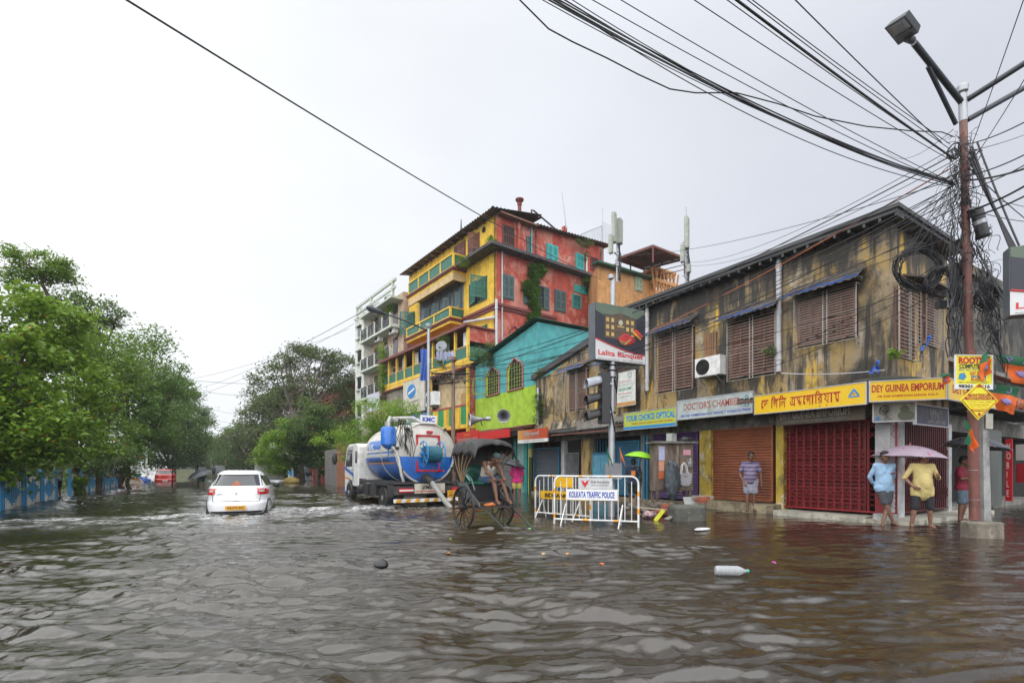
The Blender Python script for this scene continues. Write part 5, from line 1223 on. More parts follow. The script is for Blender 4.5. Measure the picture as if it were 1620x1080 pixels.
        m = MB(); m.ell((.93, 2.25, .99), (.10,.05,.075), 12); m.beam((.80,2.3,.95),(.9,2.27,.97),.03); m.build('wing_mirror', blk, t)
        m = MB(); m.tube([(0,.7,1.47),(0,.58,1.6)], .006, 5); m.build('aerial', blk, t)
        for s in (-1, 1):
            m = MB(); m.ell((s*.33, .95, 1.12), (.13,.05,.16), 10); m.build('headrest', mat('seat_grey', (.1,.1,.11), .8), t)
        m = MB(); m.grid(lambda u, v: rear(-.42+.84*u, 1.375+.02*v, .05), 8, 2); m.build('spoiler_lip', paint, t)
    else:
        m = MB(); m.obox((0, rear(0,.45).y-.01, .42), (.4,.01,.1)); m.build('number_plate', M_wht_t, t, smooth=False)
        for s in (-1, 1):
            m = MB(); m.grid(lambda u, v: rear(s*(.58+.22*u), .72+.15*v, .012), 6, 4); m.build('tail_lamp', mat('tail_lamp_dark', (.25,.01,.01), .2), t)
    return t
M_cw = mat('car_white_paint', (.74,.75,.76), .22, var=.03, coat=.8)
M_cr = mat('car_red_paint', (.42,.015,.012), .25, var=.05, coat=.6)
# rear centre measured at the waterline
c0 = gnd(380, 814)
car((c0.x-.12, c0.y-.1, -.19), -R(10), 'white hatchback with orange number plate driving away through the flood', M_cw)
c1 = gnd(261, 762); car((c1.x, c1.y, -.30), R(0), 'small red hatchback parked far down the left side of the street', M_cr, detail=False)

# ---- tanker truck
M_tw = mat('tank_white', (.56,.54,.48), .4, dirt=.5, dirtcol=(.30,.24,.17), scale=2, coat=.3); M_tbl = mat('tank_blue', (.015,.14,.52), .4, dirt=.4, dirtcol=(.10,.11,.13), scale=3, coat=.3)
M_chs = mat('chassis_black', (.03,.03,.032), .6, dirt=.3, dirtcol=(.12,.10,.08))
M_reel = mat('reel_blue', (.02,.20,.50), .4)
tk = thing('tanker_truck', 'blue and white municipal suction tanker truck with a hose reel on its rear end', 'truck', (6.72, 16.2, -.19), R(0.5))
RA = 1.06; zc = 2.07; xc = .12; ty0, ty1 = .45, 4.35
def tank_pt(th, y, r=RA): return Vector((xc + r*math.cos(th), y, zc + r*math.sin(th)))
m = MB(); n = 64; prof = [(.05, ty0-.16), (.45, ty0-.13), (.8, ty0-.06), (.98, ty0-.01)]; split = []
for col in (0, 1):
    pass
def tank_band(z_lo, z_hi, mt, name, o=0):
    m = MB()
    th0 = math.asin(max(-1, min(1, (z_lo-zc)/(RA)))); th1 = math.asin(max(-1, min(1, (z_hi-zc)/(RA))))
    for s in (0, 1):
        m.grid(lambda u, v: tank_pt((th0+(th1-th0)*v) if s == 0 else PI-(th0+(th1-th0)*v), ty0+(ty1-ty0)*u, RA+o), 12, 24)
    return m.build(name, mt, tk)
tank_band(zc-RA, zc-.12, M_tbl, 'tank_lower'); tank_band(zc-.12, zc+RA, M_tw, 'tank_upper')
def disc(y, bulge, sgn, lo, hi, mt, name):
    m = MB()
    def fn(u, v):
        z = lo + (hi-lo)*v; h = math.sqrt(max(0, RA*RA-(z-zc)**2)); x = -h + 2*h*u; r = math.sqrt(x*x+(z-zc)**2)/RA; return Vector((xc+x, y - sgn*bulge*(1-r*r), z))
    m.grid(fn, 24, 16); return m.build(name, mt, tk)
disc(ty0, .2, 1, zc-RA, zc-.12, M_tbl, 'tank_end'); disc(ty0, .2, 1, zc-.12, zc+RA, M_tw, 'tank_end'); disc(ty1, .2, -1, zc-RA, zc+RA, M_tw, 'tank_end')
m = MB(); m.ring((xc, ty0+.0, zc), RA+.02, .035, 'y', 56, 6); m.ring((xc, ty0+.16, zc), RA+.02, .03, 'y', 56, 6); m.ring((xc, ty1, zc), RA+.02, .03, 'y', 56, 6); m.ring((xc, 2.3, zc), RA+.01, .02, 'y', 56, 6)
m.each('tank_flange', M_tw, tk, nv=56*6)
for k in range(9):
    an = 2*PI*k/9+.2; p = tank_pt(an, ty0-.02, RA+.06); m = MB(); m.tube([p+Vector((0,-.05,0)), p+Vector((0,.22,0))], .035, 6); m.obox(p+Vector((0,-.03,0)), (.1,.06,.1), (0,math.degrees(an),0)); m.build('clamp', M_chs, tk)
# lettering panels on the left flank
sd_ = thing('flank_panel', None, None, (xc-RA*.985, ty1-.1, zc)); sd_.parent = tk; sd_.rotation_euler = (0,0,-R(90))
m = MB(); m.grid(lambda u, v: tank_pt(PI-(.18+.36*v), 2.5+1.7*u, RA+.004), 6, 6); m.build('blue_panel', M_tbl, tk)
m = MB(); m.grid(lambda u, v: tank_pt(PI-(.02+.05*v), .9+3.2*u, RA+.005), 10, 3); m.build('stripe', M_tbl, tk)
m = MB(); m.grid(lambda u, v: tank_pt(PI-(-.36+.05*v), .9+3.2*u, RA+.005), 10, 3); m.build('stripe', mat('stripe_orange', (.6,.25,.03), .5), tk)
for tx, zz, w_, h_, mm in (('KMC', .30, .6, .22, M_wht_t), ('KOLKATA MUNICIPAL CORPORATION', -.02, 2.4, .1, M_wht_t), ('SEWERAGE & DRAINAGE DEPARTMENT', -.25, 2.6, .09, M_blk_t)):
    lettering(tx, w_, h_, 1.6 if w_ > 1 else .8, zz, mm, sd_, y=-.05 + (.03 if zz < .2 else .0), bold=.03)
# name plate on top, frame and reel
kp = thing('name_board', None, None, (xc-.28, ty0-.12, zc+RA+.0)); kp.parent = tk
MB().box(0, .62, 0, .04, 0, .3).build('panel', M_wht_t, kp, smooth=False); lettering('KMC', .48, .17, .31, .15, M_blue_t, kp, bold=.04)
M_rf2 = mat('frame_red', (.5,.02,.03), .45)
m = MB(); fy = ty0-.42
for x in (xc-.42, xc+.42): m.beam((x, fy+.3, zc-.62), (x, fy+.3, zc+.62), .07); m.beam((x, fy-.12, zc-.62), (x, fy+.4, zc-.62), .06)
m.beam((xc-.45, fy+.3, zc+.62), (xc+.45, fy+.3, zc+.62), .07); m.beam((xc-.45, fy+.3, zc-.62), (xc+.45, fy+.3, zc-.62), .07); m.build('reel_frame', M_rf2, tk, smooth=False)
m = MB()
for x in (xc-.30, xc+.34):
    m.ring((x, fy, zc-.03), .44, .022, 'x', 32, 6)
    for k in range(4): an = PI*k/4; m.tube([(x, fy+.44*math.cos(an), zc-.03+.44*math.sin(an)), (x, fy-.44*math.cos(an), zc-.03-.44*math.sin(an))], .015, 5)
m.tube([(xc-.42, fy, zc-.03), (xc+.42, fy, zc-.03)], .05, 8); rl = m.build('hose_reel', M_reel, tk)
m = MB()
for k in range(11):
    for q in range(3): m.ring((xc-.25+.054*k, fy, zc-.03), .16+.05*q, .026, 'x', 24, 5)
m.build('coiled_hose', mat('hose_teal', (.02,.14,.20), .5), rl)
m = MB(); m.obox((xc, fy+.2, zc-.9), (.9,.05,.05)); m.build('rear_latch', M_chs, tk, smooth=False)
m = MB(); m.box(xc-.06,xc+.16,ty0-.2,ty0-.12,zc+.72,zc+.80); m.build('marker_lamp', M_rf2, tk, smooth=False)
# left pump canister and pipes over the top
m = MB(); m.lathe([(.02,-.42),(.16,-.36),(.26,-.24),(.27,.30),(.22,.38),(.05,.40)], 20, Matrix.Translation((-1.12, .95, zc+.55))); m.lathe([(.025,-.7),(.025,-.42)], 8, Matrix.Translation((-1.12,.95,zc+.55))); m.build('canister', M_tbl, tk)
m = MB(); m.tube([(-1.05,.85,zc+.25),(-.98,.55,zc+.1),(-.95,.35,zc-.25),(-.9,.25,zc-.75),(-.8,.3,zc-1.0)], .05, 10)
m.tube([(-1.1,1.0,zc+.9),(-1.1,1.0,zc+1.15),(-1.0,1.15,zc+1.28),(-.7,1.3,zc+1.2)], .065, 10)
m.tube([(-.75,2.4,zc+.75),(-.75,2.2,zc+1.2),(-.6,1.9,zc+1.35),(-.1,1.2,zc+1.33),(.1,.9,zc+1.15)], .058, 10); m.build('suction_pipe', mat('pipe_dull', (.42,.42,.40), .5, dirt=.4, scale=3), tk)
m = MB(); 
for y in (1.2, 2.6, 3.7): m.ring((xc, y, zc+RA+.04), .26, .04, 'z', 24, 6); m.lathe([(.26,0),(.24,.1),(.05,.13)], 20, Matrix.Translation((xc,y,zc+RA-.01)))
m.build('hatch_cover', M_tw, tk)
m = MB()
for k in range(14):
    a = Vector((-.95+.035*k, .38+.12*math.sin(k*2.1), zc+.95-.03*k)); m.tube([a, a+Vector((.1*math.sin(k), -.1, .25)), a+Vector((-.15*math.cos(k*1.3), -.12, -.35)), a+Vector((.1, -.05, -.8))], .012, 5)
m.build('control_cable', M_cable, tk)
# outlet and grey hose to the water
m = MB(); m.tube([(xc-.15,.30,1.22),(xc-.13,.05,1.2),(xc-.05,-.12,1.05)], .12, 12); m.ring((xc-.14,.08,1.2), .14, .03, 'y', 18, 6); m.build('outlet_valve', M_chs, tk)
m = MB(); m.tube([(xc-.06,-.08,1.08),(xc+.06,-.22,.85),(xc+.25,-.45,.45),(xc+.45,-.75,.1),(xc+.5,-.9,-.05)], .095, 12); m.build('drain_hose', mat('hose_grey', (.30,.30,.27), .5, dirt=.2), tk)
# chassis, mudguards, wheels, bumper
m = MB(); m.box(-.45,-.3,.3,6.6,.72,.95); m.box(.3,.45,.3,6.6,.72,.95); m.box(-1.15,1.15,.25,4.5,.98,1.06); m.box(-1.2,1.2,.22,.34,.62,.92)
for i in range(7): m.beam((-.95,.6+.6*i,1.0),(.95,.6+.6*i,1.0),.1)
m.build('chassis', M_chs, tk, smooth=False)
m = MB()
for s in (-1, 1):
    m.box(s*1.24, s*.72, .75, 2.1, .92, 1.0); m.box(s*1.24, s*.72, .72, .76, .45, 1.0); m.box(s*1.22, s*1.16, .3, .75, .55, .95)
m.each('mudguard', M_chs, tk, nv=24, smooth=False)
def wheel(par, x, y, z, r, w_, rim=M_chrome):
    m = MB(); m.lathe([(r*.6,-w_/2),(r*.93,-w_/2),(r,-w_*.35),(r,w_*.35),(r*.93,w_/2),(r*.6,w_/2)], 32, Matrix.Translation((x,y,z)) @ Matrix.Rotation(R(90),4,'Y')); wl = m.build('wheel', M_black, par)
    s = -1 if x < 0 else 1; m = MB(); m.lathe([(r*.62,0),(r*.5,-.05),(r*.25,-.06),(r*.22,.04),(.02,.05)], 24, Matrix.Translation((x+s*w_*.4,y,z)) @ Matrix.Rotation(R(90*s),4,'Y')); m.build('rim', rim, wl)
for x in (-1.08, 1.08):
    wheel(tk, x, 1.4, .46, .46, .24); wheel(tk, x, 6.05, .46, .46, .24)
for x in (-.8, .8): wheel(tk, x, 1.4, .46, .46, .22)
m = MB(); m.box(-1.2,1.2,.1,.2,.36,.48); tkb = m.build('rear_bumper', M_white, tk, smooth=False)
m = MB()
for i in range(7): x = -1.15+.34*i; m.prism([(x,.095,.362),(x+.16,.095,.362),(x+.22,.095,.478),(x+.06,.095,.478)], (0,-.006,0))
m.build('warning_stripe', mat('stripe_amber', (.7,.33,.02), .5), tkb, smooth=False)
nb_ = thing('rear_board', None, None, (-.45, .16, .66)); nb_.parent = tk
MB().box(0,1.15,0,.03,0,.34).build('panel', mat('cream_panel', (.55,.52,.42), .5, dirt=.3), nb_, smooth=False)
MB().box(.03,1.12,-.004,0,.05,.08).build('red_line', M_red_t, nb_, smooth=False); lettering('EMSOL', .62, .13, .6, .2, M_blk_t, nb_, bold=.03, shear=.3)
pp = thing('number_plate', None, None, (.78, .10, .50)); pp.parent = tk
MB().box(0,.34,0,.02,0,.24).build('plate', mat('plate_yellow', (.75,.36,.01), .5), pp, smooth=False); lettering('WB 11\n4889', .26, .17, .17, .12, M_blk_t, pp, y=-.006)
m = MB(); m.box(-1.0,-.5,.14,.2,.70,.85); m.box(.98,1.2,.14,.2,.70,.85); m.build('tail_lamp', M_rf2, tk, smooth=False)
m = MB(); m.box(-1.01,-.49,.135,.145,.75,.80); m.build('reflector', M_wht_t, tk, smooth=False)
m = MB(); m.box(-1.15,-.75,2.3,3.1,.5,.95); m.box(-1.15,-.7,3.3,3.9,.45,.9); m.tube([(-1.0,4.0,.7),(-1.0,4.7,.7)], .2, 14); m.box(-1.1,-.8,4.75,5.2,.5,1.1); m.build('side_tank', M_chs, tk, smooth=False)
# cab
cab = MB(); cy0, cy1 = 4.75, 7.0
pr = [(cy0,.75),(cy0,2.45),(cy0+.2,2.58),(cy0+1.5,2.58),(cy0+1.85,2.45),(cy1-.05,1.75),(cy1,1.5),(cy1,.45),(cy0+1.75,.45),(cy0+1.72,.8),(cy0+1.5,1.0),(cy0+1.1,1.0),(cy0+.9,.8),(cy0+.85,.75)]
cab.prism([(-1.14,y,z) for y,z in pr], (2.28,0,0)); cb = cab.build('cab', M_white, tk, smooth=False)
bv = cb.modifiers.new('bevel', 'BEVEL'); bv.width = .05; bv.segments = 3; bv.limit_method = 'ANGLE'
for s in (-1, 1):
    x = s*1.143
    m = MB(); m.prism([(x,cy0+.95,1.6),(x,cy0+.95,2.35),(x,cy0+1.7,2.35),(x,cy1-.22,1.72),(x,cy1-.22,1.6)], (s*.006,0,0)); m.build('side_window', M_glass, cb, smooth=False)
    m = MB(); m.prism([(x,cy0+.15,1.75),(x,cy0+.15,2.25),(x,cy0+.45,2.25),(x,cy0+.45,1.75)], (s*.006,0,0)); m.build('side_window', M_glass, cb, smooth=False)
    m = MB(); m.prism([(x,cy0+.7,1.15),(x,cy0+.7,1.3),(x,cy1-.1,1.62),(x,cy1-.1,1.45)], (s*.005,0,0)); m.build('door_stripe', M_tbl, cb, smooth=False)
    m = MB(); m.prism([(x,cy1-.9,1.02),(x,cy1-.9,1.1),(x,cy1-.1,1.15),(x,cy1-.1,1.07)], (s*.005,0,0)); m.build('door_stripe', mat('stripe_orange', (.6,.25,.03), .5), cb, smooth=False)
    m = MB(); m.tube([(x,cy0+.8,.9),(x,cy0+.8,2.45),(x,cy1-.5,2.4)], .012, 5); m.obox((x,cy0+1.0,1.45),(.03,.16,.04)); m.build('door_handle', M_blk_t, cb)
m = MB(); m.box(-1.0,1.0,cy1-.0,cy1+.02,.8,1.3); m.box(-1.15,1.15,cy1-.1,cy1+.12,.35,.7); m.build('front_bumper', M_tbl, cb, smooth=False)
m = MB(); m.prism([(-1.0,cy1-.08,1.78),(1.0,cy1-.08,1.78),(1.0,cy0+1.87,2.42),(-1.0,cy0+1.87,2.42)], (0,.01,.01)); m.build('windscreen', M_glass, cb, smooth=False)
m = MB(); m.box(-.7,.7,cy0-.012,cy0-.004,1.75,2.3); m.build('rear_window', M_glass, cb, smooth=False)
m = MB(); m.tube([(-1.1,cy1-.35,2.2),(-1.5,cy1+.1,2.15),(-1.55,cy1+.12,1.9)], .02, 6); m.ell((-1.55,cy1+.12,1.95),(.12,.08,.28),12); m.build('wing_mirror', M_blk_t, cb)

# ---- hand pulled rickshaw
rk = thing('hand_rickshaw', 'black hooded hand pulled rickshaw standing in the water with big spoked wheels', 'rickshaw', (5.80, 10.55, .07), R(183))
M_rw = mat('rickshaw_wood', (.045,.035,.03), .45, coat=.2); M_wh = mat('wheel_black_wood', (.022,.02,.02), .4)
for s in (-1, 1):
    x = s*.56; m = MB(); m.ring((x,0,.37), .49, .028, 'x', 44, 8); m.ring((x,0,.37), .515, .016, 'x', 44, 5); wl = m.build('wheel', M_wh, rk)
    m = MB()
    for k in range(12): an = 2*PI*k/12+.15; m.tube([(x, .05*math.cos(an), .37+.05*math.sin(an)), (x, .48*math.cos(an), .37+.48*math.sin(an))], [.019,.013], 6)
    m.build('spokes', M_wh, wl); m = MB(); m.tube([(x-.1,0,.37),(x+.1,0,.37)], .06, 14); m.tube([(x+s*.1,0,.37),(x+s*.14,0,.37)], .03, 10); m.build('hub', M_rw, wl)
m = MB(); m.tube([(-.56,0,.37),(.56,0,.37)], .022, 8); m.build('axle', M_wh, rk)
for s in (-1, 1):
    x = s*.40; m = MB(); m.tube([(s*.42,-.55,1.0),(s*.42,-.3,.72),(x,.0,.58),(x,.5,.44),(x*.95,1.0,.22),(x*.9,1.45,-.02),(x*.9,1.62,-.1)], [.03,.034,.034,.03,.027,.022,.02], 8); m.build('shaft', M_wh, rk)
    m = MB(); m.prism([(s*.41,-.45,.95),(s*.41,-.1,.62),(s*.41,.55,.40),(s*.41,.5,.5),(s*.41,.15,.72),(s*.41,-.1,.98)], (s*.03,0,0)); m.tube([(s*.43,-.35,1.0),(s*.46,-.05,1.18),(s*.45,.2,1.05),(s*.42,.3,.78)], .018, 7); m.build('side_panel', mat('rickshaw_grey', (.12,.13,.13), .5, dirt=.3), rk, smooth=False)
    m = MB(); m.tube([(s*.40,-.1,.38),(s*.40,-.1,.60)], .02, 6); m.tube([(s*.4,.15,.55),(s*.48,0,.39),(s*.4,-.25,.7)], .012, 6); m.build('spring', M_steel, rk)
m = MB(); m.box(-.40,.40,.35,.72,.38,.41); m.box(-.40,.40,-.35,.34,.46,.50); m.build('footboard', M_rw, rk, smooth=False)
m = MB(); m.box(-.41,.41,-.32,.12,.50,.88); m.build('seat_box', mat('seat_box_black', (.012,.012,.013), .4), rk, smooth=False)
M_gs = mat('green_vinyl', (.015,.09,.06), .25, dirt=.2)
m = MB(); m.ell((0,-.08,.93),(.44,.27,.085),20); m.build('seat', M_gs, rk); m = MB(); m.ell((0,-.36,1.13),(.42,.07,.24),20); m.build('backrest', M_gs, rk)
m = MB(); m.tube([(.46,-.3,1.1),(.47,-.05,1.16),(.46,.16,1.0)], .02, 8); m.tube([(-.46,-.3,1.1),(-.47,-.05,1.16),(-.46,.16,1.0)], .02, 8); m.build('armrest', mat('armrest_teal', (.15,.38,.36), .5), rk)
M_bam = mat('bamboo', (.25,.16,.08), .5, dirt=.3)
for s in (-1, 1):
    for k in range(5):
        yt = -.52+.26*k; m = MB(); m.tube([(s*.47,-.25+.03*k,.98),(s*(.52+.0*k),yt*.5-.15,1.35),(s*.54,yt,1.72)], .015, 6); m.build('hood_stay', M_bam, rk)
m = MB()
def hood(u, v):
    x = (u*2-1)*.60; y = -.62 + 1.2*v; arch = .16*(1-abs(u*2-1)**2.6)
    e = .02*mnoise.noise(Vector((u*7, v*7, 0))); z = 1.80 + arch + .05*math.sin(v*PI) + e
    if abs(u*2-1) > .86: z -= (abs(u*2-1)-.86)*1.5 + .03*math.sin(v*22)
    if v > .93: z -= (v-.93)*1.6 + .01*math.sin(u*30)
    if v < .05: z -= (.05-v)*4
    return Vector((x, y, z))
m.grid(hood, 44, 26); h = m.build('hood', mat('hood_canvas', (.03,.03,.03), .55, dirt=.35, dirtcol=(.14,.11,.09), scale=5), rk)
sl_ = h.modifiers.new('thickness', 'SOLIDIFY'); sl_.thickness = .012
m = MB(); m.prism([(-.5,-.56,1.2),(.5,-.56,1.2),(.52,-.6,1.78),(-.52,-.6,1.78)], (0,.01,0)); m.build('hood_back_flap', mat('hood_canvas', (.03,.03,.03)), rk, smooth=False)
def cloth_lump(loc, label, name, cat, mt, r=(.2,.15,.08), seed=1, n=24):
    m = MB(); m.ell((0,0,r[2]*.6), r, n)
    for i, p in enumerate(m.v):
        v = Vector(p); e = 1+.35*mnoise.noise(v*9+Vector((seed,seed,seed))); m.v[i] = tuple(v*e)
    return tag(m.build(name, mt, loc=loc), label, cat)
cloth_lump(rk.matrix_basis @ Vector((.12,.5,.41)), 'crumpled orange cloth lying on the rickshaw footboard', 'crumpled_cloth', 'cloth', mat('orange_cloth', (.45,.14,.04), .8), (.17,.12,.05))

# ---- police barricades
def barricade(A, B, H, label, nb_=13, extra=None):
    d = Vector(B) - Vector(A); L = d.length; rz = math.atan2(d.y, d.x); t = thing('crowd_barrier', label, 'barrier', (A[0],A[1],0), rz, 'police crowd barriers')
    r = .024; cr = .17; z0 = .12
    pts = [(0,0,-.1),(0,0,H-cr)] + [(cr-cr*math.cos(PI/2*i/5),0,H-cr+cr*math.sin(PI/2*i/5)) for i in range(1,6)] + [(L-cr+cr*math.sin(PI/2*i/5),0,H-cr+cr*math.cos(PI/2*i/5)) for i in range(0,6)] + [(L,0,H-cr),(L,0,-.1)]
    m = MB(); m.tube(pts, r, 10); m.tube([(0,0,z0),(L,0,z0)], r*.9, 8); m.build('frame', M_white, t)
    m = MB()
    for i in range(1, nb_): x = L*i/nb_; m.tube([(x,0,z0),(x,0,H-.02 if cr < x < L-cr else H-.12)], .011, 6)
    m.build('bars', M_white, t)
    for x in (L*.12, L*.8):
        m = MB(); m.tube([(x+.04,0,.5),(x-.04,-.28,-.08)], .016, 7); m.tube([(x+.04,0,.5),(x-.04,.28,-.08)], .016, 7); m.build('foot_brace', M_white, t)
    m = MB(); 
    for p, q in (((0,0,.15),(0,0,.24)), ((0,0,H-.4),(0,0,H-.3)), ((L,0,.3),(L,0,.42)), ((L,0,H-.45),(L,0,H-.35)), ((L*.35,0,z0),(L*.42,0,z0)), ((L*.72,0,z0),(L*.79,0,z0)), ((L*.3,0,H),(L*.34,0,H)), ((L*.66,0,H),(L*.7,0,H))): m.tube([p,q], r*1.12, 10)
    m.each('reflective_band', mat('band_orange', (.75,.32,.02), .4), t, nv=20); return t, L
A = gnd(877, 828); B = gnd(1010, 833)
tb1, L = barricade(A, B, 1.17, 'white tubular police barrier in front carrying the traffic police board')
def sub_board(par, x0, x1, z0, z1, mt, y=-.035, name='name_board', rag_=False):
    p = thing(name, None, None, (x0, y, z0)); p.parent = par; MB().box(0, x1-x0, 0, .012, 0, z1-z0).build('panel', mt, p, smooth=False); return p
P1b = sub_board(tb1, L*.15, L*.765, .60, .86, M_wht_t); W_ = L*.615
lettering('KOLKATA TRAFFIC POLICE', W_*.88, .15, W_/2, .13, M_blue_t, P1b, bold=.03)
P2b = sub_board(tb1, L*.30, L*.70, .87, 1.13, mat('board_pale', (.55,.55,.55), .5), name='sponsor_board')
lettering('THE PHOENIX', L*.22, .06, L*.26, .16, M_blk_t, P2b, bold=.01); lettering('MILLS LIMITED', L*.2, .035, L*.26, .09, M_blk_t, P2b)
m = MB(); cx_, cz_ = L*.08, .13
for s in (-1, 1):
    m.prism([(cx_,-.006,cz_-.05),(cx_+s*.05,-.006,cz_-.03),(cx_+s*.10,-.006,cz_+.09),(cx_+s*.055,-.006,cz_+.05),(cx_+s*.045,-.006,cz_+.08),(cx_+s*.015,-.006,cz_+.02),(cx_,-.006,cz_+.03)], (0,-.003,0))
m.prism([(cx_-.03,-.007,cz_-.05),(cx_,-.007,cz_-.1),(cx_+.03,-.007,cz_-.05)], (0,-.003,0)); m.build('bird_emblem', M_red_t, P2b, smooth=False)
A = gnd(847, 816.5); B = gnd(934, 824)
tb2, L = barricade(A, B, 1.15, 'white tubular police barrier behind, with torn yellow boards', 12)
M_ban = mat('board_amber', (.8,.45,.01), .5)
pb_ = sub_board(tb2, L*.38, L*.72, .85, 1.12, M_ban)
pb_ = sub_board(tb2, L*.12, L*.98, .52, .74, M_ban); lettering('BIDHANNAGAR', L*.7, .12, L*.43, .10, mat('sign_brown', (.06,.02,.01), .6), pb_, bold=.05)

# ---- traffic signal with the banquet box sign
tp = at(967, 816, 14.1); TPZ = .0
sg = thing('traffic_signal', 'grey steel pole with a black three lamp traffic signal facing left', 'traffic light', (tp.x, tp.y, 0))
topz = at(973, 440, 14.1).z
m = MB(); m.tube([(0,0,-.2),(.02,0,3.0),(.05,0,4.6)], [.10,.09,.085], 14); m.tube([(.05,0,4.6),(.07,0,topz)], [.075,.07], 14); m.lathe([(.09,topz-.02),(.09,topz+.08),(.02,topz+.12)], 12); m.build('pole', M_steel, sg)
hr = thing('signal_head', None, None, (-.33, 0, 2.62)); hr.parent = sg; hr.rotation_euler = (0, 0, -YAW + R(12))
M_sig = mat('signal_black', (.02,.02,.022), .45, dirt=.2)
m = MB(); m.box(-.08,.16,-.17,.17,0,1.42); m.build('housing', M_sig, hr, smooth=False)
cols = [(.25,.01,.01),(.25,.14,.01),(.01,.16,.06)]
for k in range(3):
    zc_ = 1.18-.46*k; m = MB()
    def vis(u, v): an = PI*(-.15+1.3*u); r = .17+.015*v; return Vector((-.08-.42*v, r*math.cos(an), zc_+r*math.sin(an)-.12*v))
    m.grid(vis, 16, 4); vv = m.build('visor', M_sig if k else mat('visor_pale', (.35,.37,.4), .4), hr); so = vv.modifiers.new('thickness','SOLIDIFY'); so.thickness = .012
    m = MB(); m.lathe([(.15,0),(.13,.02),(.02,.04)], 18, Matrix.Translation((-.085,0,zc_)) @ Matrix.Rotation(R(-90),4,'Y')); m.build('lens', mat('lens_%d' % k, cols[k], .2), hr)
m = MB(); m.box(.16,.3,-.03,.03,.3,.36); m.box(.16,.3,-.03,.03,1.1,1.16); m.build('clamp', M_steel, hr, smooth=False)
m = MB(); m.tube([(-.18,0,4.15),(-.22,-.05,3.6),(-.1,-.12,3.0),(.05,-.1,2.4)], .02, 6); m.tube([(.08,-.1,4.4),(.16,-.1,4.0),(.1,-.11,3.5),(.02,-.11,3.9)], .022, 6)
for z in (3.95,4.15,4.3,2.95): m.ring((.04,0,z), .10, .02, 'z', 14, 5)
m.build('cable_wrap', M_cable, sg)
m = MB(); m.box(-.32,.1,-.32,-.1,1.05,1.5); m.build('control_box', M_steel, sg, smooth=False)
for cx_, cc, nm in ((-.38, (.02,.14,.06), 'green'), (.1, (.65,.16,.03), 'saffron')):
    m = MB(); m.tube([(cx_,-.3,1.4),(cx_-.1,-.34,1.95)], .008, 5); m.prism([(cx_-.1,-.34,1.93),(cx_-.07,-.34,1.72),(cx_+.14,-.33,1.4),(cx_+.07,-.33,1.6)], (0,.01,0))
    tag(m.build('small_flag', mat('flag_'+nm, cc, .7), loc=sg.location), 'small drooping %s paper flag on the signal pole' % nm, 'flag')
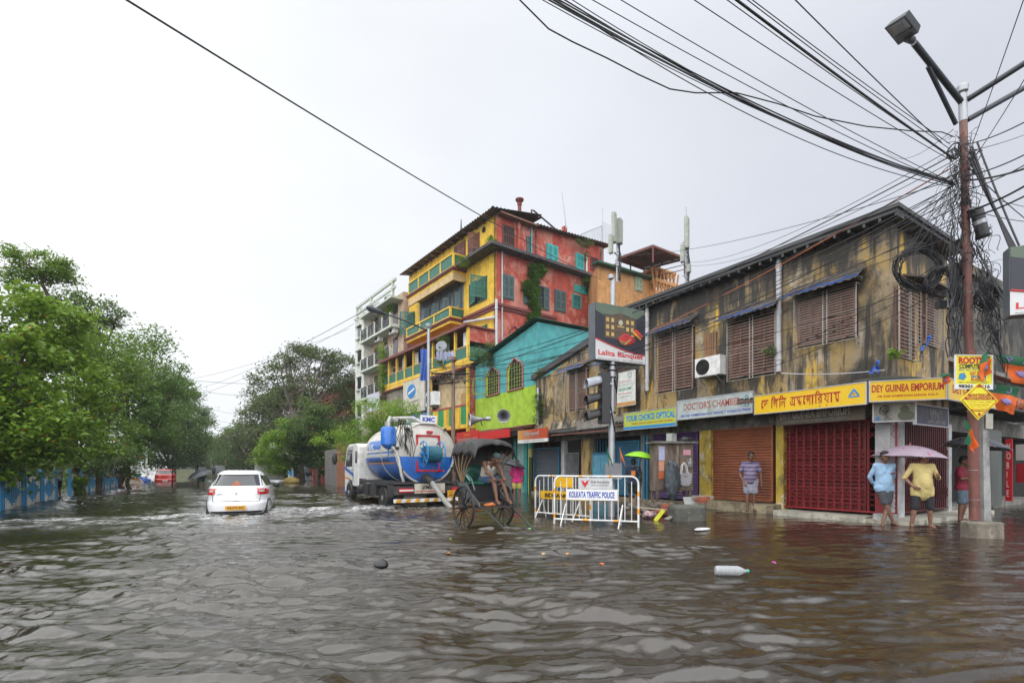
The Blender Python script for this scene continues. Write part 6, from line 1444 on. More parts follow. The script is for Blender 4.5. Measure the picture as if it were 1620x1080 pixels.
def art_sign(A, dirv, Wd, z0, z1, dep_, name, label, textw=True):
    rz = math.atan2(dirv.y, dirv.x); t = thing(name, label, 'sign', (A.x, A.y, z0), rz, 'banquet hall advertising boxes'); H = z1-z0
    M_art = mat('art_navy', (.018,.02,.032), .4); 
    MB().box(0, Wd, .006, dep_, 0, H).build('box', mat('box_grey', (.10,.115,.13), .5, dirt=.3), t, smooth=False)
    MB().box(.01, Wd-.01, -.004, .005, .01, H-.01).build('picture', M_art, t, smooth=False)
    m = MB(); m.prism([(.01,-.006,H-.01),(Wd-.01,-.006,H-.01),(Wd-.01,-.006,H*.93),(Wd*.82,-.006,H*.80),(Wd*.5,-.006,H*.87),(Wd*.2,-.006,H*.78),(.01,-.006,H*.86)], (0,.002,0)); m.build('picture_sky', mat('art_green', (.10,.14,.10), .5, scale=2), t, smooth=False)
    m = MB(); bx_ = Wd*.18
    m.box(bx_, Wd*.8, -.010, -.007, H*.40, H*.80); m.prism([(Wd*.36,-.008,H*.80),(Wd*.62,-.008,H*.80),(Wd*.49,-.008,H*.88)], (0,-.003,0)); m.box(bx_-.03, Wd*.8+.03, -.014, -.010, H*.80, H*.82); m.box(bx_, Wd*.8, -.014, -.010, H*.52, H*.53); m.build('picture_building', mat('art_brown', (.10,.065,.04), .5, scale=6), t, smooth=False)
    m = MB()
    for r_ in range(3):
        for c__ in (0, 1, 4, 5): m.box(Wd*(.21+.10*c__), Wd*(.21+.10*c__)+Wd*.055, -.014, -.011, H*(.44+.125*r_), H*(.44+.125*r_)+H*.07)
    m.box(Wd*.43, Wd*.57, -.014, -.011, H*.62, H*.64); m.build('picture_window', mat('art_gold', (.55,.38,.12), .5), t, smooth=False)
    m = MB(); m.ell((Wd*.5,-.012,H*.70),(Wd*.045,.003,H*.05),12); m.build('picture_crest', mat('art_cream', (.5,.52,.35), .5), t)
    m = MB(); m.ell((Wd*.60,-.016,H*.40),(Wd*.15,.01,H*.085),20); m.ell((Wd*.72,-.018,H*.42),(Wd*.07,.01,H*.07),14); m.ell((Wd*.6,-.015,H*.47),(Wd*.08,.01,H*.05),14); m.build('picture_turban', mat('art_red', (.42,.02,.025), .5), t)
    m = MB()
    for k in range(4): m.tube([(Wd*(.46+.01*k),-.03,H*(.38-.02*k)),(Wd*.58,-.03,H*(.36-.015*k)),(Wd*.70,-.03,H*(.42-.004*k))], .007, 5)
    m.build('picture_cord', mat('art_gold', (.55,.38,.12), .5), t)
    m = MB(); n_ = 14; cur = [(Wd*i/n_, H*(.36-.20*math.sin(i/n_*PI/2))) for i in range(n_+1)]
    m.prism([(x,-.022,z) for x, z in cur] + [(Wd,-.022,.01),(0,-.022,.01)], (0,.004,0)); m.build('white_foot', mat('art_white', (.62,.62,.62), .5, var=.05), t, smooth=False)
    m = MB(); m.tube([(x,-.026,z+.01) for x, z in cur], .016, 5); m.build('red_arc', M_red_t, t)
    for q, c__ in ((0, (.7,.05,.03)), (1, (.7,.3,.04))):
        m = MB(); m.obox((Wd*(.86-.03*q),-.02,H*(.56-.05*q)), (Wd*.19,.006,H*.045), (0,33,0)); m.build('picture_ribbon', mat('ribbon_%d' % q, c__, .5), t, smooth=False)
    lettering('Lalita Banquet', Wd*.90, H*.12, Wd*.5, H*.118 if textw else H*.11, M_red_t, t, y=-.026, bold=.025)
    lettering('Amherst Street, Kolkata 09', Wd*.42, H*.022, Wd*.25, H*.03, M_blk_t, t, y=-.026); lettering('8777 17803, 8276 88055', Wd*.42, H*.024, Wd*.75, H*.03, M_blk_t, t, y=-.026); return t
A = at(941.5, 568, 13.75); z1 = at(941.5, 477, 13.75).z; dv_ = (RT*.898 + FW*.44)
art_sign(A, dv_, 1.77, A.z, z1, .32, 'advertising_box', 'banquet hall advertising box on top of the traffic signal pole')
m = MB(); m.obox((.35,0,A.z-.12-0),(1.2,.06,.06),(0,0,-20)); m.build('sign_bracket', M_chs, sg, smooth=False)
A = at(1597, 500, 8.6); art_sign(A, (RT*.90-FW*.43), 1.5, A.z, at(1597, 391, 8.6).z, .25, 'advertising_box', 'second banquet hall advertising box, cut by the right edge of the view')
m = MB(); p = A + (RT*.90-FW*.43)*.75; m.tube([(p.x,p.y+.15,-.2),(p.x,p.y+.15,A.z+1.2)], .06, 10); tag(m.build('sign_pole', M_steel), 'thin steel pole carrying the right edge advertising box', 'pole')

# ---- the big cable pole with lamps
pb0 = gnd(1546, 850); pb0 = at(1543, 820, 9.75); BPx, BPy = pb0.x, pb0.y
cbk = gnd(1574, 853)
m = MB(); m.box(-.25,.28,-.2,.2,-.2,.33); o = m.build('concrete_footing', stained('rough_concrete', (.22,.19,.15), [((.08,.07,.06),3,(1,1,.6),.45,.62,.8,1.),((.4,.36,.3),4,(1,1,1),.58,.7,.6,5.)], bump=.9), loc=(cbk.x, cbk.y+.2, 0), smooth=False); o.rotation_euler = (0,0,-YAW)
bmv = o.modifiers.new('bevel','BEVEL'); bmv.width = .04; bmv.segments = 3; tag(o, 'rough concrete block footing under the brown lamp pole', 'footing')
DP = 9.75
bp_ = thing('lamp_pole', 'tall rusty brown steel lamp pole with grey head and three floodlight arms', 'street lamp', (BPx, BPy, 0))
def bl(px, py, D=DP): return at(px, py, D) - Vector((BPx, BPy, 0))
M_brn = stained('brown_pole', (.17,.06,.045), [((.30,.20,.17),5,(1,1,.3),.55,.68,.5,1.),((.06,.03,.025),3,(1,1,.4),.5,.7,.7,5.)], rough=.5, bump=.2)
b0, b1, b2 = bl(1542, 822), bl(1533, 560), bl(1524, 192)
m = MB(); m.tube([b0, bl(1540,700), bl(1538.5,620)], [.088,.086,.084], 16); m.tube([bl(1538.5,620), b1, bl(1529,400)], [.080,.076,.072], 16); m.tube([bl(1529,400), b2], [.068,.064], 16)
for q in (700, 560, 400): m.tube([bl(1540-(700-q)*.036, q+2), bl(1540-(700-q)*.036, q-6)], .092, 16)
m.build('pole', M_brn, bp_)
m = MB(); m.tube([b2, bl(1522.5,150)], .07, 14); m.lathe([(.05,0),(.05,.05),(.09,.08),(.10,.18),(.08,.21),(.02,.22)], 16, Matrix.Translation(bl(1522.5,152))); m.build('pole_head', M_steel, bp_)
m = MB()
for q in np.linspace(230, 790, 13): m.ring(bl(1523.5+(q-190)*.03, q), .085, .006, 'z', 16, 4)
m.each('strap', M_steel, bp_, nv=64)
M_arm = mat('arm_dark', (.05,.055,.065), .4, .3)
def arm(p0, p1, strut=None):
    m = MB(); m.tube([p0, p1], .052, 10); 
    if strut: m.tube(strut, .04, 8)
    m.build('lamp_arm', M_arm, bp_)
DL = 8.9
arm(bl(1521, 162), bl(1446, 68, DL), [bl(1512, 196), bl(1468, 105, 9.2)])
arm(bl(1530, 158), bl(1640, 88, 9.0), None); arm(bl(1530, 190), bl(1640, 128, 9.6), None)
# lamp head
q = [bl(1399,45,8.75), bl(1432,24,8.2), bl(1453,52,8.5), bl(1421,72,9.0)]
m = MB(); nrm = (q[1]-q[0]).cross(q[3]-q[0]).normalized(); 
if nrm.dot(q[0]+Vector((BPx,BPy,0))-CAM) < 0: nrm = -nrm
def hd(u, v):
    p = q[0].lerp(q[1], u).lerp(q[3].lerp(q[2], u), v); return p
top = [hd(u, v)+nrm*.10 for u, v in ((.06,.06),(.94,.06),(.94,.94),(.06,.94))]; bot = [hd(0,0),hd(1,0),hd(1,1),hd(0,1)]
m.add(bot+top, [(0,1,2,3),(7,6,5,4),(0,4,5,1),(1,5,6,2),(2,6,7,3),(3,7,4,0)]); lh = m.build('lamp_head', mat('lamp_grey', (.06,.065,.07), .4, .2), bp_, smooth=False)
m = MB(); gq = [hd(.08,.08), hd(.92,.08), hd(.92,.58), hd(.08,.58)]; m.prism([g_-nrm*.004 for g_ in gq], nrm*.003); m.build('lamp_glass', mat('lamp_glass', (.09,.10,.11), .2), lh, smooth=False)
m = MB(); m.tube([hd(.1,.62)-nrm*.01, hd(.5,.66)-nrm*.012, hd(.9,.62)-nrm*.01], .015, 5); m.tube([hd(.5,.95), bl(1443,64,8.85)], .06, 10); m.build('lamp_neck', M_blk_t, lh)
# white square concrete pole beside it
wp = thing('concrete_pole', 'flaking white square concrete pole standing against the brown lamp pole', 'pole', (0,0,0))
pA = at(1557, 822, 9.85); wp.location = (pA.x, pA.y, 0); wp.rotation_euler = (0,0,-YAW+.2)
m = MB(); h_ = at(1551, 525, 9.95).z; m.add([(-.09,-.07,.2),(.09,-.07,.2),(.09,.07,.2),(-.09,.07,.2),(-.15,-.05,h_),(-.03,-.05,h_),(-.03,.05,h_),(-.15,.05,h_)], [(0,3,2,1),(4,5,6,7),(0,1,5,4),(1,2,6,5),(2,3,7,6),(3,0,4,7)])
m.build('shaft', stained('flaking_white', (.36,.36,.35), [((.14,.13,.12),3,(1,1,.4),.45,.62,.8,1.),((.32,.09,.07),2.2,(1,1,.35),.60,.68,.7,5.)], bump=.6), wp, smooth=False)
m = MB(); m.box(-.10,.08,-.1,-.092,2.15,2.45); m.build('pasted_bill', mat('bill_paper', (.45,.43,.36), .7, dirt=.4, scale=8), wp, smooth=False)
# notice boards on the pole
A = at(1511, 615, 9.5); B = at(1570, 610, 9.55)
M_yb = mat('notice_yellow', (.80,.72,.02), .5, var=.05)
t, L, H = board((A.x, A.y), (B.x, B.y), A.z, at(1511, 561, 9.5).z, 'notice_board', 'yellow and white computer training notice board tied to the pole', 'sign', M_yb, M_wht_t, th=.015, fw=.012,
  texts=[('ROOTS', .42, .84, .66, .2, M_red_t, dict(bold=.06)), ('COMPUTER', .42, .67, .62, .13, M_blk_t, dict(bold=.04)), ('BASIC, TALLY, DTP, C++', .4, .56, .6, .07, M_blue_t, {}), ('GST E-FILE', .60, .46, .42, .09, M_red_t, dict(bold=.03)), ('SPOKEN', .62, .36, .4, .09, M_blue_t, dict(bold=.03)), ('ENGLISH', .62, .27, .4, .07, M_red_t, dict(bold=.03)), ('38/1, AMHERST STREET', .5, .19, .8, .05, M_blk_t, {})])
m = MB(); m.box(.012, L-.012, -.006, 0, .012, H*.145); m.build('foot_band', M_wht_t, t, smooth=False); lettering('98301-99516', L*.84, H*.105, L*.5, H*.08, M_blk_t, t, y=-.010, bold=.04)
m = MB(); m.prism([(L*.08,-.006,H*.3),(L*.22,-.006,H*.26),(L*.3,-.006,H*.36),(L*.24,-.006,H*.48),(L*.12,-.006,H*.46)], (0,.003,0)); m.build('monitor_picture', mat('picture_blue', (.05,.25,.5), .5), t, smooth=False)
Dg = 9.4; c_ = at(1549, 634, Dg); dd = thing('diamond_notice', 'yellow diamond shaped school notice on the pole', 'sign', c_, -YAW)
wD = 30/780*Dg; MB().prism([(-wD,0,.02),(0,0,wD),(wD*1.02,0,0),(-.02,0,-wD)], (0,.012,0)).build('panel', M_yb, dd, smooth=False)
m = MB(); k1 = [(-wD,0,.02),(0,0,wD),(wD*1.02,0,0),(-.02,0,-wD)]
for i in range(4): m.beam(Vector(k1[i])*.9+Vector((0,-.006,0)), Vector(k1[(i+1)%4])*.9+Vector((0,-.006,0)), .008)
m.build('border', M_mar, dd, smooth=False)
lettering('MONTESSORI', wD*1.15, .06, 0, wD*.30, M_mar, dd, y=-.006, bold=.03)
m = MB(); m.box(-wD*.75, wD*.78, -.006, -.003, wD*.06, wD*.2); m.box(-wD*.42, wD*.42, -.006, -.003, -wD*.56, -wD*.42); m.ell((0,-.004,-wD*.7),(.03,.003,.03),10); m.prism([(-.06,-.003,wD*.72),(0,-.003,wD*.85),(.06,-.003,wD*.72)], (0,-.003,0)); m.build('band', M_mar, dd, smooth=False)
lettering('Toddlers Room For Kids', wD*1.3, .035, 0, wD*.13, M_yb, dd, y=-.010); lettering('7439793620', wD*.75, .035, 0, -wD*.49, M_yb, dd, y=-.010, bold=.03)
for i, s_ in enumerate(('27, Raja Ram, Kolkata - 700009', 'Near Thanthania Kali Mandir', '(Behind Vidyasagar College)')): lettering(s_, wD*(1.3-.22*i), .028, 0, -wD*(.06+.12*i), M_mar, dd, y=-.006)
# flags with lotus
def flag(quad, label, seed=0, letters=True):
    """quad: TL, TR, BR, BL pixels with depth"""
    P4 = [at(*q_) for q_ in quad]; o_ = P4[0]; t = thing('party_flag', label, 'flag', o_, 0, 'party flags by the pole')
    P4 = [p - o_ for p in P4]; nn = (P4[1]-P4[0]).cross(P4[3]-P4[0]).normalized()
    if nn.dot(FW) > 0: nn = -nn
    def S_(u, v, o=0): p = P4[0].lerp(P4[1], u).lerp(P4[3].lerp(P4[2], u), v); return p + nn*(.04*math.sin(u*7+seed+v*3) + .02*math.sin(v*9+seed) + o)
    m = MB(); m.grid(lambda u, v: S_(u, v*.34), 18, 8); m.build('green_band', mat('flag_green', (.015,.16,.07), .7), t)
    m = MB(); m.grid(lambda u, v: S_(u, .34+v*.66), 18, 14); m.build('orange_band', mat('flag_orange', (.72,.13,.015), .7), t)
    ml = MB(); mo = MB()
    for k, (du, dv_, rr) in enumerate(((-.13,0,.35),(-.07,-.09,.3),(0,-.13,.3),(.07,-.09,.3),(.13,0,.35))):
        pts = [S_(.52+du*1.2*math.sin(w_)*.0 + du*v_*1.3 + .05*math.sin(w_)*math.sin(v_*PI), .80-.05-(.30+dv_*.3)*v_ + abs(du)*.8*v_, .008) for v_ in (0,.25,.5,.75,1) for w_ in (0,)]
        ml.tube(pts, [.012,.03,.036,.024,.004], 6)
    ml.build('lotus_emblem', mat('lotus_violet', (.30,.26,.55), .7), t)
    if letters:
        m = MB()
        for (u0_, s_) in ((.22,'P'),(.62,'J')):
            if s_ == 'P': pts = [S_(u0_,.27,.008),S_(u0_,.08,.008),S_(u0_+.10,.08,.008),S_(u0_+.12,.13,.008),S_(u0_+.08,.18,.008),S_(u0_,.18,.008)]
            else: pts = [S_(u0_+.12,.08,.008),S_(u0_+.12,.22,.008),S_(u0_+.07,.27,.008),S_(u0_,.24,.008)]
            m.tube(pts, .012, 5)
        m.build('lettering', mat('lotus_violet', (.30,.26,.55)), t)
flag([(1576,560,9.9),(1640,566,9.6),(1646,612,9.6),(1600,604,9.8)], 'upper green and orange party flag with pale lotus at the right edge', 0)
flag([(1556,603,9.9),(1612,614,9.7),(1606,655,9.7),(1580,648,9.8)], 'lower green and orange party flag with lotus beside the yellow diamond', 2)
flag([(1552,563,9.5),(1568,552,9.5),(1566,590,9.5),(1550,602,9.5)], 'crumpled orange party flag over the corner of the notice board', 4, False)
flag([(1530,700,9.5),(1529,662,9.5),(1545,705,9.45),(1537,716,9.5)], 'folded orange and violet party flag tied low on the brown pole', 5, False)
flag([(1487,592,10.9),(1500,590,10.9),(1503,603,10.9),(1492,611,10.9)], 'small crumpled orange party flag on the emporium sign corner', 6, False)
# black joint boxes
def jbox(px, py, D, size, tilt, label, cyl=True):
    p = at(px, py, D); t = thing('cable_joint_box', label, 'cable box', p, -YAW); M_ = Matrix.Rotation(R(tilt), 4, 'Y')
    m = MB()
    if cyl: m.lathe([(size*.38,-size),(size*.42,-size*.9),(size*.34,-size*.85),(size*.34,size*.8),(size*.25,size*.95),(.02,size)], 18, M_)
    else: m.box(-size,size,-size*.3,size*.3,-size*.35,size*.35); m.tf(M_)
    m.build('body', M_black, t)
    m = MB(); m.lathe([(size*.36,-.04),(size*.36,.04)], 18, M_) if cyl else m.box(-.05,.05,-size*.32,size*.32,-size*.4,size*.4); m.build('strap', M_steel, t)
jbox(1550, 352, 9.6, .30, -14, 'tilted black cable joint canister right of the pole')
jbox(1521, 452, 9.9, .30, 4, 'upright black cable joint canister behind the pole on its left')
jbox(1498, 481, 9.9, .20, -4, 'flat black junction box left of the pole', False)

# ---- smaller poles further off
def spole(px, ytop, D, label, r=.07, arm_=None, xb=None, mt=M_steel, name='street_lamp', cat='street lamp', extra=None):
    b_ = at(xb or px, 760, D); t = thing(name, label, cat, (b_.x, b_.y, 0)); p1 = at(px, ytop, D) - t.location
    m = MB(); m.tube([(0,0,-.2), Vector((0,0,0)).lerp(p1,.5), p1], [r*1.2, r, r*.8], 10); m.lathe([(r*.9,0),(r*1.7,.08),(r*1.7,.2),(.02,.22)], 12, Matrix.Translation(p1)); m.build('pole', mt, t)
    if arm_:
        q_ = at(*arm_) - t.location; m = MB(); m.tube([p1-Vector((0,0,.1)), p1.lerp(q_,.5)+Vector((0,0,.0)), q_], r*.45, 7); m.build('arm', M_arm, t)
        m = MB(); d_ = (q_-p1).normalized(); m.tube([q_-d_*.1, q_+d_*.05, q_+d_*.5, q_+d_*.62], [.05,.11,.13,.05], 8); m.build('lamp_head', M_arm, t)
    return t
spole(678, 520, 21.5, 'grey street lamp in front of the yellow house with one long arm', arm_=(603, 494, 20.5), r=.08)
t = spole(717, 573, 19.5, 'rusty capped cable pole just behind the tanker', r=.085, name='cable_pole', cat='pole', mt=mat('rust_pole', (.22,.15,.11), .6, .2, dirt=.5, dirtcol=(.10,.05,.03)))
m = MB(); c_ = at(717, 592, 19.5)-t.location
m.tube([c_+Vector((-1.0,-.2,-.1)), c_+Vector((.75,.1,.12))], .035, 7); m.tube([c_+Vector((-.9,-.2,-.5)), c_+Vector((.2,0,-.3))], .03, 7)
for k in range(12): x = -.9+.14*k; m.tube([c_+Vector((x,0,-.1+.1*math.sin(k))), c_+Vector((x+.1*math.sin(k*3),-.15,-.35)), c_+Vector((x+.2,0,-.1))], .02, 5)
m.build('cross_arm', M_cable, t)
t = spole(506, 655, 46, 'old leaning pole with tangled wires before the big tree', r=.16, arm_=(479, 653, 45), mt=M_conc, name='cable_pole', cat='pole', xb=504)
A = at(490, 732, 45); B = at(498.5, 728, 44.6); board((A.x,A.y),(B.x,B.y),A.z,at(490,716,45).z,'hanging_sign','tilted blue and white board hanging on the far cable pole','sign',mat('board_sky', (.25,.38,.6), .5),None, th=.05)
for k in range(4):
    a = at(514+7*k, 770, 46+k); 
spole(232, 692, 52, 'slim white lamp post beyond the left fence', r=.09, mt=M_white, arm_=(252, 682, 50))
spole(531, 700, 44, 'thin black post near the truck front', r=.08, mt=M_blk_t, name='post', cat='post')
# ---- loudspeakers, dish, tarp, boards on the yellow house
def horn(p, rz, tilt, sc, label):
    t = thing('horn_loudspeaker', label, 'loudspeaker', p, rz, 'horn loudspeakers on the canopy'); M_ = Matrix.Rotation(R(90+tilt), 4, 'X')
    m = MB(); m.lathe([(.34*sc,.55*sc),(.30*sc,.5*sc),(.17*sc,.3*sc),(.09*sc,.0),(.06*sc,-.25*sc)], 24, M_, cap=False); h_ = m.build('horn', M_steel, t); s__ = h_.modifiers.new('thickness','SOLIDIFY'); s__.thickness = .01
    m = MB(); m.lathe([(.02,-.5*sc),(.11*sc,-.48*sc),(.11*sc,-.28*sc),(.05*sc,-.24*sc)], 16, M_); m.build('driver', M_steel, t)
    m = MB(); m.tube([(0,.0,-.05),(0,.1,-.35)], .03, 6); m.build('bracket', M_blk_t, t)
horn(at(760, 663, 25.5), -YAW-R(75), 5, 1.05, 'grey horn loudspeaker pointing left along the street')
horn(at(797, 658, 24.5), -YAW+R(0), 5, .95, 'dark mouthed horn loudspeaker pointing at the viewer')
p = at(699, 549, 27.5); t = thing('satellite_dish', 'grey satellite dish in front of the veranda', 'satellite dish', p, -YAW-R(10))
m = MB(); m.lathe([(.32,.12),(.24,.05),(.12,.012),(.01,0)], 28, Matrix.Rotation(R(75),4,'X')); m.build('dish', mat('dish_grey', (.22,.23,.25), .6), t); m = MB(); m.tube([(0,0,0),(0,-.4,-.1)], .015, 5); m.ell((0,-.4,-.1),(.05,.08,.05),8); m.build('feed_horn', M_blk_t, t); m = MB(); m.tube([(0,.05,0),(.05,.1,-.9),(.3,.6,-1.6)], .03, 6); m.build('mast', M_steel, t)
p = at(671.5, 552, 28.5); m = MB(); zb_ = at(671.5, 602, 28.5).z - p.z
m.grid(lambda u, v: RT*((u-.5)*(.5+.05*math.sin(v*6)) + .04*math.sin(v*5)) + UP*(zb_*v) + FW*(.06*math.sin(u*16+v*3)), 24, 16); tag(m.build('blue_tarpaulin', mat('tarp_blue', (.05,.12,.42), .6), loc=p), 'long blue tarpaulin hanging beside the grey street lamp', 'tarpaulin')
p = at(690, 556, 29); m = MB()
for k in range(5): m.grid(lambda u, v: RT*(.22*k+.2*u) - UP*(.5*v+.05*math.sin(u*9)) + FW*(.05*math.sin(u*12+k)), 8, 6)
tag(m.build('laundry', mat('laundry_pale', (.5,.52,.68), .7, var=.5, scale=7), loc=p), 'white and lilac washing hung on the veranda rail', 'laundry')
A = on(638, 660, x=-2.3); A = YB.M @ A; B = YB.M @ on(672, 650, x=-2.3)
t, L, H = board((A.x,A.y),(B.x,B.y), YB.M.translation.z + on(655,652,x=-2.3).z, on(655,600,x=-2.3).z, 'hoarding', 'large cream hoarding with a blue oval emblem on the yellow house', 'sign', mat('hoarding_cream', (.55,.52,.44), .6, dirt=.2, scale=2), M_alu, th=.1)
m = MB(); m.ell((L*.40,-.01,H*.66),(L*.20,.012,H*.22),24); m.build('oval_emblem', mat('emblem_azure', (.02,.2,.5), .5), t); m = MB(); m.obox((L*.40,-.026,H*.66),(L*.3,.01,H*.06),(0,-15,0)); m.build('emblem_band', M_wht_t, t, smooth=False)
lettering('AGENCY', L*.4, H*.06, L*.6, H*.34, M_blk_t, t, y=-.012)
A = YB.M @ on(640, 672, x=-2.6); B = YB.M @ on(674, 660, x=-2.6)
board((A.x,A.y),(B.x,B.y), on(655,672,x=-2.6).z, on(655,656,x=-2.6).z, 'shop_sign', 'blue shop sign with white lettering low on the yellow house', 'sign', M_tbl, None, texts=[('MEDICAL HALL', .5, .5, .85, .5, M_wht_t, dict(bold=.03))])
A = YB.M @ on(581, 652, x=-2.6); B = YB.M @ on(600, 645, x=-2.6)
board((A.x,A.y),(B.x,B.y), on(590,650,x=-2.6).z, on(590,622,x=-2.6).z, 'hanging_banner', 'pale banner with blue blots hanging between tree and pale block', 'banner', mat('banner_pale', (.5,.52,.58), .6, var=.3, scale=2), None, th=.03)
ac_unit(at(690, 634, 29.3)-Vector((0,0,.3)), -R(90), 'air conditioner on the cream bay of the yellow house', 1.4)

# ---- street clutter by the shops
# cupboard stall
b_ = at(1069, 797, 16.1); cu = thing('wooden_cupboard', 'old stained wooden cupboard stall with pasted posters on the pavement edge', 'cupboard', (b_.x, b_.y, .16), -YAW+R(8))
M_cup = stained('old_cupboard', (.16,.12,.09), [((.30,.25,.2),3,(3,3,.4),.5,.66,.8,1.),((.05,.035,.03),2.2,(2,2,.5),.5,.66,.8,5.)])
m = MB(); m.box(-.66,.60,0,.5,.45,2.0); cbx = m.build('body', M_cup, cu, smooth=False)
m = MB(); m.box(-.68,.1,-.03,-.002,.5,1.95); m.build('door', M_cup, cbx, smooth=False); m = MB(); m.box(.14,.58,-.03,-.002,.5,1.95); m.build('door', M_cup, cbx, smooth=False)
m = MB(); m.box(-.78,.72,-.14,.6,2.0,2.07); m.build('top', M_conc, cu, smooth=False)
for x in (-.6,.52): m = MB(); m.box(x-.04,x+.04,.02,.1,-.2,.45); m.box(x-.04,x+.04,.4,.48,-.2,.45); m.build('leg', M_cup, cu, smooth=False)
for i, (x0_, x1_, z0_, z1_, c__) in enumerate(((-.6,-.4,1.45,1.9,(.42,.44,.62)),(-.6,-.42,1.1,1.43,(.6,.28,.18)),(-.6,-.42,.85,1.08,(.6,.14,.04)),(.24,.5,1.62,1.8,(.6,.30,.36)))):
    m = MB(); m.box(x0_,x1_,-.04,-.031,z0_,z1_); m.build('pasted_poster', mat('poster_%d' % i, c__, .7, dirt=.2, scale=9), cu, smooth=False)
b2 = cu.matrix_basis
m = MB(); m.box(-.15,.15,-.1,.1,0,.26); m.tf(Matrix.Rotation(.2,4,'Z')); tag(m.build('cardboard_box', mat('card_pale', (.4,.42,.38), .7, dirt=.3), loc=b2 @ Vector((-.1,.1,2.07)), smooth=False), 'small pale carton on top of the cupboard', 'box')
cloth_lump(b2 @ Vector((.42,.1,2.07)), 'crumpled dark plastic sheet on top of the cupboard', 'plastic_sheet', 'sheet', mat('dark_plastic', (.04,.045,.05), .3), (.26,.18,.10), 3)
# tarp covered lump hanging in front
cloth_lump(b2 @ Vector((-.22,-.22,.42)), 'dark grey tarpaulin draped over goods against the cupboard', 'grey_tarpaulin', 'tarpaulin', mat('tarp_grey', (.055,.07,.08), .45, dirt=.25, dirtcol=(.13,.15,.16), scale=5), (.30,.18,.62), 7, 40)
# tote bag
bg_ = thing('shoulder_bag', 'grey tote bag with white handles hanging on the cupboard', 'bag', b2 @ Vector((.26,-.14,.62)), -YAW+R(8))
m = MB(); m.prism([(-.22,0,.42),(.24,0,.42),(.21,0,.08),(.12,0,0),(-.10,0,0),(-.18,0,.08)], (0,.09,0)); m.build('bag_body', mat('bag_grey', (.33,.32,.34), .6), bg_, smooth=False)
for s in (0,.09): m = MB(); m.tube([(-.13,s,.4),(-.09,s,.66),(-.02,s,.76),(.05,s,.66),(.1,s,.4)], .014, 6); m.build('handle', M_wht_t, bg_)
m = MB(); m.box(-.05,.08,-.004,0,.29,.31); m.build('bag_label', M_blk_t, bg_, smooth=False)
cloth_lump(b2 @ Vector((.45,-.1,1.25)), 'bunched black and white cloth hanging beside the tote bag', 'hanging_cloth', 'cloth', mat('bw_cloth', (.30,.30,.28), .7, var=1.0, scale=14), (.10,.08,.16), 5)
# stone block, slabs and bricks
sb_ = gnd(1098, 824); o = MB().box(-.43,.43,-.1,.45,-.2,.40); o = o.build('stone_block', stained('mossy_stone', (.10,.10,.085), [((.04,.045,.04),2.5,(1,1,1),.45,.6,.8,1.),((.22,.2,.16),5,(1,1,1),.58,.7,.7,5.)], bump=1.0), loc=(sb_.x, sb_.y+.12, 0)); o.rotation_euler = (0,0,-YAW+.15)
bmv = o.modifiers.new('bevel','BEVEL'); bmv.width = .09; bmv.segments = 4; tag(o, 'large dark mossy stone block in the water below the cupboard', 'stone block')
rr = random.Random(4); M_brick = stained('wet_brick', (.28,.08,.045), [((.12,.05,.04),6,(1,1,1),.45,.65,.7,1.)])
spots = [(1050,797,14.4,.16,0),(1053,793,14.5,.26,1),(1075,795,14.2,.25,0),(1070,803,14.0,.2,2),(1085,800,13.8,.28,0),(1109,797,13.6,.46,1),(1113,790,13.7,.52,0),(1060,806,13.6,.12,0),(1043,805,14.2,.10,1),(1094,805,13.6,.18,0)]
desc = ['half sunk', 'tilted', 'flat lying', 'mud stained', 'broken', 'upper', 'topmost', 'low', 'leftmost', 'hidden']
for i, (px, py, D, z, k) in enumerate(spots):
    p = at(px, py, D); m = MB(); m.box(-.16,.16,-.06,.06,-.045,.045); o = m.build('brick', M_brick, loc=(p.x, p.y, max(.03, z)), smooth=False); o.rotation_euler = (rr.uniform(-.2,.2), rr.uniform(-.15,.15), -YAW+rr.uniform(-.5,.5))
    tag(o, 'red brick among the rubble beside the stone block', 'brick', 'bricks in the rubble heap')
p = gnd(1052, 812); m = MB()
for k in range(110):
    q_ = Vector((rr.uniform(-.9,.9), rr.uniform(-.25,.8), rr.uniform(-.1,.20))); s_ = rr.uniform(.05,.14); m.obox(q_, (s_*2, s_*1.3, s_), (rr.uniform(-30,30), rr.uniform(-30,30), rr.uniform(0,180)))
o = m.build('rubble', stained('rubble_dark', (.10,.085,.07), [((.22,.18,.14),4,(1,1,1),.5,.66,.8,1.)]), loc=(p.x, p.y+.15, .02), smooth=False); tag(o, None, None, kind='stuff'); o['kind'] = 'stuff'
def slab(px, py, D, size, rot, label, mt, z=None, name='broken_board', cat='board'):
    p = at(px, py, D); m = MB(); m.box(-size[0]/2,size[0]/2,-size[1]/2,size[1]/2,-size[2]/2,size[2]/2); o = m.build(name, mt, loc=(p.x,p.y,p.z if z is None else z), smooth=False); o.rotation_euler = (R(rot[0]),R(rot[1]),-YAW+R(rot[2])); return tag(o, label, cat)
slab(1093,793,14.3,(.42,.03,.28),(-25,0,5),'pale framed panel leaning on the rubble heap',mat('pale_panel', (.33,.34,.32), .6, dirt=.4))
slab(1112,786,14.2,(.5,.3,.08),(0,0,12),'grey cement sack lying on top of the rubble',mat('sack_grey', (.26,.24,.2), .8, dirt=.4),name='cement_sack',cat='sack')
slab(1030,804,13.6,(.8,.12,.03),(0,5,-8),'long pale plank floating beside the barrier',mat('plank_pale', (.35,.30,.22), .7))
slab(1060,818,12.9,(.30,.14,.03),(0,-18,30),'tilted grey plank end sticking out of the water',mat('plank_grey', (.25,.23,.2), .7))
